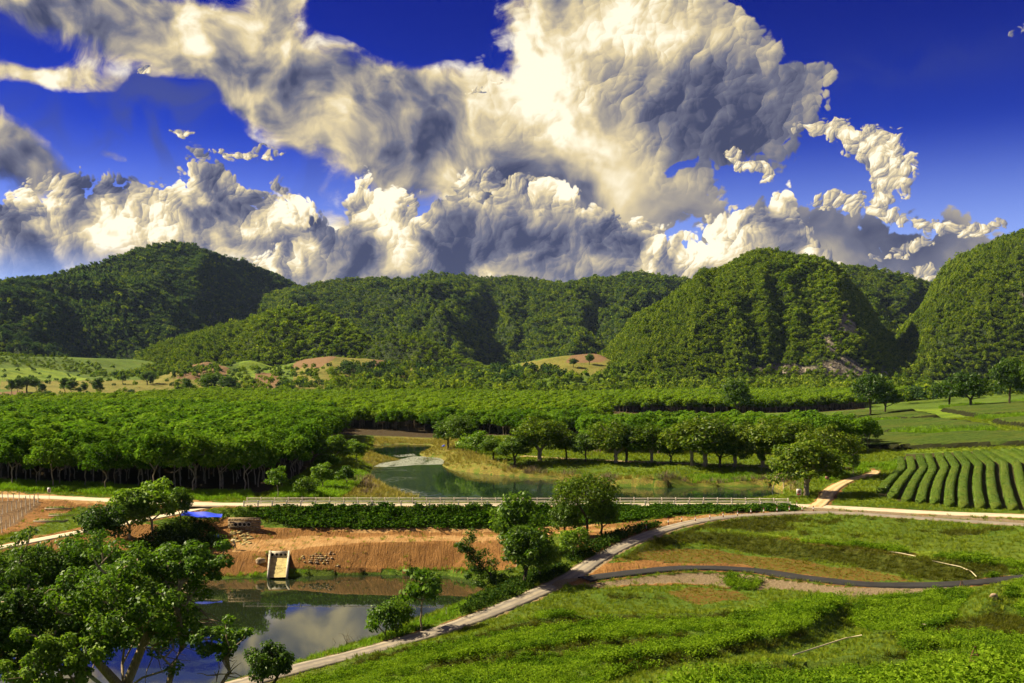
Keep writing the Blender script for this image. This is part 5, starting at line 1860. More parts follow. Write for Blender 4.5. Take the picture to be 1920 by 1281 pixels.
# --- the two fences of the dam road
def bevel_box(sx, sy, sz, b=0.02, top=0.0):
    """box with chamfered vertical edges, base at z = 0"""
    x, y = sx / 2, sy / 2
    ring = [(-x + b, -y), (x - b, -y), (x, -y + b), (x, y - b), (x - b, y), (-x + b, y), (-x, y - b), (-x, -y + b)]
    v = [(a, c, 0) for a, c in ring] + [(a, c, sz) for a, c in ring] + [(a * .7, c * .7, sz + top) for a, c in ring]
    q = [(i, (i + 1) % 8, 8 + (i + 1) % 8, 8 + i) for i in range(8)] + [(8 + i, 8 + (i + 1) % 8, 16 + (i + 1) % 8, 16 + i) for i in range(8)]
    t = [(16, 16 + k, 16 + k + 1) for k in range(1, 7)]
    mb = MB()
    mb.push(v, q, t)
    return mb


post_me = bevel_box(0.20, 0.20, 1.08, 0.025, 0.04).mesh("fence_post", [M_fence])
rail_me = bevel_box(1.0, 0.09, 0.13, 0.02, 0.004).mesh("fence_rail", [M_fence])


def fence(name, offset, px0, px1, label):
    C = C_road
    t = np.gradient(C[:, :2], axis=0)
    t /= np.linalg.norm(t, axis=1, keepdims=True)
    n = np.stack([t[:, 1], -t[:, 0]], 1)
    L = np.column_stack([C[:, :2] + n * offset, C[:, 2]])
    px = 960 + FPX * L[:, 0] / L[:, 1]
    L = L[(px > px0 - 5) & (px < px1 + 5)]
    s = np.concatenate([[0], np.cumsum(np.linalg.norm(np.diff(L[:, :2], axis=0), axis=1))])
    cnt = int(s[-1] / 2.62)
    ss = np.linspace(0, s[-1], cnt + 1)
    P_ = np.stack([np.interp(ss, s, L[:, i]) for i in range(3)], 1)
    P_[:, 2] -= 0.02
    e = thing(name, tuple(P_[0]), label, 'fence')
    for k in range(cnt + 1):
        o = add("post", post_me, e, tuple(P_[k] - P_[0] - np.array([0, 0, 0.1])), 0.0, (1, 1, 1.05 + 0.03 * math.sin(k * 2.3)))
        if k < cnt:
            d = P_[k + 1] - P_[k]
            ln = math.hypot(d[0], d[1])
            for h in (0.42, 0.84):
                m = (P_[k] + P_[k + 1]) / 2 - P_[0]
                r = add("rail", rail_me, e, (m[0], m[1], m[2] + h + 0.012 * math.sin(k * 1.7 + h * 9)), math.atan2(d[1], d[0]), (ln - 0.19, 1, 1))
    return e


fence("fence", 2.75, 458, 1484, "long two rail white fence on the near side of the dam road")
fence("fence", -2.75, 462, 1494, "long two rail white fence on the water side of the dam road")

# --- bollards between fence end and path
bol = MB()
bol.tube([(0, 0, -0.1), (0, 0, 0.30)], 0.07, 8)
bol_lo = bol.mesh("bollard_lower", [M_red])
bol = MB()
bol.tube([(0, 0, 0.30), (0, 0, 0.52)], 0.072, 8)
bol_mid = bol.mesh("bollard_band", [M_white])
bol = MB()
bol.tube([(0, 0, 0.52), (0, 0, 0.66), (0, 0, 0.68)], [0.07, 0.07, 0.05], 8)
bol_top = bol.mesh("bollard_cap", [M_red])
BOL = [(1212, 996), (1228, 990), (1253, 985), (1278, 980), (1304, 978.5), (1331, 975), (1356, 971.5), (1383, 969), (1408, 966), (1432, 964), (1457, 962), (1480, 961), (1504, 960.5), (1525, 960)]
for k, (px, py) in enumerate(BOL):
    x, y, z = on_ground(px, py)
    e = thing("bollard", (x, y, z), "short red and white bollard beside the upper path, %s from the trees" % ["first", "second", "third", "fourth", "fifth", "sixth", "seventh", "eighth", "ninth", "tenth", "eleventh", "twelfth", "thirteenth", "last"][k], 'bollard', "red and white bollards beside the upper path")
    e.scale = (1.25, 1.25, 1.6)
    for nm, me in (("lower_post", bol_lo), ("white_band", bol_mid), ("cap", bol_top)):
        o = bpy.data.objects.new(nm, me)
        COL.objects.link(o)
        o.parent = e
x, y, z = on_ground(1494, 955)
e = thing("bollard", (x, y, z), "taller red and white post at the end of the white fence", 'bollard')
e.scale = (1.2, 1.2, 2.3)
for nm, me in (("lower_post", bol_lo), ("white_band", bol_mid), ("cap", bol_top)):
    o = bpy.data.objects.new(nm, me)
    COL.objects.link(o)
    o.parent = e


# --- signs
def sign(px, py, w_, h_, ph, label, marks, board=M_white, post=M_rust):
    x, y, z = on_ground(px, py)
    e = thing("sign", (x, y, z), label, 'sign')
    mb = MB()
    mb.tube([(0, 0.03, -0.2), (0, 0.03, ph + h_ * 0.9)], 0.035, 6)
    add("post", mb.mesh("sign_post", [post]), e)
    mb = MB()
    mb.box((0, 0, ph + h_ / 2), (w_, 0.03, h_))
    b = add("board", mb.mesh("sign_board", [board]), e)
    for (mx, mz, mw, mh, mat) in marks:
        mb = MB()
        mb.box((mx * w_, -0.02, ph + h_ * mz), (mw * w_, 0.008, mh * h_))
        add("printed_mark", mb.mesh("printed_mark", [mat]), b)
    return e, b, y


def ring_mark(board, cx, cz, r, mat):
    mb = MB()
    th = np.linspace(0, 2 * np.pi, 19)
    mb.tube(np.stack([cx + r * np.cos(th), np.full(19, -0.022), cz + r * np.sin(th)], 1), r * 0.16, 4)
    mb.tube([(cx - r * .7, -0.024, cz + r * .7), (cx + r * .7, -0.024, cz - r * .7)], r * 0.14, 4)
    add("prohibition_ring", mb.mesh("prohibition_ring", [mat]), board)


e, b, y = sign(1498, 938, 0.95, 1.25, 0.9, "white warning sign with a red band under the lone tree", [(0, 0.14, 0.86, 0.16, M_signred), (-.16, .62, .16, .34, M_signblk), (.14, .66, .2, .14, M_signblk), (.1, .46, .26, .1, M_signblk)])
ring_mark(b, 0.0, 0.9 + 1.25 * 0.6, 0.34, M_signred)
e, b, y = sign(92, 937, 0.62, 0.95, 1.35, "white notice on a thin post beside the vine field road", [(0, .78, .7, .1, M_signblk), (-.1, .5, .5, .22, M_signblk), (0.05, .2, .55, .14, M_signblk)])
ring_mark(b, 0.0, 1.35 + 0.5, 0.2, M_signred)
sign(1551, 904, 0.9, 0.75, 0.5, "faded rose board seen from behind at the track", [], M_rose)

# --- bent black pump pipe and its post, far pond
x, y, z = on_ground(1470, 920, 5)
k = y / FPX
pb = thing("pump_pipe", (x, y, z), "bent black pipe reaching from a post into the far pond", 'pipe')
mb = MB()
mb.tube([(-22 * k, 0, -0.6), (-19 * k, 0, 0.8), (-14 * k, 0, 20 * k), (-10 * k, 0, 24 * k), (8 * k, 0, 23 * k), (14 * k, 0, 23 * k)], 0.12, 8)
add("pipe", mb.mesh("pipe", [M_pipe], True), pb)
mb = MB()
mb.tube([(0, 0.2, -0.5), (0, 0.2, 22 * k)], [0.17, 0.14], 8)
add("post", mb.mesh("pipe_post", [M_wood], True), pb)

# --- vine field posts
ZP = 5.333
vp = []
for (x0, y0, x1, y1, n) in ((20, 640, 380, 340, 10), (-20, 470, 345, 330, 9), (-30, 330, 190, 320, 5), (-120, 640, 10, 540, 3)):
    for k in range(n):
        t = k / max(1, n - 1)
        vp.append(((x0 + (x1 - x0) * t) / ZP, 880 + (y0 + (y1 - y0) * t) / ZP))
mb = MB()
mb.tube([(0, 0, -0.2), (0.01, 0, 0.9), (0, 0, 1.75)], [0.075, 0.07, 0.065], 6)
vp_me = mb.mesh("vine_post", [M_fence])
rsv = np.random.RandomState(5)
for k, (px, py) in enumerate(vp):
    x, y, z = on_ground(px, py)
    o = add("vine_post", vp_me, None, (x, y, z), rsv.rand() * 6, (1, 1, rsv.uniform(.9, 1.1)))
    o.rotation_euler = (rsv.normal(0, .03), rsv.normal(0, .03), 0)
    tag(o, "bare concrete post in the brown vine field at the left edge", 'post', "concrete posts of the vine field")
# low trellis beds beside it
for k, (px, py, wd) in enumerate(((95, 979, 5.5), (118, 968, 4.6), (112, 956, 5.0))):
    x, y, z = on_ground(px, py)
    e = thing("seed_bed", (x, y, z), "%s low grassy seed bed behind the vine posts" % ["front", "middle", "back"][k], 'seed bed')
    mb = MB()
    for s in (-1, 1):
        mb.box((0, s * 0.9, 0.12), (wd, 0.08, 0.30))
        mb.box((s * wd / 2, 0, 0.12), (0.08, 1.72, 0.30))
    add("frame", mb.mesh("bed_frame", [M_wood]), e)
    rs = np.random.RandomState(k)
    cc = np.stack([rs.uniform(-wd / 2, wd / 2, 40), rs.uniform(-.8, .8, 40), np.full(40, .25)], 1)
    v, q = leaf_faces(rs, cc, np.full((40, 3), .28), 10, .22)
    add("seedlings", mesh_np("seedlings", v, q, None, [M_leaf_mid]), e)


# --- culverts
def ring_disc(mb_ring, mb_disc, x, y, z, r):
    th = np.linspace(0, 2 * np.pi, 17)
    mb_ring.tube(np.stack([x + r * np.cos(th), np.full(17, y - 0.04), z + r * np.sin(th)], 1), r * 0.20, 5, False)
    c = np.stack([x + r * np.cos(th[:-1]), np.full(16, y - 0.03), z + r * np.sin(th[:-1])], 1)
    b = c + np.array([0, 0.5, 0])
    v = np.vstack([c, b])
    q = [(i, (i + 1) % 16, 16 + (i + 1) % 16, 16 + i) for i in range(16)]
    t = [(0, k, k + 1) for k in range(1, 15)]  # near-black cap closes the ring, painted shade in place of an opening
    mb_disc.push(v, q, t)


def culvert_lower():
    x0, y0, z0 = CUL
    e = thing("culvert", (x0, y0, z0 - 2.45), "concrete culvert outlet with four pipe mouths above the near pond", 'culvert')
    k = y0 / FPX
    W2 = 17 * k
    top = 2.6
    mb = MB()
    mb.box((0, 0.25, top - 0.75), (2 * W2, 0.4, 1.5))
    add("head_wall", mb.mesh("head_wall", [M_concrete]), e)
    for s in range(4):
        m1, m2 = MB(), MB()
        xx = (-12 + 8 * s) * k
        ring_disc(m1, m2, xx, 0.05, top - 0.55, 2.9 * k)
        p = add("pipe_mouth", m1.mesh("pipe_mouth", [M_concrete], True), e)
        add("shade_disc", m2.mesh("shade_disc", [M_mouth_shade], True), p)
    yend = -7.5
    for s in (-1, 1):
        a = s * W2 * 1.06
        b = s * W2 * 0.98 + 2.0 * 0.75
        t_ = 0.16
        v = [(a - t_, 0.4, top + .12), (a + t_, 0.4, top + .12), (b + t_, yend, .35), (b - t_, yend, .35), (a - t_, 0.4, top - 1.6), (a + t_, 0.4, top - 1.6), (b + t_, yend, -.9), (b - t_, yend, -.9)]
        m3 = MB()
        m3.push(v, [(0, 3, 2, 1), (4, 5, 6, 7), (0, 1, 5, 4), (1, 2, 6, 5), (2, 3, 7, 6), (3, 0, 4, 7)])
        add("wing_wall", m3.mesh("wing_wall", [M_concrete]), e)
    m4 = MB()
    n_ = 10
    v = []
    for i in range(n_ + 1):
        t = i / n_
        for j in range(7):
            u = j / 6 * 2 - 1
            xx = u * W2 + t * 1.5
            v.append((xx, 0.05 + (yend - 0.05) * t, top - 0.95 + (-.35 - top + 1.0) * t + 0.05 * math.sin(i * 3.1 + j * 5.7)))
    q = [(i * 7 + j, (i + 1) * 7 + j, (i + 1) * 7 + j + 1, i * 7 + j + 1) for i in range(n_) for j in range(6)]
    m4.push(v, q)
    add("apron", m4.mesh("apron", [M_yellowstone]), e)
    return e


culvert_lower()


def culvert_upper():
    x0, y0, z0 = on_ground(452, 993)
    z0 -= 0.35
    e = thing("culvert", (x0, y0, z0), "old stone culvert with four dark pipe mouths below the dam road", 'culvert')
    k = y0 / FPX
    rs = np.random.RandomState(9)
    hz = 2.3
    mb = MB()
    mb.box((0.5, 0.35, hz / 2 - 0.3), (60 * k, 0.5, hz + .6))
    add("head_wall", mb.mesh("head_wall", [M_stone]), e)
    st = []
    for r in range(5):
        for c in range(12):
            st.append(((c - 5.5 + 0.5 * (r % 2)) * 5.0 * k + 0.5, 0.06, 0.1 + r * 0.46))
    m_bag = MB()
    v, t = icosphere(2)
    m_bag.push(v * np.array([0.27, 0.16, 0.2]) * (1 + 0.1 * fbm(v[:, 0] * 2, v[:, 1] * 2, v[:, 2] * 2))[:, None], None, t)
    bag_me = m_bag.mesh("wall_stone", [M_stone], True)
    holes = [(-10 + 8.2 * s) * k for s in range(4)]
    for (sx, sy, sz) in st:
        if .45 < sz < 1.7 and min(abs(sx - h) for h in holes) < 0.45:
            continue
        o = add("stone", bag_me, e, (sx + rs.normal(0, .03), sy + rs.normal(0, .04), sz), rs.normal(0, .1), rs.uniform(.85, 1.15))
    for h in holes:
        m1, m2 = MB(), MB()
        ring_disc(m1, m2, h, -0.06, 1.12, 0.36)
        p = add("pipe_mouth", m1.mesh("pipe_mouth", [M_concrete], True), e)
        add("shade_disc", m2.mesh("shade_disc", [M_mouth_shade], True), p)
    # stakes across the mouth
    for s in range(9):
        mb = MB()
        xx = (-18 + s * 4.4) * k
        mb.tube([(xx, -0.7, -0.4), (xx + rs.normal(0, .04), -0.68, 0.55 + rs.rand() * .3)], 0.04, 5)
        add("stake", mb.mesh("stake", [M_dwood]), e)
    return e


culvert_upper()
# stained stone spillway bed below the upper culvert
rs = np.random.RandomState(10)
for k in range(46):
    t = rs.rand()
    px = 452 + rs.uniform(-1, 1) * (22 - 2 * t) + 6 * t
    py = 996 + 26 * t
    x, y, z = on_ground(px, py)
    v, tt = icosphere(2)
    n = fbm(v[:, 0] * 1.5 + k, v[:, 1] * 1.5, v[:, 2] * 1.5)
    s = rs.uniform(.25, .5)
    me = mesh_np("spillway_stone", v * np.array([s, s * .8, s * .35]) * (1 + .35 * n)[:, None], None, tt, [M_yellowstone], False)
    o = add("spillway_stone", me, None, (x, y, z + 0.02), rs.rand() * 6)
    tag(o, "flat yellowish stone in the spillway under the old culvert", 'stone', "stones of the spillway bed")


# --- loose rocks
def rock(px, py, s, label, seed, mat=M_stone, group=None, flat=.7):
    x, y, z = on_ground(px, py)
    v, t = icosphere(3)
    n = fbm(v[:, 0] * 1.3 + seed, v[:, 1] * 1.3, v[:, 2] * 1.3, oct=3)
    me = mesh_np("rock", v * np.array([s, s * .8, s * flat]) * (1 + .45 * n)[:, None], None, t, [mat], True)
    o = add("rock", me, None, (x, y, z + s * flat * .3), seed)
    tag(o, label, 'rock', group)


M_boulder = plain("boulder", (0.42, 0.31, 0.20), 0.9, 0.1, 0.5, 1.5)
rock(488, 1057, 0.85, "pale boulder left of the lower concrete culvert", 3, M_boulder)
rock(500, 1040, 0.28, "small stone above the pale boulder", 5, M_boulder)
rock(1121, 1104, 0.22, "dark stone where the black path begins", 6, M_pipe)
rock(1862, 1122, 0.55, "pale rock on the grassy mound at the right", 7, M_boulder)
rs = np.random.RandomState(21)
for k in range(60):
    rock(600 + rs.normal(0, 17), 1050 + rs.normal(0, 5.5) - 0.1 * k / 6, rs.uniform(.10, .26), "rubble stone in the heap right of the lower culvert", 30 + k, M_boulder if k % 3 else M_yellowstone, "rubble heap right of the lower culvert")


# --- blue awning and loose tarpaulin
def awning():
    x, y, z = on_ground(372, 985)
    k = y / FPX
    e = thing("awning", (x, y, z), "blue tarpaulin awning stretched between the leafy trees", 'awning')
    nx, ny = 14, 6
    v = []
    for i in range(nx + 1):
        for j in range(ny + 1):
            s, t = i / nx, j / ny
            xx = (-30 + 74 * s) * k
            yy = -1.2 + 2.6 * t - 0.5 * s
            zz = (17 - 4.0 * s) * k + 0.62 * t + 0.12 * math.sin(s * 9 + t * 3) - 0.25 * math.sin(math.pi * s) * math.sin(math.pi * t) + (0.10 if j in (0, ny) else 0)
            v.append((xx, yy * (1 - .55 * s), zz))
    q = [(i * (ny + 1) + j, (i + 1) * (ny + 1) + j, (i + 1) * (ny + 1) + j + 1, i * (ny + 1) + j + 1) for i in range(nx) for j in range(ny)]
    mb = MB()
    mb.push(v, q)
    add("sheet", mb.mesh("tarpaulin_sheet", [M_tarp], True), e)
    for (px, yy, h) in ((-30, -1.0, 17.5), (-18, 1.4, 17), (20, -0.8, 13.5), (46, -0.6, 13.5)):
        mb = MB()
        mb.tube([(px * k, yy * .8, -1.0), (px * k, yy * .8, h * k)], 0.045, 5)
        add("pole", mb.mesh("awning_pole", [M_dwood]), e)
    mb = MB()
    mb.tube([(30 * k, -.6, 12.5 * k), (48 * k, -2.2, -1.2)], 0.015, 4)
    add("guy_rope", mb.mesh("guy_rope", [M_dwood]), e)


awning()


def crumpled(px, py, w_, h_, label):
    x, y, z = on_ground(px, py)
    v, t = icosphere(3)
    n = fbm(v[:, 0] * 2, v[:, 1] * 2, v[:, 2] * 2 + px, oct=3)
    v = v * np.array([w_, w_ * .6, h_]) * (1 + .6 * n)[:, None]
    v[:, 2] = np.maximum(v[:, 2], -0.05)
    o = add("tarpaulin", mesh_np("tarpaulin", v, None, t, [M_tarp], False), None, (x, y, z))
    tag(o, label, 'tarpaulin')


crumpled(404, 1010, 0.95, 0.5, "crumpled blue tarpaulin on the red earth below the awning")
crumpled(832, 838, 0.7, 0.55, "small blue tarpaulin on the far pond shore")

# --- bamboo poles lying on the terraces, little stakes
def pole_line(pts, label, r=0.055, mat=M_bamboo, lift=0.22, name="bamboo_pole"):
    P_ = np.array([on_ground(*p) for p in pts])
    P_[:, 2] += lift
    mb = MB()
    mb.tube(P_ - P_[0], r, 7)
    o = add(name, mb.mesh(name, [mat], True), None, tuple(P_[0]))
    tag(o, label, 'pole')


pole_line([(1487, 1240), (1588, 1206)], "long pale bamboo pole lying across the grassy hollow", 0.07, lift=.5)
pole_line([(1586, 1207), (1616, 1202)], "short pale pole end joined to the long bamboo pole", 0.06, lift=.5)
pole_line([(1706, 1178), (1735, 1183 - 1.5)], "short straw coloured stick in the tall crop", 0.05, lift=.55)
pole_line([(1667, 1038), (1690, 1041), (1717, 1046)], "straight pale pole on the upper terrace", 0.06)
pole_line([(1748, 1058), (1778, 1062), (1800, 1067), (1815, 1073)], "curved pale pole along the terrace rim", 0.065)
pole_line([(1812, 1071), (1822, 1078), (1831, 1086)], "short pale pole continuing the curved one downhill", 0.065)
for (px, py, h, lab) in ((838, 1158, 1.2, "white stake on the bank below the young pond tree"), (1038, 1058, 1.0, "white stake at the foot of the big bushy tree")):
    x, y, z = on_ground(px, py)
    mb = MB()
    mb.tube([(0, 0, -.2), (-.12, 0, h)], .05, 6)
    o = add("stake", mb.mesh("white_stake", [M_white]), None, (x, y, z))
    tag(o, lab, 'stake')


def tripod(px, py, h, label, mat):
    x, y, z = on_ground(px, py)
    e = thing("pole_tripod", (x, y, z), label, 'tripod')
    for k in range(4):
        a = k * 1.57 + .5
        mb = MB()
        mb.tube([(math.cos(a) * h * .5, math.sin(a) * h * .35, -.1), (math.cos(a) * .04, math.sin(a) * .04, h)], .035, 5)
        add("leg", mb.mesh("tripod_leg", [mat]), e)
    for f in (.35, .65):
        mb = MB()
        r = h * .5 * (1 - f)
        mb.tube([(math.cos(k * 1.57 + .5) * r, math.sin(k * 1.57 + .5) * r * .7, h * f) for k in range(5)], .02, 4)
        add("brace", mb.mesh("tripod_brace", [mat]), e)


tripod(1828, 1258, 1.9, "dark rusty frame tower standing in the tall crop", M_rust)
tripod(1803, 1103, 0.9, "small dark frame at the end of the black path", M_rust)
tripod(960, 1272, 1.0, "small dark frame in the crop at the bottom edge", M_rust)

# --- hill-top pagoda, field hut
x, y, z = WY(344, 459, 2850)
e = thing("pagoda", (x, y, z - 2), "tiny golden spire on top of the left mountain", 'pagoda')
mb = MB()
mb.tube([(0, 0, -4), (0, 0, 4), (0, 0, 6), (0, 0, 9), (0, 0, 13), (0, 0, 19)], [6, 6, 4.5, 3.2, 1.4, .25], 12)
add("spire", mb.mesh("pagoda_spire", [plain("gilded", (.55, .34, .06), .4, .6)], True), e)
mb = MB()
mb.box((0, 0, -3), (15, 15, 4))
add("base", mb.mesh("pagoda_base", [M_stone]), e)
e.scale = (.62, .62, .8)
x, y, z = on_ground(645, 712)
e = thing("field_hut", (x, y, z), "small pale hut on the edge of the tilled slope", 'hut')
mb = MB()
mb.box((0, 0, 1.4), (7, 5, 2.8))
add("wall", mb.mesh("hut_wall", [M_white]), e)
mb = MB()
mb.push([(-4.2, -3.2, 2.7), (4.2, -3.2, 2.7), (4.2, 3.2, 2.7), (-4.2, 3.2, 2.7), (-4.2, 0, 4.4), (4.2, 0, 4.4)], [(0, 1, 5, 4), (2, 3, 4, 5), (3, 2, 1, 0)], [(0, 4, 3), (1, 2, 5)])
add("roof", mb.mesh("hut_roof", [M_rust]), e)
mb = MB()
mb.box((1.2, -2.52, 1.0), (1.1, .06, 2.0))
add("door", mb.mesh("hut_door", [M_dwood]), e)
rock(1697, 727, 2.6, "white boulder on the bright meadow below the cliff", 44, M_white)

# ------------------------------------------------------------------ person on the earth ledge
def person():
    x, y, z = on_ground(441, 1031)
    e = thing("person", (x, y, z), "person in dark trousers and a wide pale hat bending on the earth ledge", 'person', None, 0.0)
    J = {"pel": (0, 0, .92), "wst": (-.04, 0, 1.10), "chs": (-.16, -.02, 1.34), "nck": (-.25, -.03, 1.47), "hd": (-.31, -.03, 1.60), "hdt": (-.35, -.03, 1.72),
         "hl": (.0, -.10, .88), "kl": (-.20, -.11, .50), "al": (-.20, -.11, .09), "tl": (-.37, -.12, .04),
         "hr": (.0, .10, .88), "kr": (.02, .11, .48), "ar": (.22, .12, .10), "tr": (.06, .12, .04),
         "sl": (-.17, -.19, 1.37), "el": (-.28, -.24, 1.12), "wl": (-.46, -.16, 1.04), "sr": (-.17, .16, 1.37), "er": (-.30, .22, 1.12), "wr": (-.47, .14, 1.04)}
    rad = {"pel": .15, "wst": .13, "chs": .16, "nck": .06, "hd": .095, "hdt": .08, "hl": .10, "kl": .065, "al": .045, "tl": .04, "hr": .10, "kr": .065, "ar": .045, "tr": .04, "sl": .07, "el": .045, "wl": .035, "sr": .07, "er": .045, "wr": .035}
    E = [("pel", "wst"), ("wst", "chs"), ("chs", "nck"), ("nck", "hd"), ("hd", "hdt"), ("pel", "hl"), ("hl", "kl"), ("kl", "al"), ("al", "tl"), ("pel", "hr"), ("hr", "kr"), ("kr", "ar"), ("ar", "tr"), ("chs", "sl"), ("sl", "el"), ("el", "wl"), ("chs", "sr"), ("sr", "er"), ("er", "wr")]
    names = list(J)
    v = [J[n] for n in names]
    ed = [(names.index(a), names.index(b)) for a, b in E]
    r = [rad[n] for n in names]
    for wn_, s in (("wl", 1), ("wr", 1)):                       # palm and five fingers
        w0 = np.array(J[wn_])
        palm = w0 + np.array([-.08, .0, -.03])
        pi = len(v)
        v.append(tuple(palm)); r.append(.030); ed.append((names.index(wn_), pi))
        for f in range(5):
            base = palm + (np.array([-.02, (f - 2) * .020, 0]) if f else np.array([.03, .035, 0]))
            ln = (.045, .07, .08, .075, .06)[f]
            a, b = base + np.array([-ln * .6, 0, -.01]), base + np.array([-ln, 0, -.035])
            i0 = len(v)
            v += [tuple(a), tuple(b)]
            r += [.010, .009]
            ed += [(pi, i0), (i0, i0 + 1)]
    me = bpy.data.meshes.new("person_body")
    me.from_pydata(v, ed, [])

    def f(nb):
        tc_ = nb.node('ShaderNodeTexCoord').outputs['Object']
        s_ = nb.node('ShaderNodeSeparateXYZ')
        nb.l.new(tc_, s_.inputs[0])
        h = s_.outputs[2]
        c = nb.mix(nb.ramp(h, .95, .97), (.018, .022, .032), (.30, .27, .20))
        c = nb.mix(nb.ramp(h, 1.46, 1.48), c, (.30, .17, .10))
        c = nb.mix(nb.ramp(h, .085, .095), (.30, .22, .05), c)
        return principled(nb, c, .85, None, .2)
    me.materials.append(material("person_clothes", f))
    o = add("body", me, e)
    sk = o.modifiers.new("skin", 'SKIN')
    sk.use_smooth_shade = True
    for i, rr in enumerate(r):
        me.skin_vertices[0].data[i].radius = (rr, rr)
    me.skin_vertices[0].data[0].use_root = True
    o.modifiers.new("sub", 'SUBSURF').levels = 1
    mb = MB()                                              # face features on the head
    for (dx_, dy_, dz_, s) in ((-.40, -.075, 1.63, .014), (-.40, .015, 1.63, .014), (-.425, -.03, 1.60, .018), (-.41, -.03, 1.555, .02)):
        vv, tt = icosphere(1)
        mb.push(vv * s + np.array([dx_, dy_, dz_]), None, tt)
    add("face", mb.mesh("face", [M_dwood]), e)
    mb = MB()
    th = 16
    mb.tube([(-.36, -.03, 1.68), (-.365, -.03, 1.70), (-.37, -.03, 1.80), (-.375, -.03, 1.88)], [.40, .38, .14, .05], th)
    add("hat", mb.mesh("straw_hat", [plain("straw", (.55, .47, .33), .9, .1)], True), e)
    mb = MB()
    mb.tube([(-.66, -.1, 1.02), (-.40, -.02, 1.02), (.05, .1, 1.06)], .035, 6)
    mb.box((-.78, -.12, .95), (.26, .22, .04))
    add("tool", mb.mesh("hoe", [M_wood]), e)


person()

# ------------------------------------------------------------------ tea
M_tea = leaf_material("tea_leaves", (0.032, 0.070, 0.006), (0.076, 0.138, 0.011), (0.130, 0.195, 0.017), 0.2, 0.02)


def tea_body(nb):
    geo = nb.node('ShaderNodeNewGeometry').outputs['Position']
    n = nb.noise(geo, 3.0, 5, 0.65)
    n2 = nb.noise(geo, 0.15, 3, 0.5)
    c = nb.mix(nb.ramp(n, 0.35, 0.65), (0.034, 0.064, 0.007), (0.088, 0.140, 0.012))
    c = nb.mix(nb.math('MULTIPLY', nb.ramp(n2, 0.4, 0.65), 0.5), c, (0.10, 0.115, 0.014))
    return principled(nb, c, 0.9, bump(nb, n, 0.9, 0.12), 0.1)


M_teab = material("tea_bush", tea_body)


def tea_field_body(nb):
    geo = nb.node('ShaderNodeNewGeometry').outputs['Position']
    n = nb.noise(geo, 0.8, 5, 0.65)
    n2 = nb.noise(geo, 0.06, 4, 0.55)
    c = nb.mix(nb.ramp(n, 0.35, 0.65), (0.030, 0.058, 0.007), (0.062, 0.098, 0.010))
    c = nb.mix(nb.math('MULTIPLY', nb.ramp(n2, 0.42, 0.62), 0.6), c, (0.078, 0.092, 0.014))
    return principled(nb, c, 0.9, bump(nb, n, 0.9, 0.2), 0.1)


M_teaf = material("tea_field_bushes", tea_field_body)
M_teaside = material("shaded_tea_stems", lambda nb: principled(nb, nb.mix(nb.noise(nb.node("ShaderNodeNewGeometry").outputs["Position"], 2.0, 4, .6), (0.008, 0.010, 0.004), (0.028, 0.030, 0.010)), 0.95, None, 0.05))  # woody bush sides near black, the shade of plot edges put into the colour
HR = [((490, 975), (700, 750), (680, 640)), ((600, 1030), (800, 760), (775, 640)), ((740, 1070), (920, 740), (870, 625)), ((885, 1080), (1010, 760), (960, 615)), ((1025, 1085), (1130, 740), (1060, 605)),
      ((1170, 1115), (1240, 730), (1150, 600)), ((1315, 1128), (1350, 715), (1250, 590)), ((1480, 1135), (1470, 710), (1340, 585)), ((1640, 1140), (1590, 700), (1440, 580)), ((1810, 1150), (1720, 690), (1520, 575)),
      ((1990, 1155), (1850, 690), (1620, 570)), ((2170, 1160), (1985, 690), (1720, 565)), ((2350, 1165), (2120, 690), (1820, 560)), ((2530, 1170), (2260, 690), (1925, 555))]
ORD = ["first", "second", "third", "fourth", "fifth", "sixth", "seventh", "eighth", "ninth", "tenth", "eleventh", "twelfth", "thirteenth", "fourteenth"]
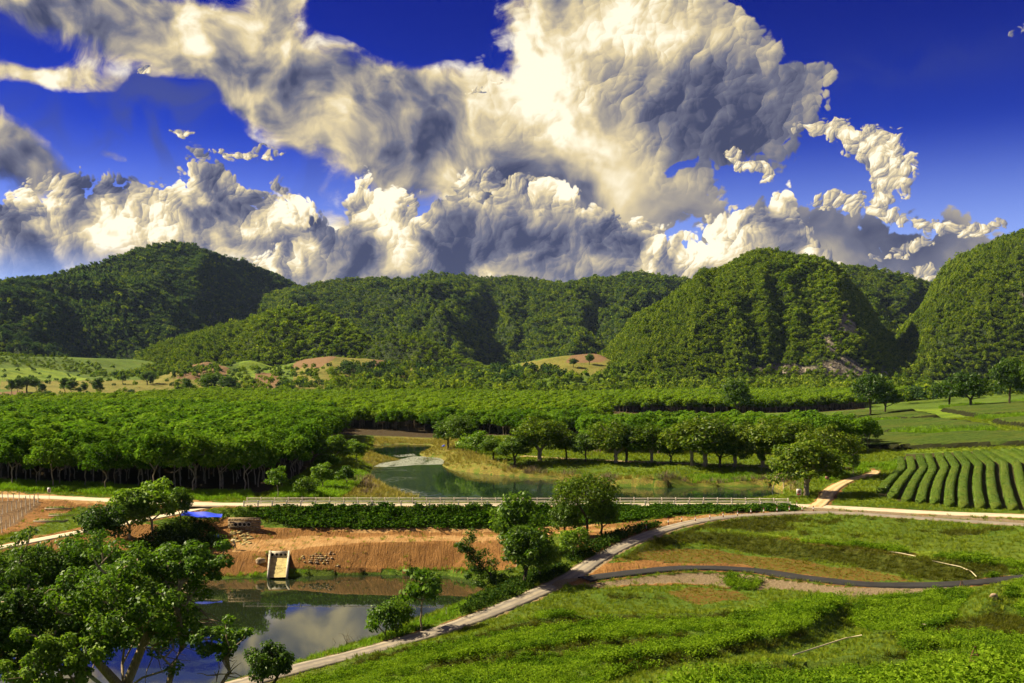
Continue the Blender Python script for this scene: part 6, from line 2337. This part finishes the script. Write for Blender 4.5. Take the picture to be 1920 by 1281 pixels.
for k, (a, b, c) in enumerate(HR):
    P_ = []
    for (zx, zy) in (a, b, c):
        P_.append(on_ground(1560 + zx / 5.333, 740 + (zy + 14) / 5.333))
    P_ = np.array(P_)
    # rounded S: sample a quadratic through the bend, softened
    t = np.linspace(0, 1, 64)
    seg = np.where(t[:, None] < .55, P_[0] + (P_[1] - P_[0]) * (t[:, None] / .55), P_[1] + (P_[2] - P_[1]) * ((t[:, None] - .55) / .45))
    for _ in range(14):
        seg[1:-1] = (seg[:-2] + 2 * seg[1:-1] + seg[2:]) / 4
    bend = np.sin(np.clip(t / .55, 0, 1) * np.pi) * -0.5
    seg[:, 0] += bend
    seg[:, 2] = ground_z(seg[:, 0], seg[:, 1])
    d = np.gradient(seg[:, :2], axis=0)
    d /= np.linalg.norm(d, axis=1, keepdims=True)
    nrm = np.stack([d[:, 1], -d[:, 0]], 1)
    hw, hh = 0.84, 1.0
    prof = [(-.92, -.1), (-1.0, .35), (-.99, .78), (-.86, .97), (-.45, 1.03), (0, 1.05), (.45, 1.03), (.86, .97), (.99, .78), (1.0, .35), (.92, -.1)]
    rs = np.random.RandomState(60 + k)
    V = np.zeros((len(seg), len(prof), 3))
    for j, (o_, h_) in enumerate(prof):
        w_ = hw * o_ * (1 + .04 * vnoise(t * 30 + k * 9, np.full(64, j * .7)))
        V[:, j, 0] = seg[:, 0] + nrm[:, 0] * w_
        V[:, j, 1] = seg[:, 1] + nrm[:, 1] * w_
        V[:, j, 2] = seg[:, 2] + hh * h_ * (1 + .035 * vnoise(t * 26 + k * 5, np.full(64, j * .9)))
    m, n = V.shape[:2]
    ii = np.arange(m * n).reshape(m, n)
    q = np.stack([ii[:-1, :-1], ii[1:, :-1], ii[1:, 1:], ii[:-1, 1:]], -1).reshape(-1, 4)
    tt = [(0, i, i + 1) for i in range(1, n - 1)] + [((m - 1) * n, (m - 1) * n + i + 1, (m - 1) * n + i) for i in range(1, n - 1)]
    e = thing("tea_hedge", tuple(seg[0]), "long clipped tea hedge, %s row counted from the sandy track" % ORD[k], 'hedge', "clipped tea hedges beside the road")
    VV = V.reshape(-1, 3) - seg[0]
    add("bush_body", mesh_np("hedge_body", VV, q, tt, [M_teab], True), e)
    # leaf skin
    cnt = 5200
    i = rs.randint(0, m - 1, cnt)
    j = rs.randint(1, n - 2, cnt)
    f, g = rs.rand(cnt)[:, None], rs.rand(cnt)[:, None]
    p = V[i, j] * (1 - f) * (1 - g) + V[i + 1, j] * f * (1 - g) + V[i, j + 1] * (1 - f) * g + V[i + 1, j + 1] * f * g - seg[0]
    v, qq = leaf_faces(rs, p, np.full((cnt, 3), .09), 1, .26, 0, 1.1, .5, .6)
    add("leaf_skin", mesh_np("hedge_leaves", v, qq, None, [M_tea]), e)

PLOTS = [("lowest broad tea plot behind the hedges", [(1584, 845), (1598, 819), (1665, 817), (1730, 819), (1804, 815), (1920, 815), (2010, 818), (2010, 830), (1920, 836), (1748, 842)]),
         ("middle tea plot above the tall grass strip", [(1560, 801), (1598, 796.5), (1691, 791), (1757, 788.5), (1804, 794), (1869, 804), (1871, 806), (1729, 811.5), (1665, 812.5), (1575, 813.5)]),
         ("upper left tea plot below the dark trees", [(1566, 778), (1616, 773.5), (1710, 771.5), (1714, 773), (1616, 784), (1577, 790.5), (1564, 793)]),
         ("narrow tea plot pointing at the grassy track", [(1600, 788), (1672, 780.5), (1716, 775.5), (1757, 782.5), (1755, 785), (1695, 788), (1665, 788)]),
         ("upper right tea plot below the black trees", [(1766, 771), (1804, 764.5), (1920, 757), (2050, 755), (2050, 778), (1916, 779), (1832, 783), (1796, 775.5)]),
         ("small tea plot at the right edge under the grassy track", [(1866, 790), (1920, 787.5), (2030, 786), (2030, 799), (1916, 801), (1871, 795)]),
         ("small tea clearing in the middle of the rubber trees", [(1140, 791), (1160, 780), (1240, 779), (1262, 786), (1240, 793)])]
for k, (lab, poly) in enumerate(PLOTS):
    g = np.array([on_ground(px, py) for px, py in poly])
    x0, y0 = g[:, 0].min() - 4, g[:, 1].min() - 4
    x1, y1 = g[:, 0].max() + 4, g[:, 1].max() + 4
    xs = np.arange(x0, x1, 2.4)
    ys = np.arange(y0, y1, 0.62)
    if len(ys) > 900:
        ys = np.linspace(y0, y1, 900)
    XX, YY = np.meshgrid(xs, ys, indexing='ij')
    ZZ = ground_z(XX.ravel(), YY.ravel()).reshape(XX.shape)
    px = 960 + FPX * XX / YY
    py = HY + FPX * (CZ - ZZ) / YY
    inside = in_poly(px, py, poly)
    row = (np.arange(len(ys)) % 4)[None, :]
    hh = np.where(row == 0, 0.10, 1.15) + 0.10 * fbm(XX / 4, YY / 2, oct=2)
    hh = np.where(vnoise(XX / 9 + k, YY / 3) > .55, hh * .75, hh)
    hh = np.where(inside, hh + .35, -0.25)
    V = np.stack([XX, YY, ZZ + hh], -1)
    m, n = XX.shape
    ii = np.arange(m * n).reshape(m, n)
    q = np.stack([ii[:-1, :-1], ii[1:, :-1], ii[1:, 1:], ii[:-1, 1:]], -1).reshape(-1, 4)
    qi = inside.reshape(-1)[q].any(1)
    qs = q[qi]
    tf_me = mesh_np("tea_field", V.reshape(-1, 3), qs, None, [M_teaf, M_teaside], False)
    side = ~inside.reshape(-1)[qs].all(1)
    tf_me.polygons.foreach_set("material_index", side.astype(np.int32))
    o = add("tea_field", tf_me)
    tag(o, lab, 'tea field', None, 'stuff')

# strips of tall grass between the plots
rs = np.random.RandomState(66)
STRIPS = [[(1665, 815), (1690, 810), (1760, 806), (1850, 806), (1872, 809), (1800, 814), (1720, 816)], [(1575, 795), (1660, 789), (1690, 789), (1600, 796)], [(1830, 785), (1920, 780), (1990, 780), (1990, 786), (1880, 789)], [(1760, 766), (1830, 760), (1850, 763), (1780, 768)], [(1890, 758), (1930, 750), (1990, 748), (1990, 755)]]

# ------------------------------------------------------------------ ground cover: crop, creeper, grass, reeds
def tuft_mesh(name, seed, n, h, spread, wd, mat, bend=0.5):
    rs = np.random.RandomState(seed)
    v, q, t = [], [], []
    for k in range(n):
        a = rs.rand() * 6.283
        b = np.array([math.cos(a), math.sin(a), 0]) * rs.rand() * spread
        d = np.array([math.cos(a), math.sin(a), 0]) * bend * rs.uniform(.3, 1.2) + rs.normal(0, .15, 3) * np.array([1, 1, 0])
        hh = h * rs.uniform(.55, 1.15)
        sd = np.array([-math.sin(a), math.cos(a), 0]) * wd
        m = b + d * hh * .35 + np.array([0, 0, hh * .6])
        e = b + d * hh + np.array([0, 0, hh * .95])
        i = len(v)
        v += [b - sd, b + sd, m + sd * .8, m - sd * .8, e]
        q.append((i, i + 1, i + 2, i + 3))
        t.append((i + 3, i + 2, i + 4))
    return proto(name, mesh_np(name, v, q, t, [mat]))


def leafy_mesh(name, seed, n, r, h, leaf, mat, up=.9):
    rs = np.random.RandomState(seed)
    c = np.stack([rs.normal(0, r * .45, n), rs.normal(0, r * .45, n), rs.uniform(.25, 1, n) * h], 1)
    v, q = leaf_faces(rs, c, np.full((n, 3), .06), 1, leaf, .2, up, .3, .62)
    return proto(name, mesh_np(name, v, q, None, [mat]))


M_crop = leaf_material("crop_leaves", (0.046, 0.098, 0.005), (0.125, 0.215, 0.010), (0.220, 0.320, 0.022), 0.32, 0.0)
M_creep = leaf_material("creeper_leaves", (0.012, 0.040, 0.004), (0.042, 0.098, 0.009), (0.100, 0.180, 0.016), 0.28, 0.0)
M_grass = leaf_material("grass_blades", (0.050, 0.092, 0.006), (0.120, 0.175, 0.012), (0.215, 0.250, 0.026), 0.3, 0.0)
M_lushg = leaf_material("lush_grass_blades", (0.050, 0.115, 0.006), (0.115, 0.220, 0.014), (0.200, 0.310, 0.028), 0.35, 0.0)
M_dryg = leaf_material("dry_grass_blades", (0.120, 0.095, 0.022), (0.220, 0.180, 0.045), (0.330, 0.290, 0.080), 0.25, 0.0)
M_rustg = leaf_material("rusty_turf", (0.110, 0.055, 0.010), (0.150, 0.110, 0.014), (0.160, 0.160, 0.020), 0.25, 0.0)
M_twig = leaf_material("grey_brush", (0.085, 0.060, 0.040), (0.150, 0.110, 0.075), (0.230, 0.175, 0.120), 0.1, 0.0)
M_crop2 = leaf_material("shaded_crop_leaves", (0.024, 0.060, 0.004), (0.070, 0.140, 0.008), (0.140, 0.230, 0.016), 0.35, 0.0)  # darker leaf tone, spread in random patches
CROP = [leafy_mesh("crop_%d" % i, 500 + i, 70, .52, .58, .145, M_crop if i < 2 else M_crop2) for i in range(4)]
CROP.append(leafy_mesh("crop_tall", 509, 70, .42, 1.0, .13, M_crop))
CREEP = [leafy_mesh("creeper_%d" % i, 510 + i, 26, .75, .6, .40, M_creep, .7) for i in range(3)]
GRASS = [tuft_mesh("grass_%d" % i, 520 + i, 16, .42, .38, .022, M_grass, .7) for i in range(3)]
LUSHG = [tuft_mesh("lush_grass_%d" % i, 530 + i, 16, .60, .40, .026, M_lushg, .5) for i in range(2)]
DRYG = [tuft_mesh("dry_grass_%d" % i, 540 + i, 15, .55, .40, .024, M_dryg, .5) for i in range(2)]
RUSTG = [tuft_mesh("rusty_turf_%d" % i, 550 + i, 12, .20, .45, .024, M_rustg, .8) for i in range(2)]
M_oliveg = leaf_material("olive_grass_blades", (0.020, 0.030, 0.003), (0.056, 0.068, 0.007), (0.150, 0.152, 0.022), 0.3, 0.0)
OLIVEG = [tuft_mesh("olive_grass_%d" % i, 570 + i, 18, .55, .40, .022, M_oliveg, .4) for i in range(2)]
TWIG = [tuft_mesh("brush_%d" % i, 560 + i, 18, 1.0, .5, .018, M_twig, .7) for i in range(2)]
# lookups of the land cover on the sheet


def cover_at(x, y, arr):
    r = np.clip(np.searchsorted(rowsY, y) - 1, 0, len(rowsY) - 1)
    u = x / (np.maximum(y, 0) + 14.0)
    c = np.clip(np.searchsorted(GU, u) - 1, 0, len(GU) - 1)
    return arr[r, c]


POND_MASK = (in_poly(GX, GY, [p[:2] for p in p1w]) | in_poly(GX, GY, [p[:2] for p in p2w])).astype(float)


def cand(Y0, Y1, dens, seed, margin=0.60):
    rs = np.random.RandomState(seed)
    area = margin * (Y1 ** 2 - Y0 ** 2)
    n = int(area * dens)
    Y = np.sqrt(rs.uniform(Y0 ** 2, Y1 ** 2, n))
    X = rs.uniform(-margin, margin, n) * Y
    Z = ground_z(X, Y)
    px = 960 + FPX * X / Y
    py = HY + FPX * (CZ - Z) / Y
    ok = (cover_at(X, Y, POND_MASK) < .5) & (Z > ZN)
    dr = cover_at(X, Y, D_roads)
    ok &= dr > 1.75 + 0.5 * vnoise(X, Y)
    ok &= ~((cover_at(X, Y, D_road) < 2.7))
    return [a[ok] for a in (X, Y, Z, px, py)] + [rs]


def many(polys, px, py):
    m = np.zeros(px.shape, bool)
    for p in polys:
        m |= in_poly(px, py, p)
    return m


CROP_POLY = [[(556, 1281), (700, 1247), (860, 1203), (960, 1172), (1020, 1157), (1280, 1156), (1420, 1151), (1500, 1130), (1560, 1126), (1585, 1133), (1540, 1160), (1500, 1185), (1420, 1214), (1290, 1240), (1180, 1262), (1100, 1300), (540, 1320)],
             [(1600, 1137), (1640, 1128), (1760, 1115), (1800, 1108), (1822, 1114), (1795, 1145), (1782, 1178), (1720, 1183), (1640, 1190), (1606, 1176), (1590, 1152)],
             [(1690, 1192), (1800, 1191), (1960, 1200), (1990, 1330), (1200, 1330), (1330, 1272), (1420, 1258), (1500, 1265), (1620, 1262), (1712, 1262), (1702, 1225)],
             [(1872, 1118), (1905, 1098), (1990, 1080), (1990, 1128), (1905, 1124)], [(1885, 1165), (1920, 1130), (1990, 1130), (1990, 1170)],
             [(1690, 1052), (1780, 1043), (1920, 1054), (2000, 1062), (2000, 1082), (1850, 1086), (1800, 1066)], [(1480, 1014), (1640, 1026), (1700, 1034), (1700, 1040), (1600, 1034)],
             [(1350, 1090), (1390, 1078), (1430, 1088), (1420, 1104), (1370, 1108)]]
X, Y, Z, px, py, rs = cand(34, 170, 5.0, 71)
m = many(CROP_POLY, px + 6 * fbm(X / 3, Y / 3), py + 4 * fbm(X / 3 + 9, Y / 3))
ln = fbm(X / 5, Y / 5, oct=3)
s = (1.15 + 0.6 * ln) * rs.uniform(.75, 1.25, len(X))
pn_ = vnoise(X / 2.2 + 40, Y / 2.2) + .6 * vnoise(X / 9, Y / 9)
pk_ = np.where(pn_ > .28, 2 + (rs.rand(len(X)) > .5), (rs.rand(len(X)) > .5) * 1)
pk_ = np.where(rs.rand(len(X)) < .07, 4, pk_).astype(int)
m &= cover_at(X, Y, STEEP) < .5
m &= (vnoise(X / 3.1 + 7, Y / 3.1) + .5 * vnoise(X * .9, Y * .9)) > -.82
scatter("crop", np.stack([X, Y, Z - .04], 1)[m], CROP, s[m], None, pk_[m], label="knee high leafy green crop covering the near slope", cat='crop', seed=1)
CREEP_POLY = [[(470, 953), (700, 950), (1000, 951), (1250, 951), (1490, 952), (1500, 957), (1400, 960), (1280, 966), (1160, 980), (1000, 990), (860, 990), (700, 993), (640, 991), (590, 989), (530, 982), (480, 968)]]
X, Y, Z, px, py, rs = cand(150, 200, 4.0, 72)
m = many(CREEP_POLY, px + 8 * fbm(X / 3, Y / 3), py + 5 * fbm(X / 2.5 + 9, Y / 2.5))
s = rs.uniform(.8, 1.3, len(X)) * (1 + .35 * fbm(X / 4, Y / 4))
scatter("creeper", np.stack([X, Y, Z - .03], 1)[m], CREEP, s[m], label="dense green creeper covering the dam slope below the white fence", cat='creeper', seed=2)

DARKG = [[(240, 1030), (300, 990), (350, 975), (400, 975), (430, 955), (478, 955), (475, 975), (420, 972), (385, 990), (420, 1012), (415, 1030), (330, 1032)], [(1060, 1052), (1130, 1010), (1210, 988), (1240, 985), (1190, 1008), (1120, 1045), (1090, 1066)],
         [(880, 1135), (1000, 1075), (1050, 1065), (1090, 1070), (960, 1128), (860, 1165)]]
X, Y, Z, px, py, rs = cand(95, 215, 3.0, 73)
m = many(DARKG, px + 6 * fbm(X / 3, Y / 3), py + 3 * fbm(X / 2.5 + 9, Y / 2.5))
M_scrub = leaf_material("scrub_leaves", (0.010, 0.028, 0.005), (0.030, 0.062, 0.010), (0.075, 0.115, 0.018), 0.25, 0.0)
SCRUB = [leafy_mesh("scrub_%d" % i, 515 + i, 26, .7, .9, .30, M_scrub, .5) for i in range(2)]
scatter("scrub", np.stack([X, Y, Z - .05], 1)[m], SCRUB, rs.uniform(.7, 1.3, m.sum()), label="dark low scrub under the lane trees and beside the path", cat='scrub', seed=3)
SCM = m

LUSH_POLY = [[(700, 1085), (840, 1080), (905, 1092), (905, 1108), (850, 1120), (820, 1100)], [(430, 1078), (700, 1066), (930, 1066), (930, 1078), (840, 1079), (560, 1080), (440, 1088)], [(-20, 903), (215, 912), (380, 925), (470, 925), (470, 936), (380, 938), (200, 928), (-20, 918)],
             [(545, 1246), (700, 1200), (850, 1140), (920, 1108), (990, 1095), (960, 1112), (850, 1160), (700, 1210), (560, 1248)], [(1290, 895), (1400, 890), (1440, 896), (1400, 904), (1300, 906)], [(560, 905), (640, 880), (690, 890), (640, 935), (500, 935)],
             [(1590, 875), (1690, 868), (1690, 880), (1620, 890)], [(1560, 885), (1600, 890), (1570, 898), (1540, 905)]]
X, Y, Z, px, py, rs = cand(80, 300, 2.6, 74)
m = many(LUSH_POLY, px + 6 * fbm(X / 3, Y / 3), py + 3 * fbm(X / 2.5 + 9, Y / 2.5)) & ~many(CROP_POLY, px, py)
scatter("lush_grass", np.stack([X, Y, Z - .02], 1)[m], LUSHG, rs.uniform(.7, 1.4, m.sum()) * np.where(Y[m] > 200, 1.5, 1.0), label="lush light green grass fringing ponds, path and plantation", cat='grass', seed=4)


def fill(Y0, Y1, dens, seed, size, tagname):
    X, Y, Z, px, py, rs = cand(Y0, Y1, dens, seed)
    d, du, ru, br = (cover_at(X, Y, a) for a in (DIRT, DRY, RUST, BROWN))
    no = many(CROP_POLY, px, py) | many(CREEP_POLY, px, py) | many([[(1640, 930), (1700, 850), (1990, 842), (1990, 965), (1800, 950), (1680, 940)]], px, py)
    inpl = in_poly(X, Y, PL1) & (Y > yfront(X) + 8)
    base = ~no & ~inpl & (br < .5)
    sparse = rs.rand(len(X)) < .10
    st = base & (d < .3) & (cover_at(X, Y, STEEP) > .4) & (du < .5)
    base = base & ~st
    g = base & ((d < .3) | sparse) & (du < .5) & (ru < .5)
    P_ = np.stack([X, Y, Z - .02], 1)
    s = size * rs.uniform(.6, 1.3, len(X)) * (1 + .4 * fbm(X / 6, Y / 6))
    scatter("grass", P_[g], GRASS, s[g], label="%s green grass over slopes and banks" % tagname, cat='grass', seed=seed)
    k = base & (d < .3) & (du > .5)
    tw = k & (vnoise(X / 4 + 3, Y / 4) > .25) & (py > 880)
    scatter("dry_grass", P_[k & ~tw], DRYG, s[k & ~tw], label="%s straw coloured growth along the far pond" % tagname, cat='grass', seed=seed + 1)
    if tw.sum() > 5:
        scatter("brush", P_[tw], TWIG, s[tw], label="%s grey brown dead brush at the far pond edge" % tagname, cat='brush', seed=seed + 3)
    k = base & (d < .3) & (ru > .5)
    if k.sum() > 5:
        scatter("rusty_turf", P_[k], RUSTG, s[k], label="%s rusty red turf on the terrace floors" % tagname, cat='turf', seed=seed + 2)


X, Y, Z, px, py, rs = cand(50, 185, 5.5, 79)
m = (cover_at(X, Y, STEEP) > .35) & (cover_at(X, Y, DIRT) < .3)
rt = np.zeros((m.sum(), 3))
rt[:, 0] = .75 + rs.normal(0, .15, m.sum())
rt[:, 2] = rs.normal(-.45, .4, m.sum())
scatter("slope_grass", np.stack([X, Y, Z - .03], 1)[m], OLIVEG, rs.uniform(.6, 1.1, m.sum()), rt, label="long olive grass combed down the steep terrace faces", cat='grass', seed=15)
fill(34, 130, 3.6, 80, .8, "near")
fill(130, 215, 2.2, 90, 1.0, "middle")
fill(215, 420, 0.9, 100, 1.45, "distant")

X, Y, Z, px, py, rs = cand(280, 800, 0.5, 76)
m = many(STRIPS, px, py)
scatter("tall_grass", np.stack([X, Y, Z - .05], 1)[m], LUSHG, rs.uniform(2.2, 4.2, m.sum()), label="strips of tall light grass between the tea plots", cat='grass', seed=14)
# small pale pads floating on the far pond
rs = np.random.RandomState(8)
wp = [(702, 875), (712, 868), (748, 862), (775, 856), (800, 856), (828, 859.5), (836, 866), (828, 871), (780, 872), (730, 876)]
wp2 = [(735, 854), (775, 851), (783, 855), (745, 857)]
pts = []
while len(pts) < 8000:
    px, py = rs.uniform(700, 836), rs.uniform(850, 877)
    a = np.array([px]), np.array([py])
    if in_poly(*a, wp)[0] or (in_poly(*a, wp2)[0] and rs.rand() < .6):
        x, y, z = WP(px, py, ZF)
        if vnoise(np.array([x / 3]), np.array([y / 9]))[0] > -1.1 + .9 * rs.rand():
            pts.append((x, y, ZF + .015))
M_pads = leaf_material("floating_pads", (0.12, 0.14, 0.08), (0.24, 0.26, 0.18), (0.42, 0.42, 0.34), 0.05, .25)
th = np.linspace(0, 2 * np.pi, 7)[:-1]
PAD = proto("pale_pad", mesh_np("pale_pad", np.stack([np.cos(th) * .3, np.sin(th) * .3, np.array([.02, .0, .03, 0, .02, .01])], 1), [(0, 1, 2, 3), (0, 3, 4, 5)], None, [M_pads]))
scatter("floating_pads", np.array(pts), [PAD], rs.uniform(.25, .9, len(pts)), label="pale sheet of small floating pads on the far pond", cat='water weed', seed=9)
# dead twigs in the near pond
rs = np.random.RandomState(12)
x, y, z = WP(657, 1205, ZN)
mb = MB()
for k in range(16):
    p = np.array([rs.normal(0, .9), rs.normal(0, .4), -.3])
    q = [p]
    d = np.array([rs.normal(0, .5), 0, 1.0])
    for s in range(4):
        d = d + rs.normal(0, .35, 3)
        q.append(q[-1] + d / np.linalg.norm(d) * .55)
    mb.tube(np.array(q), np.linspace(.022, .008, 5), 4, False)
o = add("dead_brush", mb.mesh("dead_brush", [M_dwood]), None, (x, y, ZN))
tag(o, "bare dark twigs standing in the near pond by the shore", 'dead brush')

# ------------------------------------------------------------------ thin summer air over the valley
mb = MB()
mb.box((0, 2300, 213), (8000, 5400, 446))
hz = mb.mesh("haze")
hm = bpy.data.materials.new("haze_air")
hm.use_nodes = True
hm.node_tree.nodes.clear()
hb = NB(hm.node_tree)
ho = hb.node('ShaderNodeOutputMaterial')
hv = hb.node('ShaderNodeVolumePrincipled')
hv.inputs['Color'].default_value = (0.45, 0.62, 1.0, 1)
hv.inputs['Density'].default_value = 0.000013
hv.inputs['Anisotropy'].default_value = 0.0
hb.l.new(hv.outputs[0], ho.inputs['Volume'])
hz.materials.append(hm)
o = add("haze", hz)
tag(o, "thin blue summer haze over the valley", None, None, 'stuff')
